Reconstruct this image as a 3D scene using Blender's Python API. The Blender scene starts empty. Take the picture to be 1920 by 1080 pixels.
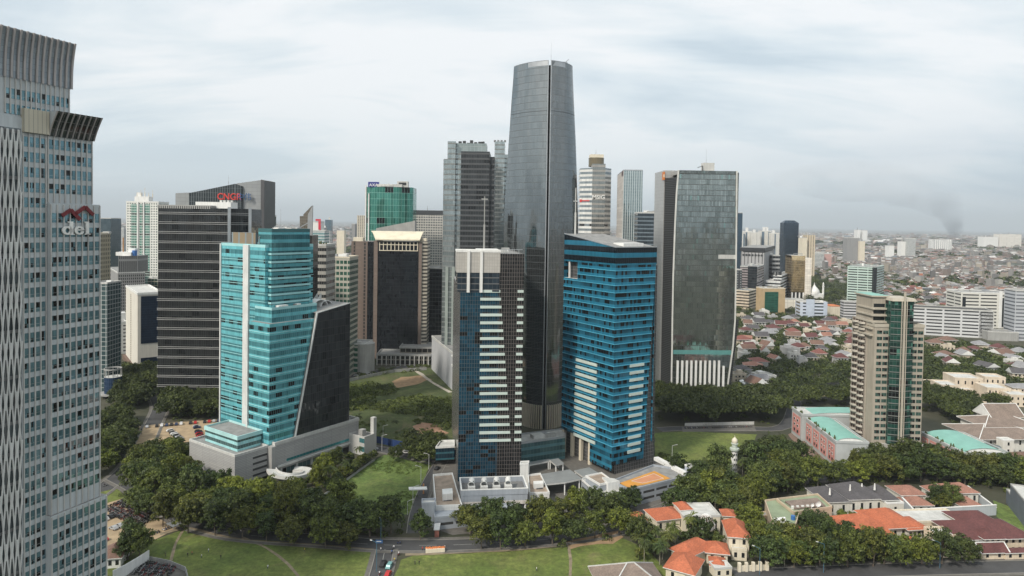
HAZE = True
import bpy, math, random
import numpy as np
from mathutils import Vector, Matrix, noise as mnoise
random.seed(7)
R_ = random.Random(11)
SC = bpy.context.scene
COL = SC.collection
rad = math.radians
F, PX0, PY0, H = 1280.0, 960.0, 450.0, 130.0
PITCH, ROLL = math.atan(33 / 1280), 0.0153
CR = Matrix.Rotation(math.pi / 2 - PITCH, 3, 'X') @ Matrix.Rotation(ROLL, 3, 'Z')
CRT = CR.transposed()
CAMP = Vector((0, 0, H))
cam = bpy.data.cameras.new('camera')
cam.sensor_width = 36
cam.lens = 36 * F / 1920
cam.shift_y = (PY0 - 540) / 1920
cam.clip_start, cam.clip_end = 1, 200000
co = bpy.data.objects.new('camera', cam)
co.matrix_world = Matrix.Translation(CAMP) @ CR.to_4x4()
COL.objects.link(co)
SC.camera = co
def ray(px, py):
 return CR @ Vector(((px - PX0) / F, -(py - PY0) / F, -1.0))
def G(px, py, z=0.0):            # the place on the level z seen along a sight line
 d = ray(px, py)
 t = (z - H) / d.z
 return Vector((d.x * t, d.y * t, z))
def at(px, py, Y):               # the place at depth Y seen along a sight line
 d = ray(px, py)
 return CAMP + d * (Y / d.y)
def zat(P, py):                  # height over the ground place P at image row py
 k = (PY0 - py) / F
 a = CRT @ Vector((P[0], P[1], 0))
 b = CRT @ Vector((0, 0, 1))
 return H - (a.y + k * a.z) / (b.y + k * b.z)
def proj(P):
 c = CRT @ (Vector(P) - CAMP)
 return PX0 + F * c.x / -c.z, PY0 - F * c.y / -c.z
def hit(P, ang, px, py):         # how far from P in direction ang until image column px
 d = ray(px, py)
 ux, uy = math.cos(ang), math.sin(ang)
 det = ux * -d.y + uy * d.x
 return (-P[0] * -d.y + -P[1] * d.x) / det
def V2(P, ang, s):
 return Vector((P[0] + math.cos(ang) * s, P[1] + math.sin(ang) * s, 0))
def gp(px, py):
 p = G(px, py)
 return Vector((p.x, p.y, 0))
class MB:
 def __init__(s):
  s.v, s.f, s.m, s.uv = [], [], [], []
 def face(s, pts, m=0, uv=None):
  i = len(s.v)
  s.v += [tuple(p) for p in pts]
  s.f.append(tuple(range(i, i + len(pts))))
  s.m.append(m)
  if uv is None:
   uv = [(p[0], p[1]) for p in pts]
  s.uv.append(uv)
 def wall(s, a, b, z0, z1, m=0, a1=None, b1=None, z1b=None, u0=0.0):
  a1, b1 = a1 or a, b1 or b
  z1b = z1 if z1b is None else z1b
  L = math.hypot(b[0] - a[0], b[1] - a[1])
  L1 = math.hypot(b1[0] - a1[0], b1[1] - a1[1])
  s.face([(a[0], a[1], z0), (b[0], b[1], z0), (b1[0], b1[1], z1b), (a1[0], a1[1], z1)], m,
    [(u0, z0), (u0 + L, z0), (u0 + L1, z1b), (u0, z1)])
 def prism(s, poly, z0, z1, m=0, mt=1, top=None, cap=True, bottom=False):
  top = top or poly
  n = len(poly)
  for i in range(n):
   j = (i + 1) % n
   s.wall(poly[i], poly[j], z0, z1, m, top[i], top[j])
  if cap:
   s.face([(p[0], p[1], z1) for p in top], mt)
  if bottom:
   s.face([(p[0], p[1], z0) for p in reversed(poly)], mt)
 def box(s, c, size, ang=0.0, m=0, mt=None):
  hx, hy = size[0] / 2, size[1] / 2
  ca, sa = math.cos(ang), math.sin(ang)
  p = [(c[0] + x * ca - y * sa, c[1] + x * sa + y * ca) for x, y in ((-hx, -hy), (hx, -hy), (hx, hy), (-hx, hy))]
  s.prism(p, c[2], c[2] + size[2], m, m if mt is None else mt, bottom=True)
 def ring(s, c, r0, r1, z0, z1, n=16, m=0, mt=0, cap=True):
  p = [(c[0] + r0 * math.cos(2 * math.pi * i / n), c[1] + r0 * math.sin(2 * math.pi * i / n)) for i in range(n)]
  q = [(c[0] + r1 * math.cos(2 * math.pi * i / n), c[1] + r1 * math.sin(2 * math.pi * i / n)) for i in range(n)]
  s.prism(p, z0, z1, m, mt, top=q, cap=cap)
 def bar(s, a, b, w, t=None, m=0, up=(0, 0, 1)):
  t = t or w
  a, b = Vector(a), Vector(b)
  d = (b - a).normalized()
  up = Vector(up)
  if abs(d.dot(up)) > .98:
   up = Vector((1, 0, 0))
  x = d.cross(up).normalized() * (w / 2)
  y = d.cross(x).normalized() * (t / 2)
  A = [a - x - y, a + x - y, a + x + y, a - x + y]
  B = [q + (b - a) for q in A]
  for i in range(4):
   j = (i + 1) % 4
   s.face([A[j], A[i], B[i], B[j]], m)
  s.face(A, m)
  s.face(B[::-1], m)
 def build(s, name, mats, parent=None, smooth=False, weld=False):
  me = bpy.data.meshes.new(name)
  off = Vector((0, 0, 0))
  if parent is not None:
   off = Vector(parent['_o'])
  me.from_pydata([(x - off.x, y - off.y, z - off.z) for x, y, z in s.v], [], s.f)
  ul = me.uv_layers.new(name='UVMap')
  ul.data.foreach_set('uv', np.array([c for f in s.uv for q in f for c in (q[0], q[1])], dtype=np.float32))
  if not isinstance(mats, (list, tuple)):
   mats = [mats]
  for mt in mats:
   me.materials.append(mt)
  nm = len(mats)
  me.polygons.foreach_set('material_index', np.array([min(k, nm - 1) for k in s.m], dtype=np.int32))
  if weld or smooth:
   import bmesh
   bm = bmesh.new()
   bm.from_mesh(me)
   bmesh.ops.remove_doubles(bm, verts=bm.verts, dist=0.002)
   bm.to_mesh(me)
   bm.free()
  if smooth:
   me.polygons.foreach_set('use_smooth', np.ones(len(me.polygons), dtype=bool))
  me.update()
  o = bpy.data.objects.new(name, me)
  COL.objects.link(o)
  if parent is not None:
   o.parent = parent
   o['_o'] = list(off)
  else:
   o['_o'] = [0, 0, 0]
  return o
def tag(o, label=None, cat=None, group=None, kind=None):
 if label:
  o['label'] = label
 if cat:
  o['category'] = cat
 if group:
  o['group'] = group
 if kind:
  o['kind'] = kind
 return o
def thing(name, label, cat, loc=(0, 0, 0), group=None):
 o = bpy.data.objects.new(name, None)
 o.empty_display_size = 1
 COL.objects.link(o)
 o.location = loc
 o['_o'] = [loc[0], loc[1], loc[2]]
 return tag(o, label, cat, group)
def inst(name, me, parent, mat):
 o = bpy.data.objects.new(name, me)
 COL.objects.link(o)
 o.parent = parent
 o.matrix_local = mat
 return o
def copy_tree(o, parent=None):
 c = o.copy()
 COL.objects.link(c)
 if parent is not None:
  c.parent = parent
 for ch in o.children:
  copy_tree(ch, c)
 return c
class NT:
 def __init__(s, name, world=None):
  if world is None:
   s.mat = bpy.data.materials.new(name)
   s.mat.use_nodes = True
   s.nt = s.mat.node_tree
  else:
   s.nt = world.node_tree
  s.nt.nodes.clear()
 def n(s, t, **kw):
  nd = s.nt.nodes.new(t)
  for k, v in kw.items():
   setattr(nd, k, v)
  return nd
 def link(s, a, b):
  s.nt.links.new(a, b)
 def put(s, sock, v):
  if hasattr(v, 'is_output') or isinstance(v, bpy.types.NodeSocket):
   s.link(v, sock)
  elif isinstance(v, (tuple, list)) and sock.type == 'RGBA' and len(v) == 3:
   sock.default_value = (*v, 1)
  else:
   sock.default_value = v
 def m(s, op, a, b=None, c=None):
  nd = s.n('ShaderNodeMath', operation=op)
  s.put(nd.inputs[0], a)
  if b is not None:
   s.put(nd.inputs[1], b)
  if c is not None:
   s.put(nd.inputs[2], c)
  return nd.outputs[0]
 def vm(s, op, a, b=None, out=0):
  nd = s.n('ShaderNodeVectorMath', operation=op)
  s.put(nd.inputs[0], a)
  if b is not None:
   if op == 'SCALE':
    s.put(nd.inputs['Scale'], b)
   else:
    s.put(nd.inputs[1], b)
  return nd.outputs[out]
 def mix(s, f, a, b):
  nd = s.n('ShaderNodeMix', data_type='RGBA')
  s.put(nd.inputs[0], f)
  s.put(nd.inputs[6], a)
  s.put(nd.inputs[7], b)
  return nd.outputs[2]
 def mixf(s, f, a, b):
  nd = s.n('ShaderNodeMix', data_type='FLOAT')
  s.put(nd.inputs[0], f)
  s.put(nd.inputs[2], a)
  s.put(nd.inputs[3], b)
  return nd.outputs[0]
 def xyz(s, x, y, z):
  nd = s.n('ShaderNodeCombineXYZ')
  for i, v in enumerate((x, y, z)):
   s.put(nd.inputs[i], v)
  return nd.outputs[0]
 def sep(s, v):
  nd = s.n('ShaderNodeSeparateXYZ')
  s.link(v, nd.inputs[0])
  return nd.outputs
 def white(s, v):
  nd = s.n('ShaderNodeTexWhiteNoise', noise_dimensions='3D')
  s.link(v, nd.inputs['Vector'])
  return nd.outputs['Value'], nd.outputs['Color']
 def noise(s, v, scale, detail=3, rough=.5, dist=0, color=False):
  nd = s.n('ShaderNodeTexNoise')
  if v is not None:
   s.link(v, nd.inputs['Vector'])
  nd.inputs['Scale'].default_value = scale
  nd.inputs['Detail'].default_value = detail
  nd.inputs['Roughness'].default_value = rough
  nd.inputs['Distortion'].default_value = dist
  return nd.outputs[1 if color else 0]
 def ramp(s, f, stops):
  nd = s.n('ShaderNodeValToRGB')
  el = nd.color_ramp.elements
  while len(el) < len(stops):
   el.new(0.5)
  for e, (p, c) in zip(el, stops):
   e.position = p
   e.color = (*c, 1) if len(c) == 3 else c
  s.link(f, nd.inputs[0])
  return nd.outputs[0]
 def rng(s, v, a, b, c=0.0, d=1.0):
  nd = s.n('ShaderNodeMapRange')
  s.put(nd.inputs[0], v)
  for i, x in enumerate((a, b, c, d)):
   nd.inputs[i + 1].default_value = x
  return nd.outputs[0]
 def bsdf(s, color, rough=.8, metal=0.0, normal=None, spec=None):
  p = s.n('ShaderNodeBsdfPrincipled')
  s.put(p.inputs['Base Color'], color)
  s.put(p.inputs['Roughness'], rough)
  s.put(p.inputs['Metallic'], metal)
  if spec is not None:
   s.put(p.inputs['Specular IOR Level'], spec)
  if normal is not None:
   s.link(normal, p.inputs['Normal'])
  o = s.n('ShaderNodeOutputMaterial')
  s.link(p.outputs[0], o.inputs[0])
  return s.mat
MAT = {}
def plain(name, c, rough=.75, metal=0.0, var=.12, scale=.15, spec=None, streak=0.0):
 if name in MAT:
  return MAT[name]
 t = NT(name)
 tc = t.n('ShaderNodeTexCoord').outputs['Object']
 f = t.noise(tc, scale, 4, .6)
 k = t.rng(f, .3, .7, 1 - var, 1 + var)
 if streak:
  mp = t.n('ShaderNodeMapping')
  t.link(tc, mp.inputs[0])
  mp.inputs['Scale'].default_value = (1.2, 1.2, .05)
  g = t.noise(mp.outputs[0], 1.0, 3, .6)
  k = t.m('MULTIPLY', k, t.rng(g, .35, .7, 1.05, 1 - streak))
 col = t.vm('SCALE', t.xyz(*c), k)
 MAT[name] = t.bsdf(col, rough, metal, spec=spec)
 return MAT[name]
def facade(name, fh=3.8, cw=1.5, glass=(.03, .05, .06), glass2=None, span=None, sp=0.0, frame=(.3, .3, .3), mw=.08, hw=.1,
   rough=.06, metal=.55, tilt=.012, wob=.006, vary=.6, lit=0.0, litc=(.5, .55, .5), span_metal=0.0, span_rough=.5, z0=0.0,
   grp=1, dk1=0, dark=0.0, gscale=.02):
 if name in MAT:
  return MAT[name]
 t = NT(name)
 uv = t.n('ShaderNodeTexCoord').outputs['UV']
 u, v, _ = t.sep(uv)
 cu = t.m('DIVIDE', u, cw)
 cv = t.m('DIVIDE', t.m('SUBTRACT', v, z0), fh)
 fu, fv = t.m('FRACT', cu), t.m('FRACT', cv)
 iu, iv = t.m('FLOOR', cu), t.m('FLOOR', cv)
 fr = t.m('LESS_THAN', fu, mw / cw)
 fr = t.m('MAXIMUM', fr, t.m('LESS_THAN', fv, hw / fh))
 r1, c1 = t.white(t.xyz(iu, iv, 3.7))
 r2, _ = t.white(t.xyz(t.m('FLOOR', t.m('DIVIDE', iu, max(grp, 1) * 3)), iv, 9.1))
 g2 = glass2 or tuple(x * 1.9 for x in glass)
 k = t.m('MULTIPLY', t.m('MULTIPLY_ADD', r1, .5, t.m('MULTIPLY', r2, .5)), vary)
 gc = t.mix(k, glass, g2)
 if dark:
  gc = t.mix(t.m('LESS_THAN', r1 if dk1 else r2, dark), gc, (.012, .014, .016))
 if lit:
  gc = t.mix(t.m('GREATER_THAN', r1, 1 - lit), gc, litc)
 col, met, rgh = gc, metal, rough
 if span is not None:
  sm = t.m('LESS_THAN', fv, sp)
  sc = t.vm('SCALE', t.xyz(*span), t.m('MULTIPLY_ADD', r1, .25, .87))
  col = t.mix(sm, gc, sc)
  met = t.mixf(sm, metal, span_metal)
  rgh = t.mixf(sm, rough, span_rough)
 col = t.mix(fr, col, frame)
 met = t.mixf(fr, met, 0.0)
 rgh = t.mixf(fr, rgh, .5)
 nrm = t.n('ShaderNodeNewGeometry').outputs['Normal']
 d = t.vm('SCALE', t.vm('SUBTRACT', c1, (.5, .5, .5)), tilt)
 w = t.vm('SCALE', t.vm('SUBTRACT', t.noise(t.vm('MULTIPLY', t.n('ShaderNodeTexCoord').outputs['Object'], (1, 1, .25)), gscale * 6, 2, .5, 0, True), (.5, .5, .5)), wob * 4)
 nn = t.vm('NORMALIZE', t.vm('ADD', t.vm('ADD', nrm, d), w))
 MAT[name] = t.bsdf(col, rgh, met, nn)
 return MAT[name]
def fp(P, ang, wr, wl):
 a = V2(P, ang, wr)
 b = V2(a, ang + math.pi / 2, wl)
 c = V2(P, ang + math.pi / 2, wl)
 return [Vector((P[0], P[1], 0)), a, b, c]
def fpx(P, ang, pr, pl, py, wr=None, wl=None):
 wr = hit(P, ang, pr, py) if wr is None else wr
 wl = hit(P, ang + math.pi / 2, pl, py) if wl is None else wl
 return fp(P, ang, wr, wl)
def lerp(a, b, t):
 return a + (b - a) * t
def offs(poly, d):
 n = len(poly)
 out = []
 for i in range(n):
  a, b, c = (Vector((q[0], q[1])) for q in (poly[i - 1], poly[i], poly[(i + 1) % n]))
  e1, e2 = (b - a).normalized(), (c - b).normalized()
  n1, n2 = Vector((e1.y, -e1.x)), Vector((e2.y, -e2.x))
  k = (n1 + n2) / max(.2, 1 + n1.dot(n2))
  out.append(Vector((b.x + k.x * d, b.y + k.y * d, 0)))
 return out
FOOT = []       # footprints of what stands on the ground, so that no tree grows inside
def keep_clear(poly, grow=3.0):
 FOOT.append(([(p[0], p[1]) for p in poly], grow))
def inside(p, poly):
 c = False
 n = len(poly)
 for i in range(n):
  a, b = poly[i], poly[i - 1]
  if (a[1] > p[1]) != (b[1] > p[1]) and p[0] < (b[0] - a[0]) * (p[1] - a[1]) / (b[1] - a[1]) + a[0]:
   c = not c
 return c
def blocked(p, grow=0.0):
 for poly, g in FOOT:
  g = g + grow
  if not (min(q[0] for q in poly) - g < p[0] < max(q[0] for q in poly) + g and min(q[1] for q in poly) - g < p[1] < max(q[1] for q in poly) + g):
   continue
  if inside(p, poly):
   return True
  for i in range(len(poly)):
   a, b = Vector(poly[i - 1]), Vector(poly[i])
   ab = b - a
   t = max(0, min(1, (Vector((p[0], p[1])) - a).dot(ab) / max(ab.length_squared, 1e-6)))
   if (a + ab * t - Vector((p[0], p[1]))).length < g:
    return True
 return False
CONC = plain('concrete_grey', (.34, .34, .33), .85, streak=.15)
CONCD = plain('concrete_dark', (.17, .17, .17), .9, streak=.15)
CONCL = plain('concrete_light', (.52, .52, .5), .8, streak=.12)
WHITE = plain('white_paint', (.72, .72, .70), .6, var=.06, streak=.1)
CREAM = plain('cream_paint', (.66, .60, .48), .7, var=.06, streak=.12)
METAL = plain('grey_metal', (.42, .44, .46), .4, .6)
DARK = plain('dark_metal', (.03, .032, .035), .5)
ROOFG = plain('roof_felt', (.24, .24, .235), .95, var=.25, scale=.3)
ROOFL = plain('roof_pale', (.5, .5, .48), .9, var=.2, scale=.3)
RED = plain('red_paint', (.5, .03, .03), .5)
GLASSD = plain('dark_glass', (.02, .024, .028), .06, .2, spec=.8)
GLASST = plain('teal_glass', (.05, .13, .15), .08, .4, spec=.8)
def parapet(mb, poly, z, h=1.0, t=.35, m=0):
 n = len(poly)
 inn = offs(poly, -t)
 for i in range(n):
  j = (i + 1) % n
  mb.wall(poly[i], poly[j], z, z + h, m)
  mb.wall(inn[j], inn[i], z, z + h, m)
  mb.face([(poly[i][0], poly[i][1], z + h), (poly[j][0], poly[j][1], z + h), (inn[j][0], inn[j][1], z + h), (inn[i][0], inn[i][1], z + h)], m)
def shell(par, poly, z0, z1, mat, mroof=None, rim=1.0, mrim=None, name='facade', rimname='parapet'):
 b = MB()
 b.prism(poly, z0, z1, 0, 1)
 o = b.build(name, [mat, mroof or ROOFG], par)
 if rim:
  q = MB()
  parapet(q, offs(poly, .06), z1 - .3, rim + .3, .4)
  q.build(rimname, mrim or CONC, par)
 return o
def plant(par, poly, z, n=3, seed=0, hmax=4, mats=None):
 rr = random.Random(seed)
 c = sum((Vector((p[0], p[1], 0)) for p in poly), Vector((0, 0, 0))) / len(poly)
 ang = math.atan2(poly[1][1] - poly[0][1], poly[1][0] - poly[0][0])
 for k in range(n):
  i = rr.randrange(len(poly))
  t = rr.uniform(.1, .7)
  p = c.lerp(Vector((poly[i][0], poly[i][1], 0)), t)
  b = MB()
  if k % 4 == 3:
   b.ring((p.x, p.y), 1.3, 1.3, z, z + rr.uniform(1.8, 2.6), 12)
   b.build('water_tank', METAL, par)
  else:
   b.box((p.x, p.y, z), (rr.uniform(2, 7), rr.uniform(2, 5), rr.uniform(1.2, hmax)), ang)
   b.build(rr.choice(('roof_unit', 'plant_room')), rr.choice(mats or (CONCL, CONC, METAL, WHITE)), par)
def mast(par, x, y, z0, z1, w=.25, mat=None):
 b = MB()
 b.bar((x, y, z0), (x, y, (z0 + z1) / 2), w)
 b.bar((x, y, (z0 + z1) / 2), (x, y, z1), w * .5)
 return b.build('antenna', mat or METAL, par)
def text_mesh(name, s, size, depth, mat, parent, mat4, bold=0.0, shear=0.0, sx=1.0):
 cu = bpy.data.curves.new(name, 'FONT')
 cu.body = s
 cu.size = size
 cu.extrude = depth
 cu.offset = bold
 cu.shear = shear
 cu.align_x = 'CENTER'
 cu.resolution_u = 3
 o = bpy.data.objects.new(name, cu)
 COL.objects.link(o)
 dg = bpy.context.evaluated_depsgraph_get()
 me = bpy.data.meshes.new_from_object(o.evaluated_get(dg))
 COL.objects.unlink(o)
 bpy.data.objects.remove(o)
 me.materials.clear()
 me.materials.append(mat)
 q = bpy.data.objects.new(name, me)
 COL.objects.link(q)
 if parent is not None:
  q.parent = parent
  L = Matrix.Translation(-Vector(parent['_o']))
 else:
  L = Matrix()
 q.matrix_local = L @ mat4 @ Matrix.Diagonal((sx, 1, 1, 1))
 return q
def face_frame(P, ang, z):
 u = Vector((math.cos(ang), math.sin(ang), 0))
 n = Vector((math.sin(ang), -math.cos(ang), 0))
 return Matrix(((u.x, 0, n.x, P[0]), (u.y, 0, n.y, P[1]), (u.z, 1, n.z, z), (0, 0, 0, 1)))
SC.view_settings.view_transform = 'Standard'
SC.view_settings.look = 'None'
SC.view_settings.exposure = EXPO = 0.12
SC.view_settings.gamma = 1
SC.cycles.use_denoising = True
SC.cycles.max_bounces = 6
SC.cycles.diffuse_bounces = 2
SC.cycles.glossy_bounces = 3
SC.cycles.transparent_max_bounces = 6
SC.cycles.volume_bounces = 0
SC.cycles.caustics_reflective = False
SC.cycles.caustics_refractive = False
SUN_EL, SUN_AZ = rad(42), rad(222)        # azimuth clockwise from +Y: behind the camera, to its left
w = bpy.data.worlds.new('World')
SC.world = w
w.use_nodes = True
t = NT('sky', w)
sky = t.n('ShaderNodeTexSky', sky_type='NISHITA')
sky.sun_disc = False
sky.sun_elevation = SUN_EL
sky.sun_rotation = SUN_AZ
sky.air_density, sky.dust_density, sky.ozone_density = 1.0, 2.0, 1.5
gen = t.n('ShaderNodeTexCoord').outputs['Generated']
gx, gy, gz = t.sep(gen)
zc = t.m('MAXIMUM', gz, 0.0)
den = t.m('ADD', zc, .24)
cp = t.xyz(t.m('DIVIDE', gx, den), t.m('DIVIDE', gy, den), .3)
mp = t.n('ShaderNodeMapping')
t.link(cp, mp.inputs[0])
mp.inputs['Rotation'].default_value = (0, 0, rad(-24))
mp.inputs['Scale'].default_value = (.45, 1.3, 1)
n1 = t.noise(mp.outputs[0], 1.5, 7, .56, .6)
mp2 = t.n('ShaderNodeMapping')
t.link(cp, mp2.inputs[0])
mp2.inputs['Rotation'].default_value = (0, 0, rad(12))
mp2.inputs['Scale'].default_value = (.7, 1.2, 1)
mp2.inputs['Location'].default_value = (3.1, 1.2, 0)
n2 = t.noise(mp2.outputs[0], .62, 5, .55, .3)
cl = t.m('MULTIPLY_ADD', t.m('ADD', t.m('MULTIPLY', n1, .55), t.m('MULTIPLY', n2, .6)), 2.5, -.865)
base = t.ramp(cl, [(.40, (5.7, 6.65, 7.3)), (.50, (6.8, 7.6, 8.1)), (.60, (7.7, 8.3, 8.6)), (.72, (8.9, 9.1, 9.2))])
low = t.rng(gz, 0.0, .17, 1, 0)
east = t.m('MULTIPLY', t.rng(t.m('DIVIDE', gx, t.m('MAXIMUM', gy, .05)), .05, .75), t.m('GREATER_THAN', gy, 0.0))
lowc = t.mix(east, (7.0, 8.0, 8.5), (3.9, 5.0, 6.2))
n3 = t.rng(t.noise(t.xyz(t.m('MULTIPLY', gx, 2.2), t.m('MULTIPLY', gz, 16), 2.0), 1.6, 5, .55, .4), .32, .68, .45, 1.15)
c2 = t.mix(t.m('MULTIPLY', t.m('MULTIPLY', low, n3), .85), base, lowc)
sdv = t.n('ShaderNodeVectorMath', operation='DOT_PRODUCT')
t.link(gen, sdv.inputs[0])
sdv.inputs[1].default_value = (math.sin(SUN_AZ) * math.cos(SUN_EL), math.cos(SUN_AZ) * math.cos(SUN_EL), math.sin(SUN_EL))
c2 = t.vm('MULTIPLY_ADD' if False else 'ADD', c2, t.vm('SCALE', t.xyz(3.2, 2.7, 2.0), t.m('POWER', t.rng(sdv.outputs['Value'], .1, 1), 1.6)))
c3 = t.mix(.9, sky.outputs[0], c2)          # thin blue sky behind the cloud sheet
bg = t.n('ShaderNodeBackground')
t.link(c3, bg.inputs[0])
bg.inputs[1].default_value = .108
ow = t.n('ShaderNodeOutputWorld')
t.link(bg.outputs[0], ow.inputs[0])
sl = bpy.data.lights.new('sun', 'SUN')
sl.energy = 3.3
sl.angle = rad(6)
sl.color = (1, .93, .82)
so = bpy.data.objects.new('sun', sl)
COL.objects.link(so)
sd = Vector((math.sin(SUN_AZ) * math.cos(SUN_EL), math.cos(SUN_AZ) * math.cos(SUN_EL), math.sin(SUN_EL)))
so.rotation_euler = sd.to_track_quat('Z', 'Y').to_euler()
if HAZE:
 hz = bpy.data.materials.new('haze_air')
 hz.use_nodes = True
 hz.node_tree.nodes.clear()
 pv = hz.node_tree.nodes.new('ShaderNodeVolumePrincipled')
 pv.inputs['Color'].default_value = (.77, .85, .92, 1)
 pv.inputs['Density'].default_value = 5.2e-5
 pv.inputs['Anisotropy'].default_value = 0.0
 oo = hz.node_tree.nodes.new('ShaderNodeOutputMaterial')
 hz.node_tree.links.new(pv.outputs[0], oo.inputs['Volume'])
 b = MB()
 S_ = 70000
 b.prism([(-S_, -S_), (S_, -S_), (S_, S_), (-S_, S_)], -1, 1100, 0, 0, bottom=True)
 tag(b.build('haze', hz, weld=True), kind='stuff')
def ground_mat():
 t = NT('ground_earth')
 tc = t.n('ShaderNodeTexCoord').outputs['Object']
 n = t.noise(tc, .02, 6, .65)
 near = t.mix(t.rng(n, .35, .65), (.030, .036, .018), (.075, .07, .045))
 vo = t.n('ShaderNodeTexVoronoi')
 t.link(tc, vo.inputs['Vector'])
 vo.inputs['Scale'].default_value = .06
 r, c = t.white(vo.outputs['Position'])
 roofs = t.ramp(r, [(0, (.04, .05, .03)), (.25, (.09, .06, .05)), (.55, (.13, .115, .105)), (.8, (.22, .215, .21)), (1, (.45, .44, .42))])
 green = t.rng(t.noise(tc, .0016, 4, .6), .5, .6)
 far = t.mix(green, roofs, (.035, .05, .03))
 x, y, z = t.sep(tc)
 d = t.vm('LENGTH', t.xyz(x, t.m('SUBTRACT', y, 300), 0), None, 1)
 return t.bsdf(t.mix(t.rng(d, 900, 1500), near, far), .95)
b = MB()
b.face([(-70000, -70000, 0), (70000, -70000, 0), (70000, 70000, 0), (-70000, 70000, 0)])
tag(b.build('ground', ground_mat()), kind='structure')
def grass_mat(name, a, bcol, dry, dk=.5):
 t = NT(name)
 tc = t.n('ShaderNodeTexCoord').outputs['Object']
 n = t.noise(tc, .035, 5, .62)
 f = t.noise(tc, .5, 5, .75)
 c = t.mix(t.rng(n, .36, .64), a, bcol)
 c = t.mix(t.m('MULTIPLY', t.rng(t.noise(tc, .06, 6, .7, .8), .53, .68), dk), c, dry)
 c = t.vm('SCALE', c, t.m('MULTIPLY', t.rng(f, .25, .75, .5, 1.5), t.rng(t.noise(tc, .15, 4, .7), .3, .7, .72, 1.25)))
 c = t.mix(t.m('MULTIPLY', t.rng(t.noise(tc, .022, 5, .75, 1.0), .60, .72), .6), c, (.20, .15, .09))
 return t.bsdf(c, .95)
LAWN = grass_mat('lawn_grass', (.085, .122, .022), (.135, .162, .036), (.17, .15, .06), .35)
LUSH = grass_mat('lush_grass', (.080, .135, .028), (.135, .18, .045), (.19, .19, .07), .4)
WILD = grass_mat('wild_grass', (.045, .066, .018), (.085, .105, .032), (.13, .115, .06), .6)
DRY = grass_mat('dry_grass', (.16, .15, .06), (.22, .19, .09), (.26, .22, .12))
ASPH = plain('asphalt', (.062, .062, .064), .9, var=.22, scale=.12)
PAVE = plain('paving', (.13, .122, .11), .9, var=.2, scale=.4)
SOIL = plain('bare_soil', (.30, .20, .115), .95, var=.25, scale=.3)
SANDY = plain('sandy_ground', (.36, .27, .17), .95, var=.22, scale=.2)
KERB = plain('kerb_stone', (.22, .21, .19), .85)
PAINT = plain('road_paint', (.30, .30, .28), .7)
ROADS = []
def subdiv(pts, step=6.0):
 out = []
 for i in range(len(pts) - 1):
  p0, p1, p2, p3 = pts[max(i - 1, 0)], pts[i], pts[i + 1], pts[min(i + 2, len(pts) - 1)]
  n = max(1, int((p2 - p1).length / step))
  for k in range(n):
   s = k / n
   out.append(.5 * ((2 * p1) + (p2 - p0) * s + (2 * p0 - 5 * p1 + 4 * p2 - p3) * s * s + (3 * p1 - p0 - 3 * p2 + p3) * s ** 3))
 out.append(pts[-1])
 return out
NS = [0]
def strip(name, pix, width, z, mat, off=0.0, h=0.0, kind='structure', world=False, dash=None, wob=0.0):
 pts = subdiv([Vector((p[0], p[1], 0)) if world else gp(*p) for p in pix])
 NS[0] += 1
 z += NS[0] * .0013
 b = MB()
 rows = []
 for i, p in enumerate(pts):
  d = (pts[min(i + 1, len(pts) - 1)] - pts[max(i - 1, 0)]).normalized()
  n = Vector((-d.y, d.x, 0))
  ww = width * (1 + wob * (mnoise.noise((i * .4, width, 3)) if wob else 0))
  rows.append((p + n * (off + ww / 2), p + n * (off - ww / 2)))
 for i in range(len(rows) - 1):
  if dash and (i % dash[1]) >= dash[0]:
   continue
  (l0, r0), (l1, r1) = rows[i], rows[i + 1]
  f = lambda q, zz: (q.x, q.y, zz)
  b.face([f(r0, z + h), f(r1, z + h), f(l1, z + h), f(l0, z + h)])
  if h:
   b.face([f(l0, 0), f(l0, z + h), f(l1, z + h), f(l1, 0)])
   b.face([f(r1, 0), f(r1, z + h), f(r0, z + h), f(r0, 0)])
 o = b.build(name, mat)
 if kind:
  tag(o, kind=kind)
 return [(r[0] + r[1]) / 2 for r in rows]
def road(pix, width, kerbs=True, lines=True, name='road', walk=0, mat=None):
 pts = strip(name, pix, width, .06, mat or ASPH)
 ROADS.append((pts, width))
 if kerbs:
  for sgn in (-1, 1):
   strip('kerb', pix, .35, .06, KERB, off=sgn * (width / 2 + .17), h=.13)
   if walk:
    strip('pavement', pix, walk, .06, PAVE, off=sgn * (width / 2 + .35 + walk / 2), h=.1)
 if lines:
  strip('lane_marking', pix, .2, .075, PAINT, dash=(1, 2))
 return pts
MAINROAD = [(215, 893), (252, 912), (300, 945), (345, 973), (400, 992), (470, 1004), (600, 1013), (720, 1022), (850, 1022), (960, 1016), (1060, 1008), (1150, 992),
   (1225, 962), (1330, 925), (1450, 903), (1600, 893), (1760, 890), (1960, 888)]
road(MAINROAD, 9, walk=1.8)
road([(722, 1030), (716, 1058), (706, 1095), (694, 1150)], 6.6, name='side_road', walk=1.6)
road([(778, 1000), (783, 962), (800, 915), (826, 868), (838, 846)], 6.5, name='driveway', lines=False)
road([(560, 836), (640, 838), (700, 841), (752, 851), (800, 862), (850, 872)], 7.5, name='back_street', lines=False, walk=1.5)
road([(150, 950), (200, 912), (232, 886), (252, 862), (268, 838), (285, 800), (300, 765), (292, 742)], 9, name='left_avenue', lines=False, walk=1.5)
road([(655, 707), (720, 694), (770, 687), (850, 682)], 8, name='hotel_street', lines=False, walk=2)
road([(1236, 806), (1290, 803), (1400, 804), (1470, 800), (1490, 760), (1500, 742), (1610, 722), (1750, 727), (1920, 740)], 8, name='park_street', lines=False)
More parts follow.
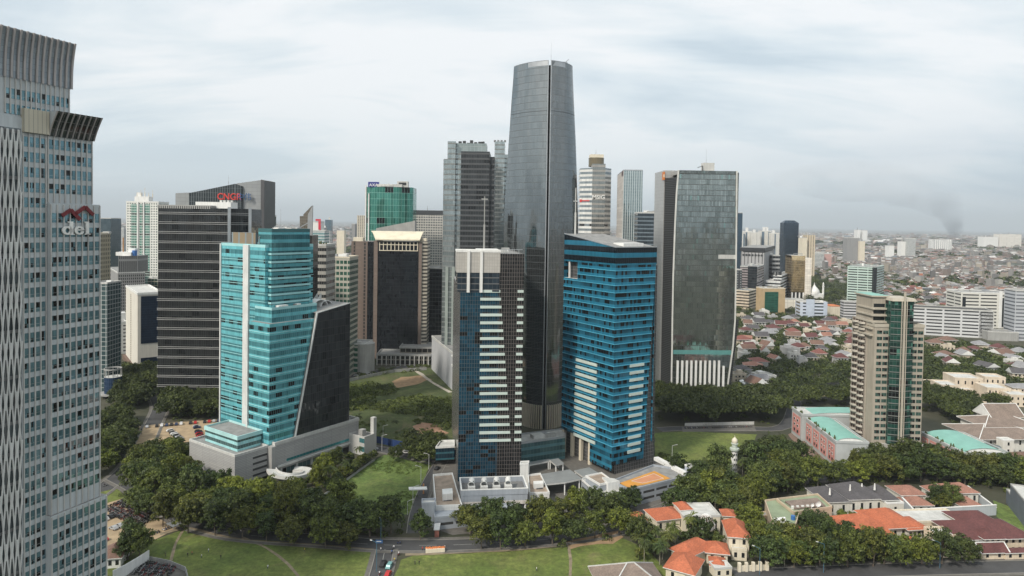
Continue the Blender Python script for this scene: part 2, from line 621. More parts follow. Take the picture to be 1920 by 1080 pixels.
road([(1388, 768), (1405, 742), (1400, 722), (1440, 700), (1500, 680)], 8, name='estate_street', lines=False)
road([(1380, 1082), (1450, 1078), (1560, 1073), (1700, 1068), (1960, 1062)], 9, name='villa_street', lines=False, walk=1.5)
for nm, pix, mt, z in (
 ('playing_field', [(262, 1024), (345, 992), (390, 999), (450, 1010), (600, 1022), (660, 1028), (702, 1034), (694, 1060), (672, 1120), (150, 1120), (200, 1070)], LAWN, .03),
 ('playing_field', [(752, 1050), (775, 1042), (960, 1034), (1070, 1025), (1165, 1008), (1215, 1030), (1290, 1120), (722, 1120)], LAWN, .03),
 ('empty_plot', [(596, 942), (640, 905), (705, 862), (722, 853), (770, 860), (810, 868), (800, 885), (766, 965), (690, 968), (640, 962)], LUSH, .03),
 ('wild_lot', [(655, 712), (700, 701), (770, 693), (812, 690), (858, 740), (858, 850), (790, 850), (700, 830), (640, 822)], WILD, .03),
 ('park_lawn', [(1228, 812), (1290, 809), (1420, 815), (1405, 848), (1345, 875), (1228, 866)], LAWN, .03),
 ('dry_field', [(1474, 742), (1495, 730), (1540, 727), (1615, 725), (1615, 741), (1520, 744), (1484, 752)], DRY, .03),
 ('verge', [(180, 925), (222, 915), (240, 938), (190, 960), (170, 950)], LAWN, .03),
 ('parking_lot', [(238, 812), (250, 800), (330, 792), (420, 786), (416, 808), (372, 826), (300, 836), (252, 832)], SANDY, .04),
 ('motorbike_park', [(186, 1010), (186, 950), (228, 935), (300, 972), (345, 985), (280, 1018), (255, 1035), (186, 1055)], SANDY, .04),
 ('motorbike_park', [(225, 1090), (255, 1062), (300, 1050), (350, 1068), (340, 1110), (240, 1120)], PAVE, .04),
 ('forecourt', [(1478, 815), (1492, 806), (1560, 865), (1545, 878), (1520, 872)], plain('brick_paving', (.20, .14, .11), .9, var=.2, scale=.5), .04),
 ('bike_lane_lot', [(1278, 800), (1415, 797), (1418, 809), (1280, 810)], PAVE, .05),
 ('podium_yard', [(815, 870), (850, 840), (1000, 835), (1240, 860), (1310, 895), (1250, 950), (1100, 985), (850, 1003), (790, 985)], PAVE, .035),
 ('sandy_patch', [(735, 716), (752, 707), (792, 704), (808, 712), (778, 722), (742, 728)], SOIL, .05),
 ('dirt_bank', [(1055, 1018), (1110, 1006), (1165, 998), (1172, 1008), (1120, 1022), (1066, 1030)], SOIL, .05),
 ('sandy_patch', [(776, 800), (790, 792), (825, 796), (838, 812), (812, 826), (786, 820)], plain('red_earth', (.34, .20, .13), .95, var=.3, scale=.4), .05),
):
 b = MB()
 P = [gp(*p) for p in pix]
 if sum(P[i].x * P[(i + 1) % len(P)].y - P[(i + 1) % len(P)].x * P[i].y for i in range(len(P))) < 0:
  P.reverse()
 q = []
 for i in range(len(P)):
  a, c = P[i], P[(i + 1) % len(P)]
  n = max(2, int((c - a).length / 5))
  for k in range(n):
   p = a.lerp(c, k / n)
   wb = 3.0 if 'sandy' in nm or 'dirt' in nm else .8
   q.append((p.x + wb * mnoise.noise((p.x * .2, p.y * .2, 1)), p.y + wb * mnoise.noise((p.x * .2, p.y * .2, 5)), z))
 NS[0] += 1
 q = [(x, y, zz + NS[0] * .0013) for x, y, zz in q]
 b.face(q)
 tag(b.build(nm, mt), kind='structure')
plain('worn_path', (.22, .18, .12), .95, var=.3, scale=.4)
strip('dirt_path', [(345, 992), (330, 1018), (318, 1062), (310, 1100)], 1.0, .05, MAT['worn_path'], wob=1.2)
strip('dirt_path', [(455, 1008), (500, 1028), (540, 1058), (570, 1095)], 1.2, .05, MAT['worn_path'], wob=1.2)
strip('dirt_path', [(1066, 1024), (1070, 1050), (1068, 1095)], 1.2, .05, MAT['worn_path'], wob=1.2)
strip('dirt_path', [(770, 690), (790, 702), (812, 718), (845, 736)], 3, .055, plain('worn_concrete', (.42, .38, .32), .9, var=.3, scale=.4), wob=.6)
strip('field_path', [(300, 1002), (345, 990), (400, 1003), (470, 1015), (600, 1024), (700, 1032)], 2.2, .055, plain('worn_path', (.22, .18, .13), .95, var=.3, scale=.4), wob=.5)
strip('field_path', [(760, 1040), (850, 1036), (960, 1031), (1060, 1021)], 2.2, .055, MAT['worn_path'], wob=.5)
def ledges(par, poly, z0, fh, n, mat, proud=.3, h=.35, name='floor_ledge', closed=True):
 out = []
 o = offs(poly, proud)
 N = len(poly)
 b = MB()
 for i in range(N if closed else N - 1):
  j = (i + 1) % N
  b.wall(o[i], o[j], 0, h)
  b.face([(o[i][0], o[i][1], h), (o[j][0], o[j][1], h), (poly[j][0], poly[j][1], h), (poly[i][0], poly[i][1], h)])
  b.face([(poly[i][0], poly[i][1], 0), (poly[j][0], poly[j][1], 0), (o[j][0], o[j][1], 0), (o[i][0], o[i][1], 0)])
 first = b.build(name, mat, par)
 first.location.z = z0
 me = first.data
 for k in range(1, n):
  q = bpy.data.objects.new(name, me)
  COL.objects.link(q)
  q.parent = par
  q.location.z = z0 + fh * k
 return first
def panel_strip(par, P, ang, s0, s1, z, h, mat, name, proud=.25, off=0.0):
 n = Vector((math.sin(ang), -math.cos(ang), 0))
 a, c = V2(P, ang, s0) + n * off, V2(P, ang, s1) + n * off
 b = MB()
 p = [a + n * proud, c + n * proud, c, a]
 b.prism(p, z, z + h, 0, 0, bottom=True)
 return b.build(name, mat, par)
def windows_grid(par, cells, ang, mat_id, wmesh, keep=100, name='window'):
 rot = Matrix.Rotation(ang, 4, 'Z')
 o = Vector(par['_o'])
 for c in cells[:keep]:
  inst(name, wmesh, par, Matrix.Translation(Vector(c) - o) @ rot)
 rest = cells[keep:]
 if rest:
  n = len(wmesh.vertices)
  co = np.empty(n * 3, np.float32)
  wmesh.vertices.foreach_get('co', co)
  co = co.reshape(-1, 3) @ np.array(Matrix.Rotation(ang, 3, 'Z')).T
  V = (np.array(rest, np.float32)[:, None, :] + co[None]).reshape(-1, 3) - np.array(o)
  fs = [tuple(p.vertices) for p in wmesh.polygons]
  mi = [p.material_index for p in wmesh.polygons]
  faces = [tuple(v + k * n for v in f) for k in range(len(rest)) for f in fs]
  me = bpy.data.meshes.new(name + '_rest')
  me.from_pydata(V.tolist(), [], faces)
  for m in wmesh.materials:
   me.materials.append(m)
  me.polygons.foreach_set('material_index', np.array(mi * len(rest), np.int32))
  q = bpy.data.objects.new(name, me)
  COL.objects.link(q)
  q.parent = par
  tag(q, kind='stuff')
def window_mesh(w, h, mats, transom=None, d=.06, mull=0):
 b = MB()
 f = .07
 b.face([(f, -.03, f), (w - f, -.03, f), (w - f, -.03, h - f), (f, -.03, h - f)], 0)
 for x0, x1, z0, z1 in ((0, w, 0, f), (0, w, h - f, h), (0, f, f, h - f), (w - f, w, f, h - f)) + (
   ((f, w - f, transom, transom + f),) if transom else ()) + tuple(((w * (k + 1) / (mull + 1) - f / 2, w * (k + 1) / (mull + 1) + f / 2, f, h - f) for k in range(mull))):
  b.face([(x0, -d, z0), (x1, -d, z0), (x1, -d, z1), (x0, -d, z1)], 1)
  b.face([(x0, -.02, z0), (x1, -.02, z0), (x1, -d, z0), (x0, -d, z0)], 1)
  b.face([(x0, -d, z1), (x1, -d, z1), (x1, -.02, z1), (x0, -.02, z1)], 1)
 me = bpy.data.meshes.new('window')
 me.from_pydata(b.v, [], b.f)
 for m in mats:
  me.materials.append(m)
 me.polygons.foreach_set('material_index', np.array(b.m, np.int32))
 return me
def pane_mat(name, a, c2, metal=.5, rough=.05, seed=0.0, dark=.25):
 t = NT(name)
 tc = t.n('ShaderNodeTexCoord').outputs['Object']
 g = t.n('ShaderNodeNewGeometry')
 info = t.n('ShaderNodeObjectInfo')
 p = t.vm('SNAP', g.outputs['Position'], (1.1, 1.1, 2.05))
 r, c = t.white(p)
 k = t.m('ADD', t.m('MULTIPLY', r, .8), t.m('MULTIPLY', info.outputs['Random'], .2))
 col = t.mix(k, a, c2)
 col = t.mix(t.m('LESS_THAN', r, dark), col, (.012, .014, .015))
 nn = t.vm('NORMALIZE', t.vm('ADD', g.outputs['Normal'], t.vm('SCALE', t.vm('SUBTRACT', c, (.5, .5, .5)), .02)))
 return t.bsdf(col, rough, metal, nn)
def near_tower():
 O = at(88, 500, 190)
 O.z = 0
 ang = rad(69)
 par = thing('office_tower', 'white ribbed office tower with diamond lattice strip, red roof emblem and letters del', 'office tower', O)
 S = lambda px, py=500: hit(O, ang, px, py)
 n = Vector((math.sin(ang), -math.cos(ang), 0))
 pt = lambda s, o: V2(O, ang, s) + n * o
 wallm = plain('tower_cladding', (.50, .535, .55), .55, var=.08, streak=.18)
 ribm = plain('tower_rib', (.50, .49, .47), .6, streak=.1)
 glass = pane_mat('tower_pane', (.07, .15, .18), (.20, .35, .40), .55, dark=.14)
 frm = plain('window_frame', (.32, .34, .34), .5)
 sA, sE = S(41), S(172.5, 330)
 fh = 4.1
 zc0 = zat(pt(sE, 0), 265)              # foot of the canopy
 zb = zat(pt(0, 1.3), 381)
 b = MB()
 b.prism([pt(sA - 20, 0), pt(sE, 0), pt(sE, -45), pt(sA - 20, -45)], 0, zc0 + 4, 0, 1)
 b.build('wall', [wallm, ROOFG], par)
 keep_clear([pt(sA - 20, 4), pt(sE + 4, 4), pt(sE + 4, -45), pt(sA - 20, -45)])
 sB = S(181.5, 560)
 b = MB()
 b.prism([pt(0, 1.3), pt(sB, 1.3), pt(sB, -20), pt(0, -2)], 0, zb, 0, 1)
 b.build('bay_wall', [wallm, ROOFG], par)
 sC = S(190.5, 1000)
 zl = zat(pt(sC, 2.2), 927)
 b = MB()
 b.prism([pt(-.6, 2.2), pt(sC, 2.2), pt(sC, -20), pt(-.6, 0)], 0, zl, 0, 1)
 b.build('lower_bay_wall', [wallm, ROOFG], par)
 sU = S(131.5, 190)
 zt0 = zat(pt(sU, 0), 167)
 b = MB()
 b.prism([pt(sA - 24, -.4), pt(sU, -.4), pt(sU, -40), pt(sA - 24, -40)], zc0, zt0 + 1, 0, 1)
 b.build('upper_wall', [wallm, ROOFG], par)
 def flare(s0, s1, off, z0, z1, d, pw, mat, rib, nr, nm, power=2.0, rw=.35):
  b = MB()
  N = 8
  prof = [(off + d * (k / N) ** power, z0 + (z1 - z0) * k / N) for k in range(N + 1)]
  for k in range(N):
   (o0, za), (o1, zz) = prof[k], prof[k + 1]
   a, c, e, f = pt(s0, o0), pt(s1, o0), pt(s1, o1), pt(s0, o1)
   b.face([(a.x, a.y, za), (c.x, c.y, za), (e.x, e.y, zz), (f.x, f.y, zz)], 0, [(0, za), (s1 - s0, za), (s1 - s0, zz), (0, zz)])
  a, c, e, f = pt(s0, off + d), pt(s1, off + d), pt(s1, off - .8), pt(s0, off - .8)
  b.face([(q.x, q.y, z1) for q in (a, c, e, f)], 1)
  b.face([(f.x, f.y, z0), (e.x, e.y, z0), (e.x, e.y, z1), (f.x, f.y, z1)][::-1], 1)
  for s_ in (s0, s1):
   q = [(pt(s_, o).x, pt(s_, o).y, z) for o, z in prof] + [(pt(s_, off - .8).x, pt(s_, off - .8).y, z1), (pt(s_, off - .8).x, pt(s_, off - .8).y, z0)]
   b.face(q, 1)
  b.build(nm, [mat, wallm], par)
  for i in range(nr):
   s_ = s0 + (s1 - s0) * (i + (0 if nr < 2 else 0)) / (nr - 1)
   r = MB()
   for k in range(N):
    (o0, za), (o1, zz) = prof[k], prof[k + 1]
    A = [pt(s_ - rw / 2, o0), pt(s_ + rw / 2, o0), pt(s_ + rw / 2, o0 + .45), pt(s_ - rw / 2, o0 + .45)]
    B = [pt(s_ - rw / 2, o1), pt(s_ + rw / 2, o1), pt(s_ + rw / 2, o1 + .45), pt(s_ - rw / 2, o1 + .45)]
    for q in ((3, 2), (2, 1), (0, 3)):
     i0, i1 = q
     r.face([(A[i0].x, A[i0].y, za), (A[i1].x, A[i1].y, za), (B[i1].x, B[i1].y, zz), (B[i0].x, B[i0].y, zz)])
   r.build('crown_rib', rib, par)
 crown = facade('crown_panels', fh=1.5, cw=1.7, glass=(.21, .25, .28), glass2=(.33, .37, .40), frame=(.13, .14, .15), mw=.06, hw=.06, rough=.35, metal=.5, vary=1)
 ribw = plain('crown_rib_stone', (.40, .37, .36), .6)
 zt1 = zat(pt(sU + .3, 1.2), 82)
 flare(sA - 24, sU + .5, -.3, zt0, zt1, 1.5, 0, crown, ribw, 24, 'crown', 2.4, .5)
 cano = facade('canopy_glass', fh=2.2, cw=1.25, glass=(.02, .026, .03), glass2=(.07, .09, .09), frame=(.2, .2, .2), mw=.1, hw=.1, vary=1)
 zc1 = zat(pt(sE, 3.2), 221)
 s95 = S(90, 230)
 flare(s95, sE + .3, .25, zc0, zc1, 3.4, 0, cano, ribw, 9, 'canopy', 1.25, .22)
 b = MB()
 b.prism([pt(S(41, 230), .9), pt(s95 - .2, .9), pt(s95 - .2, -2), pt(S(41, 230), -2)], zc0 + .2, zc1 - .2, 0, 1)
 b.build('canopy_side', [facade('beige_panels', fh=30, cw=1.2, glass=(.50, .46, .36), glass2=(.56, .52, .42), frame=(.28, .26, .22), mw=.16, hw=.0, rough=.6, metal=0), ROOFG], par)
 def ribs(s0, s1, off, z0, z1, n_, w=.28, d=.32):
  for i in range(n_ + 1):
   s_ = s0 + (s1 - s0) * i / n_
   b = MB()
   b.prism([pt(s_ - w / 2, off + d), pt(s_ + w / 2, off + d), pt(s_ + w / 2, off), pt(s_ - w / 2, off)], z0, z1, 0, 0)
   b.build('rib', ribm, par)
 ribs(.15, sB - .15, 1.3, zl, zb - .3, 8)
 ribs(-.4, sC - .2, 2.2, 0, zl - .3, 9)
 ribs(sA + .3, -.35, 0, 0, zc0, 4)
 ribs(.3, sE - .1, 0, zb + .2, zc0, 8)
 ribs(sA - 4, sU - .1, -.4, zc1 - 2, zt0, 13)
 cells = []
 k0 = int(zl / fh) + 1
 cw = (sB - .3) / 8
 W = window_mesh(1.6, 2.75, [glass, frm], .85)
 for k in range(k0, int(zb / fh)):
  for i in range(8):
   p = pt(.15 + cw * i + (cw - 1.6) / 2, 1.3)
   cells.append((p.x, p.y, k * fh + .85))
 first = sorted(cells, key=lambda c: -c[2])
 cells = first
 c2 = (sC + .2) / 9
 for k in range(5, int(zl / fh)):
  for i in range(9):
   p = pt(-.4 + c2 * i + (c2 - 1.6) / 2, 2.2)
   cells.append((p.x, p.y, k * fh + .85))
 ca = (-.65 - sA) / 4
 for k in range(5, int(zc0 / fh)):
  for i in range(4):
   p = pt(sA + .3 + ca * i + (ca - 1.6) / 2, 0)
   cells.append((p.x, p.y, k * fh + .85))
 ce = (sE - .4) / 8
 for k in range(int(zb / fh) + 1, int(zc0 / fh)):
  for i in range(8):
   p = pt(.3 + ce * i + (ce - 1.6) / 2, 0)
   cells.append((p.x, p.y, k * fh + .85))
 cu = (sU - .1 - sA + 4) / 13
 for k in range(int((zc1 - 1) / fh), int(zt0 / fh)):
  for i in range(13):
   p = pt(sA - 4 + cu * i + (cu - 1.6) / 2, -.4)
   cells.append((p.x, p.y, k * fh + .85))
 windows_grid(par, cells, ang, None, W)
 b = MB()
 sL = sA - 11
 b.prism([pt(sL, .05), pt(sA - .2, .05), pt(sA - .2, -.1), pt(sL, -.1)], 10, zc0 + 1, 0, 0)
 b.build('lattice_void', facade('void_glass', fh=fh, cw=2.2, glass=(.06, .07, .075), glass2=(.17, .20, .21), frame=(.2, .2, .2), mw=.3, hw=.9, metal=.3, vary=1), par)
 P_ = 13.4
 lat = MB()
 cwid = 1.42
 ncol = 8
 latm = plain('lattice_white', (.66, .66, .64), .55)
 for i in range(ncol):
  s0 = sA - .35 - cwid * (i + 1)
  for k in range(0, int(zc0 / P_) + 1):
   for d in (0, 1):
    za, zz = k * P_ - 2.2, (k + 1) * P_ + 2.2
    zz = min(zz, zc0 + .6)
    fr_ = (zz - za) / (P_ + 4.4)
    a, c = pt(s0 + (0 if d else cwid), .45 + .16 * d), pt(s0 + (cwid if d else 0), .45 + .16 * d)
    lat.bar((a.x, a.y, za), (a.lerp(c, fr_).x, a.lerp(c, fr_).y, zz), .36, .2)
 lat.build('lattice', latm, par)
 M = face_frame(pt(0, 1.3), ang, 0)
 zs0, zs1 = zat(pt(8, 1.6), 440), zat(pt(8, 1.6), 418)
 s108, s158 = S(107, 430), S(159, 430)
 let = plain('sign_letters', (.78, .77, .74), .5)
 b = MB()
 lw = s158 - s108
 hh = (zs1 - zs0)
 def slab(s0, s1, z0, z1):
  p = [pt(s0, 2.05), pt(s1, 2.05), pt(s1, 1.62), pt(s0, 1.62)]
  b.prism(p, zs0 + z0 * hh, zs0 + z1 * hh, 0, 0, bottom=True)
 def bowl(cx, cz, rx, rz, w0, a0, a1, N=18):
  for i in range(N):
   t0, t1 = a0 + (a1 - a0) * i / N, a0 + (a1 - a0) * (i + 1) / N
   q = []
   for t_, k in ((t0, 1), (t1, 1), (t1, 0), (t0, 0)):
    w_ = w0 * (.6 + .4 * abs(math.cos(t_)))
    q.append((cx + math.cos(t_) * (rx - (0 if k else w_)), cz + math.sin(t_) * (rz - (0 if k else w_ / hh * .8))))
   fr = [(pt(x, 2.05).x, pt(x, 2.05).y, zs0 + z * hh) for x, z in q]
   bk = [(pt(x, 1.62).x, pt(x, 1.62).y, zs0 + z * hh) for x, z in q]
   b.face(fr)
   b.face([bk[0], bk[1], fr[1], fr[0]])
   b.face([fr[3], fr[2], bk[2], bk[3]])
 bowl(s108 + lw * .20, .36, lw * .19, .36, lw * .11, 0, 2 * math.pi)
 slab(s108 + lw * .28, s108 + lw * .40, 0, 1.12)
 slab(s108 + lw * .22, s108 + lw * .28, 1.02, 1.12)
 slab(s108 + lw * .40, s108 + lw * .45, 0, .08)
 bowl(s108 + lw * .63, .36, lw * .18, .36, lw * .105, -.25, -2 * math.pi + .75)
 bowl(s108 + lw * .63, .36, lw * .18, .36, lw * .105, 0, .8, 6)
 slab(s108 + lw * .50, s108 + lw * .80, .36, .45)
 slab(s108 + lw * .87, s108 + lw * .98, 0, 1.12)
 slab(s108 + lw * .82, s108 + lw * .87, 1.02, 1.12)
 slab(s108 + lw * .82, s108 + lw * 1.03, 0, .08)
 b.build('lettering', let, par)
 b = MB()
 def zig(pts, w):
  for (xa, ya), (xb, yb) in zip(pts, pts[1:]):
   a, c = pt(S(xa, ya), 1.95), pt(S(xb, yb), 1.95)
   b.bar((a.x, a.y, zat(a, ya)), (c.x, c.y, zat(c, yb)), w, .4, up=n)
 zig([(107, 404.5), (124, 393.5), (141, 412)], 1.0)
 zig([(132, 401), (151, 388), (166, 403)], 1.0)
 b.build('emblem', plain('emblem_red', (.16, .012, .016), .5), par)
 return par
near_tower()
def cyan_tower():
 P = gp(440, 918)
 A, B_ = rad(90 - 35), rad(90 - 35 + 90)
 u, v = Vector((math.cos(A), math.sin(A), 0)), Vector((math.cos(B_), math.sin(B_), 0))
 L = lambda a, b: P + u * a + v * b
 par = thing('cyan_office_tower', 'bright cyan banded glass office tower with dark slanted glass wedge on grey louvred podium', 'office tower', P)
 fh = 4.2
 cy = facade('cyan_bands', fh=fh, cw=1.25, glass=(.045, .20, .235), glass2=(.15, .46, .53), span=(.19, .62, .70), sp=.46, frame=(.10, .27, .29), mw=.13, hw=.2,
    metal=.5, rough=.08, vary=1, dark=.24, span_metal=.35, span_rough=.2, tilt=.012)
 cy2 = facade('teal_bands', fh=fh, cw=1.25, glass=(.03, .13, .15), glass2=(.10, .27, .30), span=(.13, .44, .50), sp=.42, frame=(.08, .2, .22), mw=.07, hw=.1,
     metal=.5, rough=.08, vary=1, dark=.2, span_metal=.35, span_rough=.2)
 drk = facade('wedge_glass', fh=fh, cw=1.3, glass=(.02, .023, .027), glass2=(.09, .10, .11), frame=(.014, .015, .016), mw=.12, hw=.22, metal=.55, rough=.05, vary=1,
     tilt=.05, wob=.03)
 louv = facade('podium_louvres', fh=.8, cw=6, glass=(.33, .33, .33), glass2=(.40, .40, .39), frame=(.21, .21, .21), mw=.12, hw=.16, rough=.7, metal=0.0, vary=1, tilt=0, wob=0)
 whitem = plain('tower_white_column', (.62, .63, .62), .5, streak=.1)
 ledge = plain('cyan_ledge', (.34, .62, .64), .4)
 a3 = hit(P, A, 505, 700)
 b3 = hit(L(a3, 0), B_, 467, 700)
 a1 = a3 + 4
 b414 = hit(L(a1, 0), B_, 414.5, 620)
 b2 = hit(L(a1, 0), B_, 497, 520)
 z1 = zat(L(a1, b414), 459)
 zp = zat(P, 857)
 bl = hit(P, B_, 355, 860)
 ar = hit(P, A, 668, 790)
 keep_clear([L(-2, -4), L(ar, -4), L(ar, bl), L(-2, bl)], 2)
 b = MB()
 b.prism([L(0, 0), L(a3 - .3, 0), L(a3 - .3, bl), L(0, bl)], 1.5, zp, 0, 1)
 b.build('podium_block', [louv, ROOFG], par)
 q = MB()
 parapet(q, [L(-.1, -.1), L(a3 - .3, -.1), L(a3 - .3, bl + .1), L(-.1, bl + .1)], zp - .2, 1.2, .6)
 q.build('parapet', CONCL, par)
 zr = zat(L(ar, -1.5), 786)
 b = MB()
 b.prism([L(a3 + 2, -2), L(ar, -2), L(ar, 34), L(a3 + 2, 34)], 3.2, zr, 0, 1)
 b.build('podium_wing', [louv, ROOFG], par)
 q = MB()
 parapet(q, [L(a3 + 1.8, -2.3), L(ar + .2, -2.3), L(ar + .2, 34), L(a3 + 1.8, 34)], zr - .6, 1.6, .7)
 q.build('parapet', CONCL, par)
 panel_strip(par, L(0, -2), A, a3 + 9, ar - 2, zr * .38, 1.3, facade('podium_glass', fh=9, cw=2, glass=(.05, .25, .27), frame=(.2, .3, .3)), 'ribbon_window', .15)
 panel_strip(par, L(0, -2), A, a3 + 3, ar, zr * .28, .9, CONCL, 'wing_slab', 1.2)
 panel_strip(par, L(0, -2), A, a3 + 10, ar - 10, 0, 3.2, facade('shop_glass', fh=4, cw=2.5, glass=(.16, .26, .27), frame=(.3, .32, .32), mw=.2), 'shopfront', .1, -1.5)
 for k in range(6):
  c = L(a3 + 6 + k * (ar - a3 - 10) / 5, -1.6)
  b = MB()
  b.box((c.x, c.y, 0), (1, 1, 4), A)
  b.build('column', CONCL, par)
 for k in range(4):                      # curved slots of the car decks at the corner
  panel_strip(par, L(0, 0), A, a3 * .52, a3 - 1, 3.2 + k * 2.9, 1.0, DARK, 'deck_slot', .12)
 b = MB()
 c = L(a3 + .6, -1.8)
 b.box((c.x, c.y, 0), (2.6, 3.2, zp + .5), A)
 b.build('corner_pier', CONC, par)
 for r0, nm in ((11.0, 'ramp'), (6.5, 'ramp_parapet')):
  b = MB()
  N = 26
  cc = L(a3 + 5, -10)
  pr = None
  for k in range(N + 1):
   t_ = A + rad(150) + rad(250) * k / N
   z_ = 6.0 - 4.6 * k / N
   o_, i_ = (r0 + .25, r0 - .25) if nm == 'ramp_parapet' else (r0, r0 - 5)
   e = Vector((math.cos(t_), math.sin(t_), 0))
   row = [(*(cc + e * o_).xy, z_ + 1), (*(cc + e * i_).xy, z_ + (1 if nm == 'ramp_parapet' else 0)), (*(cc + e * i_).xy, z_ - .6), (*(cc + e * o_).xy, z_ - .6)]
   if pr:
    for x in range(4):
     y = (x + 1) % 4
     b.face([pr[x], pr[y], row[y], row[x]])
   pr = row
  b.build(nm, plain('ramp_concrete', (.58, .58, .56), .7), par)
 z2 = zp + 6.8
 t2 = [L(5, 5.5), L(a3 - .5, 5.5), L(a3 - .5, bl - 6), L(5, bl - 6)]
 b = MB()
 b.prism(t2, zp - .5, z2, 0, 1)
 b.build('podium_tier', [facade('tier_bands', fh=3.4, cw=1.5, glass=(.05, .10, .10), glass2=(.12, .22, .22), span=(.32, .62, .64), sp=.5, frame=(.25, .3, .3), z0=zp - .5, metal=.4, vary=1), ROOFG], par)
 q = MB()
 parapet(q, offs(t2, .4), z2 - 1, 1.9, .5)
 q.build('parapet', plain('pale_cyan_panel', (.42, .66, .66), .4), par)
 body = [L(a1, b2), L(a1 + 30, b2), L(a1 + 30, b414), L(a1, b414)]
 shell(par, body, zp, z1, cy, rim=1.2, mrim=ledge, name='main_facade')
 ledges(par, body, zp + fh * 2, fh, int((z1 - zp) / fh) - 2, ledge, .18, .25)
 s0, s1 = hit(L(a1, 0), B_, 458, 620), hit(L(a1, 0), B_, 468, 620)
 b = MB()
 b.prism([L(a1 - 1.1, s1), L(a1 + .2, s1), L(a1 + .2, s0), L(a1 - 1.1, s0)], zp, z1 + .8, 0, 0)
 b.build('white_column', whitem, par)
 b = MB()
 b.prism([L(a1 - .6, b414 - .2), L(a1 + .2, b414 - .2), L(a1 + .2, b414 + .7), L(a1 - .6, b414 + .7)], zp, z1 + .8, 0, 0)
 b.build('white_column', whitem, par)
 a2 = a1 + 2.2
 e2 = hit(L(a2, b2 - 1.2), A, 578, 520)
 z2t = zat(L(a2 + e2, b2), 434)
 t2p = [L(a2, b2 - 2.2), L(a2 + e2, b2 - 2.2), L(a2 + e2, b2 + 9), L(a2, b2 + 9)]
 shell(par, t2p, zp, z2t, cy2, rim=1.5, mrim=plain('teal_rim', (.04, .13, .14), .3), name='tall_facade')
 ledges(par, t2p, 82, fh, int((z2t - 86) / fh), ledge, .5, 1.0, 'balcony_band')
 p0, p1 = L(a1 + 1, b414 - 6), L(a1 + 3, b2 + 1)
 b = MB()
 sb = L(a1 + 3, (b414 + b2) / 2 + 3)
 b.box((sb.x, sb.y, z1), (1.2, abs(b414 - b2) * .55, 7.0), A)
 b.build('roof_board', facade('faded_board', fh=9, cw=6, glass=(.16, .15, .13), glass2=(.30, .22, .12), frame=(.2, .24, .26), mw=1.4, hw=0, rough=.6, metal=.0, vary=1, tilt=0, wob=0), par)
 for k in range(5):
  p = L(a1 + 2 + k * 5, b2 + 8)
  q_ = L(a1 + 8 + k * 5, b2 + 2)
  b = MB()
  b.bar((p.x, p.y, z1 + 5 + k * .6), (q_.x, q_.y, z2t + 3 + .4 * k), .4)
  b.bar((p.x, p.y, z1), (p.x, p.y, z1 + 5 + k * .6), .3)
  b.build('roof_truss', METAL, par)
 plant(par, t2p, z2t, 5, 3, 3)
 plant(par, body, z1, 4, 5, 2.5)
 er = hit(L(a3, 0), A, 591, 640)
 z3 = zat(L(a3, 0), 608)
 t3 = [L(a3, 0), L(a3 + er, 0), L(a3 + er, b3), L(a3, b3)]
 xl, xh = hit(P, A, 549, 838), hit(P, A, 591, 588)
 b = MB()
 b.prism([L(a3, 0), L(xh, 0), L(xh, b3), L(a3, b3)], zr - 2, z3, 0, 1)
 b.build('front_facade', [cy, ROOFG], par)
 ledges(par, t3, zp + fh * 1.5, fh, int((z3 - zp) / fh) - 1, ledge, .18, .25)
 t3b = [L(a3 + 3, 2.5), L(xh + 3, 2.5), L(xh + 3, b3 - .5), L(a3 + 3, b3 - .5)]
 z3b = zat(L(a3 + 3, 2.5), 581)
 shell(par, t3b, z3, z3b, cy, rim=1.0, mrim=ledge, name='setback_facade')
 plant(par, t3b, z3b, 3, 8, 1.6)
 b = MB()
 b.prism([L(a3 - .8, b3 + .3), L(a3 + .2, b3 + .3), L(a3 + .2, b3 + 1.6), L(a3 - .8, b3 + 1.6)], zp, z3 + .4, 0, 0)
 b.build('white_column', whitem, par)
 xr = hit(P, A, 652, 680)
 zwl, zwr = zat(L(xh, -1.6), 587), zat(L(xr, -1.6), 568)
 b = MB()
 f = lambda a, bb, z: (*L(a, bb).xy, z)
 b.face([f(xl, -1.6, zr), f(xr, -1.6, zr), f(xr, -1.6, zwr), f(xh, -1.6, zwl)], 0, [(xl, zr), (xr, zr), (xr, zwr), (xh, zwl)])
 b.face([f(xr, -1.6, zr), f(xr, 24, zr), f(xr, 24, zwr), f(xr, -1.6, zwr)], 0, [(0, zr), (26, zr), (26, zwr), (0, zwr)])
 b.face([f(xh, -1.6, zwl), f(xr, -1.6, zwr), f(xr, 24, zwr), f(xh, 24, zwl)], 1)
 b.face([f(xl, -.02, zr), f(xl, -1.6, zr), f(xh, -1.6, zwl), f(xh, -.02, zwl)], 1)
 b.face([f(xr, 24, zr), f(xh, 24, zr), f(xh, 24, zwl), f(xr, 24, zwr)], 0)
 b.build('wedge_facade', [drk, ROOFG], par)
 b = MB()
 b.bar(f(xl, -1.75, zr), f(xh, -1.75, zwl + .3), .7, .6, up=(*(v).xy, 0))
 b.bar(f(xh, -1.75, zwl + .1), f(xr, -1.75, zwr + .1), .45, .5)
 b.build('wedge_trim', whitem, par)
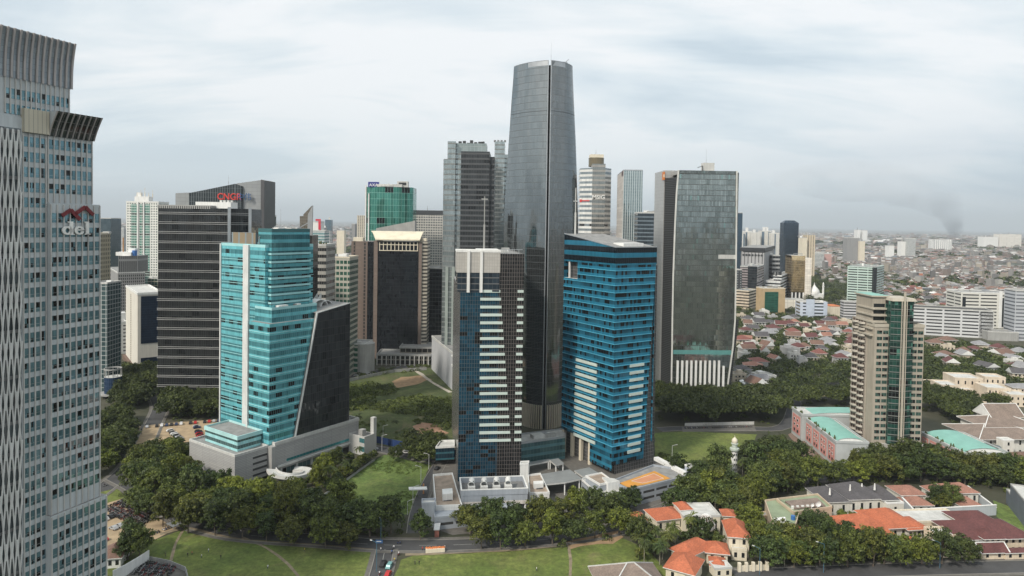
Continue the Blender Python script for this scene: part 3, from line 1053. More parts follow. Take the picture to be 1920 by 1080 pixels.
 for px, py, r_ in ((622, 574, 5.0), (633, 570, 4.0)):
  s_ = hit(P, A, px, py)
  c = L(s_, 9)
  zz = zwl + 1.5
  b = MB()
  N = 14
  for i in range(N):
   t0, t1 = math.pi * i / N, math.pi * (i + 1) / N
   q0, q1 = Vector((math.cos(t0), 0, math.sin(t0))), Vector((math.cos(t1), 0, math.sin(t1)))
   mk = lambda q_, d_, k_: (*(c + u * q_.x * r_ * k_ + v * d_).xy, zz + q_.z * r_ * .8 * k_)
   b.face([mk(q0, 0, 1), mk(q0, 6, 1), mk(q1, 6, 1), mk(q1, 0, 1)])
   b.face([mk(q0, 0, .9), mk(q1, 0, .9), mk(q1, 6, .9), mk(q0, 6, .9)])
   b.face([mk(q0, 0, 1), mk(q1, 0, 1), mk(q1, 0, .9), mk(q0, 0, .9)])
  b.build('roof_vault', WHITE, par)
 for px0, px1, y0, y1, nm in ((617, 634, 571, 549, 'roof_fin'),):
  s0, s1 = hit(P, A, px0, 570), hit(P, A, px1, 570)
  b = MB()
  for dd, mt in ((14, 0), (17, 0)):
   q_ = [f(s0, dd, zwl + .5), f(s1, dd, zwl + .5), f(s1, dd, zat(L(s1, dd), y1))]
   b.face(q_)
   b.face([f(s0, dd + .5, zwl + .5), f(s1, dd + .5, zat(L(s1, dd), y1)), f(s1, dd + .5, zwl + .5)])
   b.face([q_[0], q_[2], f(s1, dd + .5, zat(L(s1, dd), y1)), f(s0, dd + .5, zwl + .5)])
   b.face([q_[2], q_[1], f(s1, dd + .5, zwl + .5), f(s1, dd + .5, zat(L(s1, dd), y1))])
  b.build(nm, CONCL, par)
 an = gp(683, 855)
 q = thing('gatehouse_annex', 'small white two-storey annex with cyan windows and slim chimney behind the grey podium', 'annex', an)
 z = zat(an, 822)
 pl = fpx(an, rad(58), 702, 654, 840)
 keep_clear(pl, 1)
 shell(q, pl, 0, z, facade('annex_wall', fh=z / 2, cw=40, glass=(.07, .26, .29), glass2=(.15, .35, .37), span=(.50, .50, .48), sp=.42, frame=(.5, .5, .48), mw=8, hw=.1, vary=1), rim=.8, mrim=CONCL)
 c = pl[1]
 b = MB()
 b.box((c.x - 1, c.y + 2, 0), (2.4, 2.4, zat(c, 784)), rad(58))
 b.build('chimney', CONCL, q)
 b = MB()
 b.box((lerp(pl[0], pl[2], .4).x, lerp(pl[0], pl[2], .4).y, z), (3, 3, 3.5), rad(58))
 b.build('stair_house', CONC, q)
cyan_tower()
def tall_tower():
 P = gp(1020, 806)
 ang = rad(48)
 par = thing('glass_skyscraper', 'tallest tower, bulging steel grey glass skyscraper with dark split corner and pale mast', 'skyscraper', P)
 zt = zat(P, 109)
 rows = [(806, 968, 1066), (700, 958, 1074), (600, 949, 1080), (500, 943, 1085), (420, 941.5, 1086.5), (330, 946, 1084.5), (250, 951.5, 1082), (180, 956, 1079), (122, 960.5, 1076.5)]
 secs = []
 for py, xl, xr in rows:
  z = max(0, zat(P, py + (0 if py < 806 else 0)))
  secs.append((z if py != 122 else zt - 1.2, hit(P, ang + math.pi / 2, xl, py), hit(P, ang, xr, py)))
 fine = []
 for k in range(len(secs) - 1):
  p0, p1, p2, p3 = secs[max(k - 1, 0)], secs[k], secs[k + 1], secs[min(k + 2, len(secs) - 1)]
  for s in (0, .25, .5, .75):
   fine.append(tuple(.5 * ((2 * b) + (c - a) * s + (2 * a - 5 * b + 4 * c - d) * s * s + (3 * b - a - 3 * c + d) * s ** 3) if i else b + (c - b) * s for i, (a, b, c, d) in enumerate(zip(p0, p1, p2, p3))))
 secs = fine + [secs[-1]]
 gl = facade('steel_glass', fh=4.2, cw=1.55, glass=(.23, .255, .265), glass2=(.33, .36, .37), frame=(.08, .09, .095), mw=.10, hw=.22, metal=.93, rough=.05, vary=.6, tilt=.006, wob=.03, gscale=.01)
 gf = facade('steel_fins', fh=4.2, cw=1.55, glass=(.17, .19, .20), glass2=(.26, .285, .295), frame=(.15, .145, .135), mw=.3, hw=.16, metal=.92, rough=.07, vary=.7, tilt=.008, wob=.016, gscale=.01)
 nt = facade('notch_glass', fh=4.2, cw=1.2, glass=(.015, .018, .02), glass2=(.05, .06, .065), frame=(.03, .03, .03), metal=.4, vary=1)
 N = 8
 notch = 1.6
 def section(k):
  z, wl, wr = secs[k]
  Sx, Sy = wr, wl
  c0 = V2(P, ang, 0)
  u, v = Vector((math.cos(ang), math.sin(ang), 0)), Vector((-math.sin(ang), math.cos(ang), 0))
  bow = 2.6
  def side(a, b, out):
   return [a.lerp(b, i / N) + out * (bow * 4 * (i / N) * (1 - i / N)) for i in range(N + 1)]
  n = notch
  q = lambda x, y: c0 + u * x + v * y
  right = side(q(n * 1.0, .35), q(Sx - n, 0), -v)
  back = side(q(Sx, n), q(Sx, Sy - n), u)
  rear = side(q(Sx - n, Sy), q(n, Sy), v)
  left = side(q(0, Sy - n), q(.35, n * 1.0), -u)
  return z, right, back, rear, left
 S = [section(k) for k in range(len(secs))]
 parts = {1: ('right_facade', gf), 2: ('back_facade', gf), 3: ('rear_facade', gl), 4: ('left_facade', gl)}
 for idx, (nm, m) in parts.items():
  b = MB()
  for k in range(len(S) - 1):
   z0, z1 = S[k][0], S[k + 1][0]
   r0, r1 = S[k][idx], S[k + 1][idx]
   L0 = [0]
   for i in range(N):
    L0.append(L0[-1] + (r0[i + 1] - r0[i]).length)
   mid = sum(L0[-1:]) / 2
   for i in range(N):
    sc = (i / N - .5)
    w0 = 40
    b.face([(*r0[i].xy, z0), (*r0[i + 1].xy, z0), (*r1[i + 1].xy, z1), (*r1[i].xy, z1)], 0,
      [(40 + w0 * (i / N - .5), z0), (40 + w0 * ((i + 1) / N - .5), z0), (40 + w0 * ((i + 1) / N - .5), z1), (40 + w0 * (i / N - .5), z1)])
  b.build('facade', m, par, smooth=True)
 b = MB()
 for k in range(len(S) - 1):
  z0, z1 = S[k][0], S[k + 1][0]
  for i0, i1 in ((1, 2), (2, 3), (3, 4), (4, 1)):
   a0, c0, a1, c1 = S[k][i0][-1], S[k][i1][0], S[k + 1][i0][-1], S[k + 1][i1][0]
   inn0, inn1 = a0.lerp(c0, .5) , a1.lerp(c1, .5)
   ctr = Vector((S[k][2][4].x * .5 + S[k][4][4].x * .5, S[k][2][4].y * .5 + S[k][4][4].y * .5, 0))
   i_0, i_1 = inn0 + (ctr - inn0).normalized() * 1.6, inn1 + (ctr - inn1).normalized() * 1.6
   zz = z1 if k < len(S) - 2 else z1 - 3
   b.face([(*a0.xy, z0), (*i_0.xy, z0), (*i_1.xy, zz), (*a1.xy, zz)], 0, [(0, z0), (2, z0), (2, zz), (0, zz)])
   b.face([(*i_0.xy, z0), (*c0.xy, z0), (*c1.xy, zz), (*i_1.xy, zz)], 0, [(0, z0), (2, z0), (2, zz), (0, zz)])
 b.build('corner_slot', nt, par)
 b = MB()
 top = [p for i in (1, 2, 3, 4) for p in S[-1][i]]
 b.face([(*p.xy, zt - 4) for p in top], 0)
 b.build('roof', ROOFG, par)
 for i in (1, 2, 3, 4):                      # crown screens rise above the roof, inside face
  b = MB()
  r = S[-1][i]
  for j in range(N):
   q0, q1 = r[j], r[j + 1]
   b.face([(*q1.xy, zt - 4), (*q0.xy, zt - 4), (*q0.xy, zt - .8), (*q1.xy, zt - .8)])
   b.face([(*q0.xy, zt - 1.2), (*q1.xy, zt - 1.2), (*q1.xy, zt - .8), (*q0.xy, zt - .8)])
  b.build('crown_rim', METAL, par)
 zz = zat(P, 207)
 k = max(i for i in range(len(S) - 1) if S[i][0] <= zz)
 t_ = (zz - S[k][0]) / (S[k + 1][0] - S[k][0])
 for i in (1, 4):
  b = MB()
  r0 = [p.lerp(q, t_) for p, q in zip(S[k][i], S[k + 1][i])]
  e = (S[k][2][4] - S[k][4][4]).normalized() if i == 4 else (S[k][3][4] - S[k][1][4]).normalized()
  for j in range(N):
   a, c = r0[j] - e * .12, r0[j + 1] - e * .12
   b.face([(*a.xy, zz), (*c.xy, zz), (*c.xy, zz + .25), (*a.xy, zz + .25)])
  b.build('shadow_joint', DARK, par)
 for i in (1, 4):
  for j in range(0, 14):
   f_ = (j + .5) / 14
   x = f_ * N
   p = S[0][i][int(x)].lerp(S[0][i][int(x) + 1], x - int(x))
   b = MB()
   e = (S[0][3][4] - S[0][1][4]).normalized() if i == 1 else (S[0][2][4] - S[0][4][4]).normalized()
   b.box((p.x - e.x * .5, p.y - e.y * .5, 0), (.5, .9, 15), ang)
   b.build('lobby_fin', CREAM, par)
 for i, j in ((1, 0), (4, -1)):
  b = MB()
  for k in range(len(S) - 1):
   b.bar((*S[k][i][j].xy, S[k][0]), (*S[k + 1][i][j].xy, S[k + 1][0]), .5)
  b.build('corner_trim', METAL, par)
 mast(par, P.x + 1, P.y + 8, zt - 4, zat(V2(P, ang, 8), 78), .2)
 c = V2(P, rad(60), 14)
 b = MB()
 b.box((c.x + 3, c.y, zt - 4), (3, 2, 4.5), .3)
 b.bar((c.x + 3, c.y, zt), (c.x + 5.5, c.y, zt + 2.4), .4)
 b.build('cleaning_crane', METAL, par)
 keep_clear([p for i in (1, 2, 3, 4) for p in (S[14][i][0], S[14][i][-1])], 4)
tall_tower()
def blue_front():
 P = gp(858, 903)
 ang = rad(7)
 par = thing('dark_blue_office_tower', 'dark blue gridded office tower with two columns of white strip panels and pale roof box', 'office tower', P)
 fh = 3.95
 wr = hit(P, ang, 981, 600)
 poly = fpx(P, ang, 981, 849.5, 600, wl=None)
 z1 = zat(P, 545)
 zc = zat(P, 475)
 keep_clear(poly, 3)
 grid = facade('blue_grid', fh=fh / 2, cw=1.25, glass=(.007, .028, .046), glass2=(.024, .125, .21), frame=(.075, .075, .075), mw=.16, hw=.16, metal=.5, rough=.06, vary=1, tilt=.02, wob=.012, dark=.16)
 gridk = facade('black_grid', fh=fh / 2, cw=1.25, glass=(.010, .010, .011), glass2=(.03, .032, .034), frame=(.12, .105, .10), mw=.20, hw=.20, metal=.3, rough=.08, vary=1, dark=.3, dk1=1)
 side = facade('side_grid', fh=fh / 2, cw=1.25, glass=(.08, .085, .09), glass2=(.16, .17, .17), frame=(.22, .21, .2), mw=.2, hw=.2, metal=.4, rough=.2, vary=1)
 x1, x2 = hit(P, ang, 936, 545), wr
 b = MB()
 b.wall(P, V2(P, ang, x1), 0, z1, 0)
 b.wall(poly[1], poly[2], 0, zc, 1)
 b.wall(poly[2], poly[3], 0, z1, 1)
 b.wall(poly[3], poly[0], 0, z1, 1)
 b.face([(*q.xy, z1) for q in poly], 2)
 b.build('blue_facade', [grid, side, ROOFG], par)
 b = MB()
 n = Vector((math.sin(ang), -math.cos(ang), 0))
 a, c = V2(P, ang, x1), poly[1]
 p4 = [a + n * .25, c + n * .25, c + n * -.3, a + n * -.3]
 b.prism(p4, 0, zc, 0, 0)
 b.build('black_facade', gridk, par)
 nb = 22
 for k in range(nb):
  y = 546 + k * (843 - 546) / 19.2
  z = z1 - .9 - fh * k
  if z < 8:
   break
  f_ = min(1, k / 19)
  xr = lerp(hit(P, ang, 938, 548), hit(P, ang, 957, 843), f_)
  xl = lerp(hit(P, ang, 900.5, 548), hit(P, ang, 898.5, 843), f_)
  if k < 20:
   panel_strip(par, P, ang, xl, xr, z, 1.35, plain('pale_panel', (.52, .60, .56), .5, var=.08), 'white_panel', .5)
  if k < 20:
   panel_strip(par, P, ang, hit(P, ang, 969.5 - 2 * f_, 600), wr - .1, z, 1.35, MAT['pale_panel'], 'white_panel', .5)
 p0, p1 = P, V2(P, ang, hit(P, ang, 936, 520))
 crown = [P + n * .6 + Vector((-1.6, .4, 0)), p1 + n * .6, p1 - n * 14, P - n * 14 + Vector((-1.6, 0, 0))]
 dk = facade('crown_dark', fh=3, cw=2.2, glass=(.02, .03, .045), glass2=(.06, .09, .12), frame=(.12, .12, .12), mw=.08, hw=.5, metal=.5, vary=1)
 b = MB()
 zb_ = zat(P, 511)
 b.prism(crown, z1 - .5, zb_, 0, 1)
 b.build('crown_glazing', [dk, ROOFG], par)
 b = MB()
 b.prism(offs(crown, .35), zb_, zc + 1.2, 0, 1)
 b.build('roof_screen', [facade('pale_grid', fh=1.5, cw=1.25, glass=(.40, .38, .35), glass2=(.46, .44, .41), frame=(.30, .29, .27), mw=.14, hw=.14, rough=.6, metal=0, vary=1, tilt=0, wob=0), ROOFL], par)
 q = MB()
 parapet(q, offs(crown, .5), zc + .6, 1.0, .5)
 q.build('parapet', WHITE, par)
 for px in (878, 902):
  s = hit(P, ang, px, 520)
  panel_strip(par, P, ang, s - .7, s + .7, z1 - .8, zc - z1 + 2.2, WHITE, 'crown_column', 1.3)
 b = MB()
 c = V2(P, ang, hit(P, ang, 915, 480)) - n * 6
 b.box((c.x, c.y, zc - .5), (11, 9, 2.6), ang)
 b.build('plant_room', WHITE, par)
 b = MB()
 q = [V2(P, ang, x1), poly[1], poly[2], V2(V2(P, ang, x1), ang + math.pi / 2, 16)]
 b.prism(q, z1, zc - .6, 1, 0)
 b.build('roof_block', [ROOFG, gridk], par)
 for px in (910.5,):
  c = V2(P, ang, hit(P, ang, px, 470)) - n * 10
  m_ = mast(par, c.x, c.y, zc, zat(c, 368), .8, CONC)
  b = MB()
  zz = zat(c, 374)
  b.box((c.x, c.y, zz), (3.2, .5, .4), ang)
  b.build('antenna_arm', CONCL, par)
 b = MB()
 for k in range(7):
  c = V2(P, ang, x1 + 1 + k * 1.5) - n * (3 + (k % 3) * 3)
  b.bar((c.x, c.y, zc - .6), (c.x, c.y, zc + 2.2), .22)
 c0, c1 = V2(P, ang, x1 + .6) - n * 3, V2(P, ang, wr - .5) - n * 3
 b.bar((*c0.xy, zc + 2), (*c1.xy, zc + 2), .22)
 b.build('roof_gantry', METAL, par)
 plant(par, q, zc - .5, 3, 12, 2)
 return P, ang
blue_front()
def blue_pair():
 P = gp(1147, 893)
 A = rad(33)
 B_ = A + math.pi / 2
 par = thing('blue_banded_office_tower', 'bright blue banded glass office tower with wedge roof and stacks of white strips', 'office tower', P)
 n = Vector((math.sin(A), -math.cos(A), 0))           # outward of the right face
 m = Vector((-math.cos(A), -math.sin(A), 0))          # outward of the left face
 wl = hit(P, B_, 1055, 650)
 wr = hit(P, A, 1232, 465)
 wrb = hit(P, A, 1206, 860)
 fh = 3.78
 zc = zat(P, 464)
 za = 13.5
 bl = facade('blue_bands', fh=fh, cw=1.3, glass=(.012, .045, .07), glass2=(.04, .23, .36), span=(.045, .31, .49), sp=.44, frame=(.02, .075, .105), mw=.08, hw=.08,
    metal=.45, rough=.06, vary=1, dark=.34, dk1=1, span_metal=.5, span_rough=.12, tilt=.012, grp=1)
 top = facade('blue_crown_bands', fh=fh * 1.45, cw=1.3, glass=(.008, .010, .014), glass2=(.014, .02, .028), span=(.035, .23, .36), sp=.48, frame=(.02, .07, .1), mw=.07, hw=.2,
     metal=.45, rough=.08, vary=1, span_metal=.5, span_rough=.15, z0=zc)
 keep_clear(fp(P, A, wr, wl), 4)
 zt = zat(P, 553 - 60)                                    # from here up: crown
 Q = lambda a, b: P + Vector((math.cos(A), math.sin(A), 0)) * a + Vector((math.cos(B_), math.sin(B_), 0)) * b
 zL = zat(Q(0, wl), 438)
 zcut0, zcut1 = zat(Q(0, wl), 520), zat(Q(0, wl), 489)
 bcut = hit(P, B_, 1083, 505)
 b = MB()
 def lw(b0, b1, z0, z1, mm, z1b=None):
  a_, c_ = Q(0, b0), Q(0, b1)
  b.wall(a_, c_, z0, z1 if z1b is None else z1b, mm, z1b=z1, u0=-b0)
 bmid = hit(P, B_, 1105, 880)
 a_, c_ = Q(0, wl), Q(0, bcut)
 b.wall(Q(0, wl), Q(0, bcut), za, zcut0, 0, u0=0)
 b.wall(Q(0, bcut), P, za, zcut1, 0, u0=(wl - bcut))
 b.wall(Q(0, bmid), P, 2.5, za, 0, u0=wl - bmid)
 b.wall(Q(12, bmid), Q(0, bmid), 2.5, za, 0)
 b.wall(P, Q(wrb, 0), za - 8, zcut1, 0, P, Q(lerp(wrb, wr, .93), 0))
 b.wall(Q(lerp(wrb, wr, .9), .1), Q(lerp(wrb, wr, .9), wl), za, zcut1, 1)
 b.wall(Q(wrb, wl), Q(0, wl), za, zcut1, 1)
 b.face([(*Q(0, 0).xy, za), (*Q(0, wl).xy, za), (*Q(wrb, wl).xy, za), (*Q(wrb, 0).xy, za)], 2)
 b.build('facade', [bl, bl, CONCD], par)
 b = MB()
 b.wall(Q(0, wl), Q(0, 0), zcut1, zL, 0, z1b=zc)
 b.wall(P, Q(wr, 0), zcut1, zc, 0, u0=wl)
 b.wall(Q(wr, 0), Q(wr, wl), zcut1, zc, 0, z1b=zL)
 b.wall(Q(wr, wl), Q(0, wl), zcut1, zL, 0)
 b.face([(*Q(0, 0).xy, zc), (*Q(wr, 0).xy, zc), (*Q(wr, wl).xy, zL), (*Q(0, wl).xy, zL)], 1)
 b.face([(*Q(0, wl).xy, zcut1), (*Q(wr, wl).xy, zcut1), (*Q(wr, 0).xy, zcut1), (*Q(0, 0).xy, zcut1)], 1)
 b.build('crown', [top, ROOFG], par)
 b = MB()
 b.wall(Q(5, wl), Q(5, bcut), zcut0, zcut1, 0)
 b.wall(Q(5, bcut), Q(0, bcut), zcut0, zcut1, 0)
 b.face([(*Q(0, wl).xy, zcut0), (*Q(0, bcut).xy, zcut0), (*Q(5, bcut).xy, zcut0), (*Q(5, wl).xy, zcut0)], 1)
 b.build('loggia', [facade('loggia_grid', fh=2, cw=1.3, glass=(.03, .035, .04), glass2=(.10, .09, .07), frame=(.2, .18, .15), mw=.2, hw=.2, metal=.2, rough=.3), CONCL], par)
 b = MB()
 c = Q(.8, hit(P, B_, 1066, 505))
 b.box((c.x, c.y, zcut0), (.8, .8, zcut1 - zcut0), A)
 b.build('loggia_post', WHITE, par)
 c = Q(wr * .42, 3)
 b = MB()
 b.box((c.x, c.y + 4, zc + .3), (14, 8, 1.8), A)
 b.build('plant_room', WHITE, par)
 b = MB()
 b.bar((*Q(0, 0).xy, zc + .1), (*Q(wr, 0).xy, zc + .1), .5)
 b.bar((*Q(0, 0).xy, zc + .1), (*Q(0, wl).xy, zL + .1), .5)
 b.build('roof_edge', METAL, par)
 for k in range(int((zcut1 - za) / fh) + 1):
  z = math.ceil(za / fh) * fh + k * fh
  if z > zcut1 - 1:
   break
  t_ = (z - za + 8) / (zcut1 - za + 8)
  e = lerp(wrb, lerp(wrb, wr, .93), t_)
  b = MB()
  dd = .35
  hb = .32
  bl_end = wl if z < zcut0 else bcut
  A0, A1, A2 = Q(0, bl_end) + m * dd, P + m * dd + n * dd, Q(e, 0) + n * dd
  for (s_, e_, s0, e0) in ((A0, A1, Q(0, bl_end), P), (A1, A2, P, Q(e, 0))):
   b.wall(s_, e_, z, z + hb)
   b.face([(*s_.xy, z + hb), (*e_.xy, z + hb), (*e0.xy, z + hb), (*s0.xy, z + hb)])
   b.face([(*s0.xy, z), (*e0.xy, z), (*e_.xy, z), (*s_.xy, z)])
  b.build('floor_ledge', plain('blue_ledge', (.08, .34, .48), .35), par)
 pale = MAT['pale_panel']
 for k in range(12):
  z = zat(Q(0, hit(P, B_, 1100, 680)), 682) - k * fh
  panel_strip(par, Q(0, wl), B_ + math.pi, wl - hit(P, B_, 1080 - k * .2, 720), wl - hit(P, B_, 1119.5 - k * .1, 720), z, 1.5, pale, 'white_strip', .55)
 for k in range(13):
  z = zat(Q(10, 0), 689) - k * fh
  if z < 8:
   break
  panel_strip(par, P, A, hit(P, A, 1180 - k * .1, 720), hit(P, A, 1206 - k * .35, 720), z, 1.5, pale, 'white_strip', .55)
 g = facade('grey_grid', fh=fh / 2, cw=1.2, glass=(.05, .052, .055), glass2=(.11, .115, .12), frame=(.20, .195, .19), mw=.22, hw=.16, metal=.3, rough=.2, vary=1)
 s = [Q(3, 1.2), Q(hit(Q(0, 1.2), A, 1228.5, 700), 1.2), Q(hit(Q(0, 1.2), A, 1228.5, 700), wl - 1), Q(3, wl - 1)]
 b = MB()
 b.prism(s, 0, zcut1 - .5, 0, 1)
 b.build('service_block', [g, ROOFG], par)
 for k in range(4):
  bb = bmid + 1 + k * (wl - 2.2 - bmid) / 3
  c = Q(1.2, bb)
  b = MB()
  b.box((c.x, c.y, 0), (1.7, 1.7, za), A)
  b.build('column', CREAM, par)
 b = MB()
 b.prism([Q(4, 2), Q(wrb - 1, 2), Q(wrb - 1, wl - 2), Q(4, wl - 2)], 0, za, 0, 0)
 b.build('lobby', facade('lobby_glass', fh=4.5, cw=2, glass=(.012, .02, .022), glass2=(.05, .06, .06), frame=(.06, .06, .06), vary=1), par)
 c = Q(wr * .2, wl * .95)
 mast(par, c.x, c.y, zL - 2, zat(c, 352), .9, CONCL)
 zz = zat(c, 378)
 b = MB()
 b.box((c.x, c.y, zz), (2.6, .5, .5), A)
 b.box((c.x, c.y, zz), (.5, 2.6, .5), A)
 b.build('antenna_arm', CONCL, par)
blue_pair()
def tapered_tower():
 P = gp(1262, 748)
 ang = rad(2)
 par = thing('finned_glass_tower', 'tall finned glass tower with curved white edges and orange square sign', 'office tower', P)
 zt = zat(P, 319)
 n = Vector((math.sin(ang), -math.cos(ang), 0))
 S = lambda px, py: hit(P, ang, px, py)
 rows = [(748, 1258.5, 1361), (700, 1259, 1367), (650, 1260, 1374), (600, 1260.5, 1378), (520, 1262, 1379.5), (420, 1265.5, 1380.5), (360, 1268.5, 1381), (319, 1272, 1381.5)]
 gl = facade('fin_glass', fh=4.0, cw=1.35, glass=(.20, .235, .23), glass2=(.42, .47, .46), frame=(.06, .062, .06), mw=.16, hw=.36, metal=.93, rough=.06, vary=1, tilt=.012, wob=.008, lit=.02, litc=(.3, .42, .4))
 wl = hit(P, ang + math.pi / 2, 1240, 420)
 keep_clear(fp(P, ang, S(1385, 600), wl), 4)
 b = MB()
 lt, rt = MB(), MB()
 zs = [max(0, zat(P, r[0])) for r in rows]
 for k in range(len(rows) - 1):
  a0, a1 = S(rows[k][1], rows[k][0]), S(rows[k + 1][1], rows[k + 1][0])
  c0, c1 = S(rows[k][2], rows[k][0]), S(rows[k + 1][2], rows[k + 1][0])
  q = [V2(P, ang, a0), V2(P, ang, c0), V2(P, ang, c1), V2(P, ang, a1)]
  b.face([(*q[0].xy, zs[k]), (*q[1].xy, zs[k]), (*q[2].xy, zs[k + 1]), (*q[3].xy, zs[k + 1])], 0, [(a0, zs[k]), (c0, zs[k]), (c1, zs[k + 1]), (a1, zs[k + 1])])
  for t_, s0, s1 in ((lt, a0, a1), (rt, c0, c1)):
   p0, p1 = V2(P, ang, s0) + n * .2, V2(P, ang, s1) + n * .2
   t_.bar((*p0.xy, zs[k]), (*p1.xy, zs[k + 1] + .05), 1.0, .9, up=n)
  e0, e1 = V2(V2(P, ang, c0), ang + math.pi / 2, wl), V2(V2(P, ang, c1), ang + math.pi / 2, wl)
  b.face([(*q[1].xy, zs[k]), (*e0.xy, zs[k]), (*e1.xy, zs[k + 1]), (*q[2].xy, zs[k + 1])], 0, [(0, zs[k]), (wl, zs[k]), (wl, zs[k + 1]), (0, zs[k + 1])])
 b.build('facade', [gl], par)
 wm = plain('tower_edge_white', (.60, .60, .57), .45)
 lt.build('edge_trim', wm, par)
 rt.build('edge_trim', wm, par)
 lo = facade('louvre_slot', fh=1.35, cw=60, glass=(.012, .013, .014), glass2=(.02, .02, .02), frame=(.10, .105, .11), mw=0, hw=.35, metal=.2, rough=.3)
 pa = facade('side_panels', fh=2.7, cw=2.6, glass=(.40, .40, .39), glass2=(.46, .46, .45), frame=(.24, .24, .24), mw=.07, hw=.1, metal=.3, rough=.35, vary=1)
 d1 = wl * .36
 b = MB()
 a = lambda s, d: V2(V2(P, ang, s), ang + math.pi / 2, d)
 b.wall(a(S(1268, 400) - 5, d1 + .4), a(S(1268, 400) + 1, .4), 0, zt - 5, 0)
 b.wall(a(S(1268, 400) + .5, .45), a(S(1272, 400), .45), 0, zt - 1, 0)
 b.build('louvre_slot', lo, par)
 sl_ = S(1262, 420) - .0
 c = [a(sl_ - 3.2, d1), a(sl_ + 12, d1), a(sl_ + 12, wl), a(sl_ - 3.2, wl)]
 c = [V2(P, ang, 0)] * 0 + c
 b = MB()
 b.prism(c, 0, zt + 1, 0, 1)
 b.build('side_core', [pa, ROOFG], par)
 b = MB()
 b.wall(V2(P, ang, S(1381.5, 319)) + n * -.5, V2(P, ang, S(1386, 319)) + n * -.5, 60, zt - 1, 0, None, None)
 b.wall(V2(P, ang, S(1362, 748)) - n * .5, V2(P, ang, S(1368, 748)) - n * .5, 0, 60, 0, V2(P, ang, S(1379, 600)) - n * .5, V2(P, ang, S(1386, 600)) - n * .5)
 b.build('black_louvres', lo, par)
 b = MB()
 b.prism([a(S(1272, 319), 0), a(S(1381, 319), 0), a(S(1381, 319), wl), a(S(1272, 319), wl)], zt - 3, zt, 0, 1)
 b.build('roof', [pa, ROOFG], par)
 for k in range(11):
  s = S(1270 + k * 8.6, 700)
  zb = zat(V2(P, ang, s), 676)
  if k > 9:
   zb -= 4
  panel_strip(par, P, ang, s - .75, s + .75, 0, zb, WHITE, 'plinth_fin', .8)
 c = a(S(1335, 310), 10)
 b = MB()
 b.box((c.x, c.y, zt), (8, 7, zat(c, 306) - zt), ang)
 b.build('lift_house', CONCL, par)
 b = MB()
 c = a(S(1322, 310), 6)
 b.bar((c.x, c.y, zt), (c.x, c.y, zt + 4), .5)
 b.bar((c.x, c.y, zt + 4), (c.x - 4, c.y - 1, zt + 2.5), .4)
 b.build('cleaning_crane', DARK, par)
 mast(par, a(S(1332, 310), 10).x, a(S(1332, 310), 10).y, zt + 5, zt + 17, .2)
 b = MB()
 zz = zat(c, 337)
 q = a(sl_ - 3.2, d1)
 b.box((q.x - .2, q.y + 1.5, zz), (1.0, 5, 6.2), ang)
 b.build('sign_board', plain('orange_sign', (.62, .20, .045), .5), par)
 b = MB()
 b.wall((q.x - 1.0, q.y - 1.05), (q.x + .3, q.y - 1.05), zz + 2, zz + 4.2)
 b.build('sign_mark', plain('sign_pale', (.7, .5, .35), .5), par)
 for y0, y1, px0, px1 in ((654, 648, 1261, 1374),):
  z0, z1 = zat(P, y0 + 10), zat(P, y0 + 2)
  panel_strip(par, P, ang, S(px0, y0) + .6, S(px1, y0) - 1, z0, z1 - z0, plain('teal_band', (.10, .26, .25), .3), 'teal_band', .12)
 panel_strip(par, P, ang, S(1347, 485), S(1380, 485), zat(P, 484), 3.0, CONCL, 'plant_floor', .15)
tapered_tower()
def bg(name, label, cat, Y, pc, pr, ytop, mat, pl=None, ang=0.0, depth=24, roof=None, rim=.8, mrim=None, n_roof=2, z0=0.0, yref=None, side=None, seed=None, ledge=None, group=None):
 P = at(pc, yref or (ytop + 60), Y)
 P.z = 0
 a = rad(ang)
 wr = hit(P, a, pr, yref or (ytop + 60))
 wl = depth if pl is None else hit(P, a + math.pi / 2, pl, yref or (ytop + 60))
 poly = fp(P, a, wr, wl)
 par = thing(name, label, cat, P, group)
 z1 = zat(P, ytop)
 b = MB()
 b.wall(poly[0], poly[1], z0, z1, 0)
 for i in (1, 2, 3):
  b.wall(poly[i], poly[(i + 1) % 4], z0, z1, 2)
 b.face([(*q.xy, z1) for q in poly], 1)
 b.build('facade', [mat, roof or ROOFG, side or mat], par)
 if rim:
  q = MB()
  parapet(q, offs(poly, .15), z1 - .5, rim + .5, .5)
  q.build('parapet', mrim or CONCL, par)
 if n_roof:
  plant(par, poly, z1, n_roof, seed or int(pc), max(2.5, Y / 250))
 if ledge:
  ledges(par, poly, ledge[0], ledge[1], int((z1 - ledge[0]) / ledge[1]), ledge[2], ledge[3], ledge[4], 'floor_band')
 keep_clear(poly, 3)
 return par, P, poly, z1, a
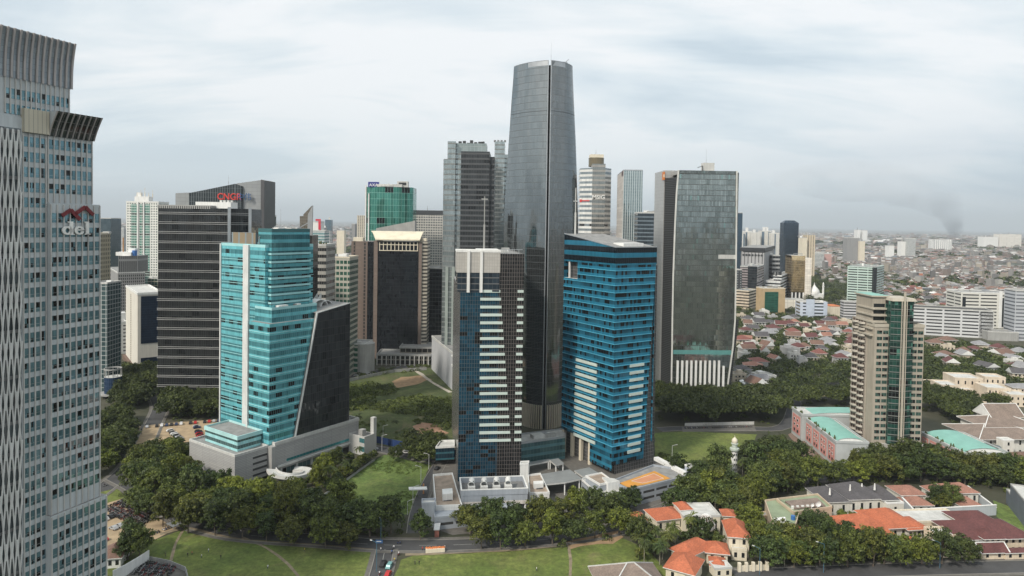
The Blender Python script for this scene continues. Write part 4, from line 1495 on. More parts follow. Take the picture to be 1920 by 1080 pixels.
def letters_tower():
 DK = facade('ribbed_dark', fh=4, cw=2.1, glass=(.022, .03, .034), glass2=(.05, .06, .065), frame=(.14, .16, .17), mw=.35, hw=.15, metal=.4, rough=.12, vary=1)
 LG = facade('pale_metal_panels', fh=3.2, cw=4.5, glass=(.30, .31, .32), glass2=(.37, .38, .38), frame=(.2, .2, .2), mw=.1, hw=.14, metal=.4, rough=.3, vary=1)
 Y = 600
 P = at(328, 400, Y); P.z = 0
 par = thing('dark_ribbed_tower', 'dark ribbed tower with sloping crown carrying the red letters CNGR', 'office tower', P)
 a = 0.0
 S = lambda px: hit(P, a, px, 390)
 def slab(s0, s1, z0a, z1a, y, m, nm, d=20):
  b = MB()
  p = [V2(P, 0, s0) + Vector((0, y, 0)), V2(P, 0, s1) + Vector((0, y, 0)), V2(P, 0, s1) + Vector((0, y + d, 0)), V2(P, 0, s0) + Vector((0, y + d, 0))]
  b.wall(p[0], p[1], 0, z0a, 0, z1b=z1a)
  b.wall(p[1], p[2], 0, z1a, 0)
  b.wall(p[2], p[3], 0, z1a, 0, z1b=z0a)
  b.wall(p[3], p[0], 0, z0a, 0)
  b.face([(*p[0].xy, z0a), (*p[1].xy, z1a), (*p[2].xy, z1a), (*p[3].xy, z0a)], 1)
  b.build(nm, [m, CONCD], par)
  keep_clear(p, 3)
 z = lambda px, py: zat(V2(P, 0, S(px)), py)
 slab(0, S(354), z(328, 362), z(354, 361), 1.0, LG, 'pale_wing', 24)
 slab(S(354), S(441), z(354, 362), z(441, 344.5), 0, DK, 'ribbed_facade', 24)
 slab(S(441), S(453), z(441, 344.5), z(453, 349), .0, DK, 'ribbed_facade', 24)
 slab(S(441.2), S(489), z(441, 343.5), z(489, 337), 2.5, LG, 'pale_screen', 4)
 slab(S(488), S(494.5), z(490, 336.5), z(494.5, 338), 1.0, plain('edge_dark', (.07, .07, .075), .5), 'dark_edge', 28)
 zt = z(420, 375)
 M = face_frame(V2(P, 0, S(430)) + Vector((0, -.3, 0)), 0, zt + .3)
 text_mesh('lettering', 'CNGR', 8.2, .25, plain('letters_red', (.62, .05, .04), .5), par, M, .07, sx=.92)
 M = face_frame(V2(P, 0, S(458.5)) + Vector((0, -.55, 0)), 0, zt + .5)
 text_mesh('lettering', '\u4e2d\u4f1f', 7.0, .25, plain('letters_blue', (.03, .09, .22), .5), par, M, .03, sx=.9)
 mast(par, V2(P, 0, S(423)).x, P.y + 6, z(423, 349), z(423, 328), .3)
 bg('dark_annex_tower', 'small dark glass block just behind the ribbed tower with red letters', 'office tower', 640, 494, 505, 405, DK, n_roof=0, depth=18)
letters_tower()
def striped_slab():
 Y = 478
 P = at(296, 560, Y); P.z = 0
 par = thing('striped_office_tower', 'broad black glass tower ringed by thin pale double lines with white roof box', 'office tower', P)
 fh = 6.75
 S = lambda px: hit(P, 0, px, 560)
 s1 = S(429)
 m = facade('smoky_bands', fh=fh / 2, cw=1.6, glass=(.016, .019, .021), glass2=(.045, .048, .05), frame=(.04, .042, .045), mw=.12, hw=.12, metal=.5, rough=.06, vary=1, tilt=.035, wob=.02, dark=.1)
 c2 = V2(V2(P, 0, s1), rad(42), hit(V2(P, 0, s1), rad(42), 469, 470))
 poly = [P, V2(P, 0, s1), c2, c2 + Vector((0, 22, 0)), Vector((P.x, P.y + 40, 0))]
 zt = zat(P, 389)
 b = MB()
 b.prism(poly, 0, zt, 0, 1)
 b.build('facade', [m, ROOFG], par)
 keep_clear(poly, 3)
 pl = plain('pale_line', (.42, .42, .41), .4, .3)
 k = 0
 z = zt - 4.5
 while z > 6:
  for dz in (0, 1.15):
   b = MB()
   o = offs(poly, .5)
   for i in (0, 1, 4):
    j = (i + 1) % 5
    b.wall(o[i], o[j], z + dz, z + dz + .3)
    b.face([(*o[i].xy, z + dz + .3), (*o[j].xy, z + dz + .3), (*poly[j].xy, z + dz + .3), (*poly[i].xy, z + dz + .3)])
   b.build('floor_line', pl, par)
  z -= fh * 1.0
 b = MB()
 sl = facade('slot_screen', fh=3, cw=1.5, glass=(.03, .03, .03), frame=(.34, .34, .33), mw=.8, hw=1.0, metal=.1, rough=.5)
 b.prism([p + Vector((0, 0, 0)) for p in offs([P, V2(P, 0, S(394)), V2(P, 0, S(394)) + Vector((0, 12, 0)), P + Vector((0, 12, 0))], .3)], zt - .5, zt + 2.0, 0, 1)
 b.build('roof_screen', [sl, ROOFG], par)
 b = MB()
 c = V2(P, 0, (S(356) + S(423)) / 2)
 b.box((c.x, c.y + 14, zt), (S(423) - S(356), 12, 4.6))
 b.build('white_plant_room', WHITE, par)
 for k in range(4):
  b = MB()
  b.box((c.x + 4 + k * 2.6, c.y + 12, zt + 4.6), (1.5, 1.5, 1.4))
  b.build('roof_unit', CONCL, par)
 for px in (430, 465):
  s = hit(P, 0, px, 470) if px < 440 else None
  q = V2(P, 0, s1 + .3) if s else c2
  b = MB()
  b.box((q.x, q.y - .6, 2), (2.0, 1.4, zt - 1), rad(20))
  b.build('corner_column', METAL, par)
striped_slab()
APT = facade('white_apartment', fh=3.2, cw=3.0, glass=(.03, .05, .05), glass2=(.10, .14, .14), span=(.70, .70, .66), sp=.5, frame=(.70, .70, .66), mw=1.5, hw=.5, metal=.1, rough=.2, vary=1, tilt=0, wob=0, span_rough=.7)
def white_apartment():
 par, P, poly, z1, a = bg('apartment_tower', 'slender white apartment tower with two green glazed recesses and roof masts', 'apartment tower', 860, 236.5, 297, 378, APT, depth=26, n_roof=0, yref=470, mrim=WHITE)
 gm = facade('green_balconies', fh=3.2, cw=2.2, glass=(.03, .12, .09), glass2=(.10, .30, .24), span=(.30, .42, .38), sp=.4, frame=(.5, .55, .52), mw=.3, hw=.5, metal=.2, rough=.15, vary=1, dark=.3)
 for s0, s1 in ((246, 257), (262, 267), (271, 281)):
  q0, q1 = hit(P, a, s0, 470), hit(P, a, s1, 470)
  panel_strip(par, P, a, q0, q1, 0, z1 - 3, gm, 'green_recess', .35)
 for s0 in (258, 269):
  q0 = hit(P, a, s0, 470)
  panel_strip(par, P, a, q0, q0 + 1.4, 0, z1, WHITE, 'white_rib', 1.4)
 c = V2(P, a, hit(P, a, 266, 370)) + Vector((0, 10, 0))
 b = MB()
 b.box((c.x - 3, c.y, z1), (18, 10, 7))
 b.box((c.x - 8, c.y, z1 + 7), (5, 6, 5))
 b.build('crown_block', WHITE, par)
 for k in range(5):
  mast(par, c.x - 10 + k * 5, c.y - 3, z1 + 6, z1 + 12 + (k % 3) * 3, .7, CREAM)
 bg('podium_block', 'green edged low podium at the foot of the slender white apartment tower', 'building', 840, 277, 300, 522, facade('podium_green', fh=5, cw=4, glass=(.03, .08, .06), glass2=(.08, .15, .12), frame=(.4, .36, .28), mw=.3, hw=.8), n_roof=1, depth=14)
white_apartment()
GRID = facade('concrete_grid', fh=3.4, cw=2.0, glass=(.012, .012, .013), glass2=(.05, .05, .05), frame=(.27, .265, .26), mw=.8, hw=1.2, metal=.1, rough=.3, vary=1, tilt=0)
SLOT = facade('grey_ribs', fh=60, cw=2.6, glass=(.26, .26, .26), glass2=(.3, .3, .3), frame=(.17, .17, .17), mw=.7, hw=0, metal=0, rough=.8, vary=1, tilt=0, wob=0)
par, P, poly, z1, a = bg('concrete_tower', 'grey concrete office tower with punched square windows and ribbed blank side', 'office tower', 760, 221, 272, 512, GRID, pl=203, side=SLOT, ang=36, n_roof=0)
b = MB()
b.prism([P + Vector((.3, .3, 0)), V2(P, a, hit(P, a, 258, 500)), V2(P, a, hit(P, a, 258, 500)) + Vector((0, 22, 0)), P + Vector((.3, 22, 0))], z1, zat(P, 480), 0, 1)
b.build('upper_block', [facade('tall_slots', fh=16, cw=2.0, glass=(.012, .012, .013), frame=(.26, .26, .255), mw=.9, hw=2.2, metal=.1, rough=.3, tilt=0), ROOFL], par)
b = MB()
b.box((P.x + 2, P.y + 14, zat(P, 480)), (17, 14, 4))
b.box((P.x + 8, P.y + 16, zat(P, 480) + 4), (8, 6, 4))
b.build('plant_room', WHITE, par)
b = MB()
b.ring((P.x + 12, P.y + 12), 2.6, 2.6, zat(P, 480), zat(P, 480) + 6, 14)
b.build('water_tank', plain('tank_blue', (.04, .14, .38), .5), par)
mast(par, P.x - 2, P.y + 14, z1, zat(P, 446), 2.0, plain('mast_rust', (.38, .20, .08), .7))
bg('slate_tower', 'slate blue glass slab seen past the edge of the near white tower', 'office tower', 1150, 176, 208, 409, facade('slate_glass', fh=4, cw=2, glass=(.05, .08, .10), glass2=(.09, .13, .15), frame=(.07, .10, .12), metal=.4, vary=1), n_roof=0, depth=30)
bg('beige_tower', 'narrow beige block half hidden beside the near white tower', 'building', 520, 170, 187, 438, facade('beige_slots', fh=3.4, cw=2.4, glass=(.06, .06, .05), frame=(.40, .35, .25), mw=1.2, hw=1.4, metal=.1, rough=.4), n_roof=1, depth=14, mrim=CREAM)
bg('gridded_apartment', 'grey gridded teal glass block beside the near white tower', 'building', 500, 172, 201, 531, facade('teal_grid', fh=3.4, cw=3.4, glass=(.03, .07, .08), glass2=(.10, .16, .17), frame=(.36, .38, .38), mw=.5, hw=.5, metal=.4, vary=1), n_roof=1, depth=18)
def round_house():
 P = gp(212, 744)
 par = thing('round_glass_pavilion', 'round blue glass building with open ring roof among the trees', 'building', P)
 r = 15 * P.y / 1280
 zt = zat(P, 690)
 b = MB()
 n = 28
 for i in range(n):
  t0, t1 = 2 * math.pi * i / n, 2 * math.pi * (i + 1) / n
  a_, c_ = (P.x + r * math.cos(t0), P.y + r * math.sin(t0)), (P.x + r * math.cos(t1), P.y + r * math.sin(t1))
  b.wall(a_, c_, 3, zt - 6, 0, u0=i * 1.3)
 b.face([(P.x + r * math.cos(2 * math.pi * i / n), P.y + r * math.sin(2 * math.pi * i / n), zt - 6) for i in range(n)], 1)
 b.build('drum', [facade('drum_glass', fh=3, cw=1.3, glass=(.02, .05, .12), glass2=(.05, .10, .20), frame=(.06, .09, .15), mw=.1, hw=.15, metal=.5), ROOFL], par)
 for z0, z1, w_, nm in ((zt - .8, zt, .6, 'ring_beam'), (2.4, 3.2, 3.4, 'canopy_ring')):
  b = MB()
  for i in range(n):
   t0, t1 = 2 * math.pi * i / n, 2 * math.pi * (i + 1) / n
   p = lambda rr, t_, z: (P.x + rr * math.cos(t_), P.y + rr * math.sin(t_), z)
   ro, ri = r + (.1 if nm == 'ring_beam' else w_), r - .4
   b.face([p(ro, t0, z0), p(ro, t1, z0), p(ro, t1, z1), p(ro, t0, z1)])
   b.face([p(ri, t1, z0), p(ri, t0, z0), p(ri, t0, z1), p(ri, t1, z1)])
   b.face([p(ro, t0, z1), p(ro, t1, z1), p(ri, t1, z1), p(ri, t0, z1)])
  b.build(nm, CONC, par)
 for i in range(12):
  t_ = 2 * math.pi * i / 12
  b = MB()
  b.bar((P.x + (r - .2) * math.cos(t_), P.y + (r - .2) * math.sin(t_), zt - 6), (P.x + (r - .2) * math.cos(t_), P.y + (r - .2) * math.sin(t_), zt - .6), .3)
  b.build('post', CONC, par)
 b = MB()
 b.ring((P.x, P.y), r * .7, r * .7, 0, 3, 20)
 b.build('drum_base', GLASSD, par)
 keep_clear([(P.x - r, P.y - r), (P.x + r, P.y - r), (P.x + r, P.y + r), (P.x - r, P.y + r)], 2)
round_house()
def white_blue_block():
 P = gp(258, 702)
 par = thing('white_office_block', 'white slab with a large deep blue glass front and louvred edge', 'office building', P)
 S = lambda px: hit(P, rad(36), px, 620)
 a = rad(36)
 poly = fpx(P, a, 305, 236, 620)
 z1 = zat(P, 552)
 wm = plain('warm_white_panel', (.66, .63, .56), .6, var=.05, streak=.08)
 b = MB()
 b.prism(poly, 0, z1, 0, 1)
 b.build('wall', [wm, ROOFL], par)
 keep_clear(poly, 3)
 bl = facade('deep_blue_glass', fh=2.0, cw=1.5, glass=(.008, .02, .045), glass2=(.02, .045, .09), frame=(.012, .03, .06), mw=.06, hw=.1, metal=.5, vary=1)
 n = Vector((math.sin(a), -math.cos(a), 0))
 panel_strip(par, P, a, S(264), S(304), zat(P, 645), zat(P, 556) - zat(P, 645), bl, 'blue_glazing', .3)
 panel_strip(par, P, a, S(264), S(304), 2, zat(P, 672) - 2, bl, 'blue_glazing', .3)
 q0 = hit(P, a + math.pi / 2, 246, 620)
 pl_ = [V2(P, a + math.pi / 2, q0 + 2.2), V2(P, a + math.pi / 2, q0)]
 b = MB()
 m = Vector((-math.cos(a), -math.sin(a), 0))
 b.prism([pl_[0] + m * .3, pl_[1] + m * .3, pl_[1], pl_[0]], 4, z1 - 3, 0, 0)
 b.build('louvre_strip', facade('louvre_strip', fh=1.6, cw=9, glass=(.15, .13, .1), frame=(.6, .56, .48), mw=.0, hw=.7, metal=0, rough=.6), par)
 q = MB()
 parapet(q, offs(poly, .3), z1 - .6, 2, .5)
 q.build('parapet', WHITE, par)
 b = MB()
 b.prism(offs(poly, 2.5), 0, 4, 0, 0)
 b.build('brown_base', plain('brown_stone', (.14, .09, .065), .7), par)
 par2, P2, poly2, z2, a2 = bg('white_stair_block', 'small white block with two columns of little windows and stepped top', 'building', 640, 217, 237, 605,
  facade('small_windows', fh=3.4, cw=4.2, glass=(.03, .03, .035), frame=(.66, .65, .62), mw=2.0, hw=2.2, metal=.1, rough=.4, tilt=0), pl=207.5, ang=38, n_roof=0, side=WHITE, mrim=WHITE)
 b = MB()
 c = lerp(poly2[1], poly2[2], .5)
 b.box((c.x - 2, c.y, z2), (6, 8, 7.5), a2)
 b.build('stepped_top', WHITE, par2)
white_blue_block()
BAND = facade('grey_bands', fh=4.6, cw=1.6, glass=(.02, .022, .024), glass2=(.06, .065, .065), span=(.36, .35, .32), sp=.52, frame=(.26, .25, .23), mw=.12, hw=.1, metal=.3, vary=1)
par, P, poly, z1, a = bg('grey_banded_tower', 'grey banded office block with planted roof terrace behind the cyan tower', 'office tower', 470, 560, 611, 459, BAND, n_roof=0, ang=-3, depth=20)
for k in range(9):
 b = MB()
 rr = random.Random(k)
 c = V2(P, a, 6 + k * 1.5)
 b.ring((c.x, c.y + 2 + (k % 3)), .9, .3, z1, z1 + rr.uniform(1.5, 3.4), 7)
 b.build('roof_shrub', plain('shrub_leaf', (.06, .075, .025), .9, var=.5, scale=1.2), par)
def fin_tower():
 P = at(557, 470, 440); P.z = 0
 par = thing('finned_dark_tower', 'dark slab behind the cyan tower crowned by two pointed glass fins', 'office tower', P)
 S = lambda px: hit(P, 0, px, 430)
 zt = zat(P, 441)
 b = MB()
 b.prism([P, V2(P, 0, S(585)), V2(P, 0, S(585)) + Vector((0, 14, 0)), P + Vector((0, 14, 0))], 0, zt, 0, 1)
 b.build('facade', [facade('brown_black', fh=4, cw=1.4, glass=(.03, .028, .026), glass2=(.06, .055, .05), frame=(.05, .05, .05), metal=.4), ROOFG], par)
 g = facade('fin_panels', fh=2.0, cw=1.3, glass=(.12, .105, .085), glass2=(.24, .21, .17), frame=(.2, .19, .17), mw=.1, hw=.2, metal=.5, rough=.2, vary=1)
 for pts, mt, y in ((((561, 440), (579, 440), (581.5, 386), (566, 402)), g, 3), (((576, 440), (585.3, 440), (586, 385), (577, 402)), LP_, 0)):
  b = MB()
  q = [V2(P, 0, S(px)) + Vector((0, y, 0)) for px, py in pts]
  z = [zat(q_, py) if py < 440 else zt - .2 for q_, (px, py) in zip(q, pts)]
  fr = [(*p.xy, zz) for p, zz in zip(q, z)]
  bk = [(p.x, p.y + 1.2, zz) for p, zz in zip(q, z)]
  b.face(fr, 0, [(p[0], p[2]) for p in fr])
  b.face(bk[::-1], 0, [(p[0], p[2]) for p in bk[::-1]])
  for i in range(4):
   j = (i + 1) % 4
   b.face([fr[j], fr[i], bk[i], bk[j]], 0, [(0, 0)] * 4)
  b.build('crown_fin', mt, par)
 b = MB()
 b.prism([V2(P, 0, S(561)) + Vector((0, 1, 0)), V2(P, 0, S(577)) + Vector((0, 1, 0)), V2(P, 0, S(577)) + Vector((0, 9, 0)), V2(P, 0, S(561)) + Vector((0, 9, 0))], zt, zat(P, 405), 0, 1)
 b.build('lantern', [g, ROOFG], par)
 for k in range(3):
  b = MB()
  b.box((P.x - 8 + k * 3.5, P.y + 3, zat(P, 437)), (2.5, 3, 1.6))
  b.build('roof_unit', CREAM, par)
 mast(par, P.x - 12, P.y + 4, zt - 4, zat(P, 392), .3)
LP_ = facade('grey_fin', fh=3, cw=2.2, glass=(.34, .35, .36), glass2=(.40, .41, .42), frame=(.28, .28, .28), mw=.1, hw=.12, metal=.4, rough=.3, vary=1)
fin_tower()
GG = facade('beige_green_grid', fh=4.6, cw=3.2, glass=(.02, .07, .05), glass2=(.05, .15, .11), frame=(.42, .40, .34), mw=.7, hw=1.9, metal=.3, vary=1)
par, P, poly, z1, a = bg('beige_gridded_block', 'beige gridded office block with green windows beside the brown hotel', 'office building', 560, 600, 655, 482, GG, n_roof=3, ang=-4, depth=24, mrim=CREAM)
mk = facade('white_office', fh=4, cw=2.5, glass=(.10, .13, .14), glass2=(.2, .24, .25), span=(.62, .62, .6), sp=.5, frame=(.55, .55, .55), mw=.2, hw=.2, metal=.2, vary=1)
par, P, poly, z1, a = bg('red_marked_block', 'white office block with bold red angular sign standing above its roof', 'office building', 1000, 585, 600.5, 416, WHITE, n_roof=0, depth=20)
for px0, px1, y0, y1 in ((592, 601.5, 410.5, 414), (597.3, 601.5, 414.2, 431)):
 q0, q1 = hit(P, 0, px0, 420), hit(P, 0, px1, 420)
 panel_strip(par, P, 0, q0, q1, zat(P, y1), zat(P, y0) - zat(P, y1), plain('sign_red', (.55, .02, .05), .5), 'red_sign', 1.2)
bg('pale_teal_office', 'pale office block with aqua glass top storeys behind the cyan tower', 'office building', 920, 583, 608, 433, facade('aqua_office', fh=4, cw=2, glass=(.12, .26, .28), glass2=(.24, .40, .42), span=(.5, .52, .52), sp=.4, frame=(.5, .52, .52), metal=.3, vary=1), n_roof=2)
bg('blue_grey_tower', 'blue grey rounded glass tower far off between the cyan tower and the hotel', 'office tower', 2300, 609, 620, 412, facade('far_blue_glass', fh=5, cw=4, glass=(.10, .16, .20), glass2=(.16, .22, .26), frame=(.14, .2, .24), metal=.5, vary=1), n_roof=1, rim=0)
bg('cream_block', 'cream square block far off above a belt of trees', 'building', 2000, 631, 645, 432, CREAM, n_roof=1)
bg('white_block', 'plain white block below the far blue grey tower', 'building', 1900, 611, 618, 434, mk, n_roof=1)
bg('slender_grey_tower', 'slender grey tower far off beside the beige striped one', 'apartment tower', 1700, 659, 665, 420, SLOT, n_roof=0)
bg('beige_striped_tower', 'slender beige apartment tower with dark window stripes behind the hotel', 'apartment tower', 1500, 669, 690, 404, facade('beige_stripes', fh=3.4, cw=4.4, glass=(.10, .09, .08), frame=(.50, .46, .38), mw=2.4, hw=1.2, metal=.1, rough=.4), n_roof=1)
def green_tower():
 Y = 820
 c = at(729, 390, Y); c.z = 0
 par = thing('green_glass_tower', 'curved green glass office tower with blue AXA roof sign', 'office tower', c)
 W = 45 * Y / 1280
 N = 20
 ptsL = [Vector((c.x + W * math.sin(rad(-88 + 176 * i / N)), c.y - W * .42 * math.cos(rad(-88 + 176 * i / N)) + 4, 0)) for i in range(N + 1)]
 poly = ptsL + [Vector((c.x + W, c.y + 30, 0)), Vector((c.x - W, c.y + 30, 0))]
 keep_clear([(c.x - W, c.y - 20), (c.x + W, c.y - 20), (c.x + W, c.y + 30), (c.x - W, c.y + 30)])
 zt = zat(c, 351)
 m = facade('green_curve', fh=7.4, cw=3.3, glass=(.03, .17, .13), glass2=(.08, .30, .24), frame=(.20, .36, .32), mw=.22, hw=.35, metal=.6, rough=.06, vary=1, dark=.06, tilt=.02)
 b = MB()
 u = 0
 for i in range(len(poly)):
  j = (i + 1) % len(poly)
  b.wall(poly[i], poly[j], 0, zt, 0, u0=u)
  u += (poly[j] - poly[i]).length
 b.face([(*p.xy, zt) for p in poly], 1)
 b.build('facade', [m, ROOFL], par)
 for k, h in ((2, 1), (4, .8)):
  b = MB()
  p = ptsL[k]
  b.box((p.x - .3, p.y - .8, 0), (1.3, 1.3, zt + (2 if k == 2 else -8)), 0)
  b.build('pale_rib', WHITE, par)
 b = MB()
 x0, x1 = c.x - W * .80, c.x - W * .62
 b.box(((x0 + x1) / 2 + 3.2, c.y - W * .2, zt - .5), (13, 1, 6.2))
 b.build('sign_board', plain('sign_navy', (.02, .03, .22), .5), par)
 text_mesh('lettering', 'AXA', 5.0, .15, WHITE, par, face_frame(Vector(((x0 + x1) / 2 + 3.2, c.y - W * .2 - .75, 0)), 0, zt + .4), .06)
 text_mesh('lettering', 'mandiri', 5.2, .15, WHITE, par, face_frame(Vector((c.x - 2.2, c.y - W * .30 - .75, 0)), 0, zt + .6), .05)
 b = MB()
 b.box((c.x + 2, c.y - W * .3 + 4, zt), (30, 6, 3.2))
 b.box((c.x + 17, c.y - 2, zt), (13, 7, 7))
 b.build('plant_room', CONCL, par)
 b = MB()
 b.box((c.x + 17, c.y - 5.6, zt + 2.5), (9, .3, 3))
 b.build('plant_louvre', DARK, par)
green_tower()
def hotel():
 Y = 640
 P = at(707, 560, Y); P.z = 0
 par = thing('brown_hotel_tower', 'brown stone hotel tower with black glass front and curved cream roof', 'hotel', P)
 S = lambda px: hit(P, 0, px, 560)
 zt = zat(P, 447)
 blk = facade('hotel_black_glass', fh=3.4, cw=1.4, glass=(.008, .010, .014), glass2=(.03, .034, .04), frame=(.012, .014, .018), mw=.08, hw=.12, metal=.4, rough=.08, vary=1, tilt=.02)
 brn = facade('hotel_brown', fh=3.4, cw=9.0, glass=(.17, .13, .11), glass2=(.20, .155, .13), frame=(.12, .095, .08), mw=.5, hw=.25, metal=0, rough=.7, tilt=0, wob=0, vary=1)
 brs = facade('hotel_slots', fh=3.4, cw=4.0, glass=(.02, .02, .022), glass2=(.06, .055, .05), frame=(.17, .13, .11), mw=2.2, hw=.9, metal=.1, rough=.4, vary=1)
 crs = facade('hotel_cream_slats', fh=3.4, cw=6.0, glass=(.05, .045, .04), frame=(.52, .48, .40), mw=.3, hw=1.7, metal=0, rough=.6)
 s0, s1 = 0, S(784)
 b = MB()
 b.prism([P, V2(P, 0, s1), V2(P, 0, s1) + Vector((0, 26, 0)), P + Vector((0, 26, 0))], 0, zt - 3, 0, 1)
 b.build('glass_front', [blk, ROOFG], par)
 keep_clear([V2(P, 0, S(655)) + Vector((0, -4, 0)), V2(P, 0, S(802)) + Vector((0, -4, 0)), V2(P, 0, S(802)) + Vector((0, 30, 0)), V2(P, 0, S(655)) + Vector((0, 30, 0))])
 zl = zat(P, 453)
 for px0, px1, y, mt in ((655, 663, 6, brs), (663, 676, 4, brn), (676, 688, 2.4, brs), (688, 700, 1.0, blk), (700, 707.5, -.8, brn)):
  b = MB()
  a0, a1 = S(px0), S(px1)
  b.prism([V2(P, 0, a0) + Vector((0, y, 0)), V2(P, 0, a1) + Vector((0, y, 0)), V2(P, 0, a1) + Vector((0, 26, 0)), V2(P, 0, a0) + Vector((0, 26, 0))], 0, zl + (0 if px0 < 690 else 1), 0, 1)
  b.build('brown_wing', [mt, ROOFG], par)
 b = MB()
 b.prism([V2(P, 0, s1) + Vector((0, -.6, 0)), V2(P, 0, S(790)) + Vector((0, -.6, 0)), V2(P, 0, S(790)) + Vector((0, 24, 0)), V2(P, 0, s1) + Vector((0, 24, 0))], 0, zl, 0, 1)
 b.build('brown_wing', [brn, ROOFG], par)
 b = MB()
 b.prism([V2(P, 0, S(790)) + Vector((0, .5, 0)), V2(P, 0, S(800)) + Vector((0, 2, 0)), V2(P, 0, S(800)) + Vector((0, 24, 0)), V2(P, 0, S(790)) + Vector((0, 24, 0))], 0, zl + 1, 0, 1)
 b.build('cream_wing', [crs, ROOFG], par)
 for k in range(11):
  s = S(711 + k * 7.1)
  panel_strip(par, P, 0, s - .35, s + .35, zat(P, 470), zat(P, 453) - zat(P, 470), CREAM, 'lattice_post', .7)
 for y in (470, 459):
  panel_strip(par, P, 0, S(710), S(783), zat(P, y), .7, CREAM, 'lattice_rail', .6)
 b = MB()
 N = 10
 rows = []
 for k in range(N + 1):
  t_ = k / N
  z = zt - .5 + (zat(P + Vector((0, 18, 0)), 433) - zt + .5) * math.sin(t_ * math.pi / 2)
  y = -3 + 24 * t_
  rows.append((V2(P, 0, S(704) - 9 * t_) + Vector((0, y, 0)), V2(P, 0, S(787) + 1 * t_) + Vector((0, y, 0)), z))
 for k in range(N):
  (a0, c0, z0), (a1, c1, z1_) = rows[k], rows[k + 1]
  b.face([(*a0.xy, z0), (*c0.xy, z0), (*c1.xy, z1_), (*a1.xy, z1_)])
  b.face([(*a0.xy, z0 - 1), (*a1.xy, z1_ - 1), (*c1.xy, z1_ - 1), (*c0.xy, z0 - 1)])
  b.face([(*a0.xy, z0 - 1), (*a0.xy, z0), (*a1.xy, z1_), (*a1.xy, z1_ - 1)])
  b.face([(*c0.xy, z0), (*c0.xy, z0 - 1), (*c1.xy, z1_ - 1), (*c1.xy, z1_)])
 a0, c0, z0 = rows[0]
 b.face([(*a0.xy, z0 - 1), (*c0.xy, z0 - 1), (*c0.xy, z0), (*a0.xy, z0)])
 b.build('curved_roof', plain('roof_cream', (.66, .60, .46), .6), par)
 b = MB()
 q = [V2(P, 0, S(692)) + Vector((0, 30, 0)), V2(P, 0, S(768)) + Vector((0, 30, 0)), V2(P, 0, S(768)) + Vector((0, 40, 0)), V2(P, 0, S(692)) + Vector((0, 40, 0))]
 za, zb_ = zat(q[0], 428), zat(q[1], 414)
 b.wall(q[0], q[1], 40, za, 0, z1b=zb_)
 b.wall(q[1], q[2], 40, zb_, 0)
 b.wall(q[2], q[3], 40, zb_, 0, z1b=za)
 b.wall(q[3], q[0], 40, za, 0)
 b.face([(*q[0].xy, za), (*q[1].xy, zb_), (*q[2].xy, zb_), (*q[3].xy, za)], 1)
 b.build('raking_wing', [CONC, ROOFL], par)
 for k in range(2):
  b = MB()
  c = V2(P, 0, S(668 + 120 * k)) + Vector((0, 10, 0))
  b.box((c.x, c.y, zl), (9, 10, 3.6))
  b.build('roof_block', CREAM, par)
 pod = thing('hotel_podium', 'low grey colonnaded podium with roof garden in front of the brown hotel', 'building', gp(720, 686))
 p0 = pod.location.copy()
 S2 = lambda px: hit(p0, 0, px, 660)
 for y, h, x0, x1 in ((4, 9, 705, 806), (14, 14, 745, 806)):
  b = MB()
  a0, a1 = V2(p0, 0, S2(x0)) + Vector((0, y, 0)), V2(p0, 0, S2(x1)) + Vector((0, y, 0))
  pl_ = [a0, a1, a1 + Vector((0, 24, 0)), a0 + Vector((0, 24, 0))]
  b.prism(pl_, 0, h, 0, 1)
  b.build('podium_block', [facade('podium_dark', fh=4.5, cw=5, glass=(.02, .022, .022), glass2=(.06, .06, .055), frame=(.24, .22, .19), mw=.6, hw=1.0, metal=.2), ROOFG], pod)
  keep_clear(pl_, 1)
  q = MB()
  parapet(q, offs(pl_, .6), h - .6, 1.6, .6)
  q.build('parapet', CONC, pod)
 for k in range(12):
  c = V2(p0, 0, S2(706 + k * 8.8)) + Vector((0, 2.6, 0))
  b = MB()
  b.box((c.x, c.y, 0), (.9, .9, 8.4))
  b.build('column', CONCL, pod)
 par, P2, poly, z1, a = bg('green_windowed_annex', 'low cream annex with green windows and curved end beside the hotel podium', 'building', 575, 640, 682, 645,
        facade('annex_green', fh=4.4, cw=5, glass=(.03, .11, .07), glass2=(.07, .2, .14), frame=(.46, .45, .41), mw=1.1, hw=1.7, metal=.2, vary=1), n_roof=3, ang=-8, depth=22, yref=690)
 b = MB()
 c = poly[1]
 b.ring((c.x - 1, c.y + 8), 8.5, 8.5, 0, z1 + .4, 24)
 b.build('curved_end', [CONC], par)
hotel()
AP2 = facade('grid_apartment', fh=3.4, cw=3.2, glass=(.05, .055, .06), glass2=(.16, .17, .18), span=(.5, .48, .44), sp=.42, frame=(.52, .50, .46), mw=.9, hw=.3, metal=.1, rough=.3, vary=1)
par, P, poly, z1, a = bg('grid_apartment_block', 'wide pale grid fronted apartment block with dark flat roof storey', 'apartment tower', 900, 774, 835, 402, AP2, n_roof=0, depth=24)
b = MB()
b.prism(offs(poly, .5), z1, zat(P, 394), 0, 0)
b.build('dark_attic', plain('attic_dark', (.05, .055, .06), .6), par)
mast(par, P.x + 18, P.y + 6, zat(P, 394), zat(P, 385), .6)
bg('black_office_block', 'black glass block between the hotel and the dark twin towers', 'office building', 660, 799, 834, 503, facade('black_office', fh=4, cw=3, glass=(.010, .012, .014), glass2=(.035, .04, .045), frame=(.05, .05, .055), mw=.2, hw=.5, metal=.4, vary=1), n_roof=1, depth=26, yref=570)
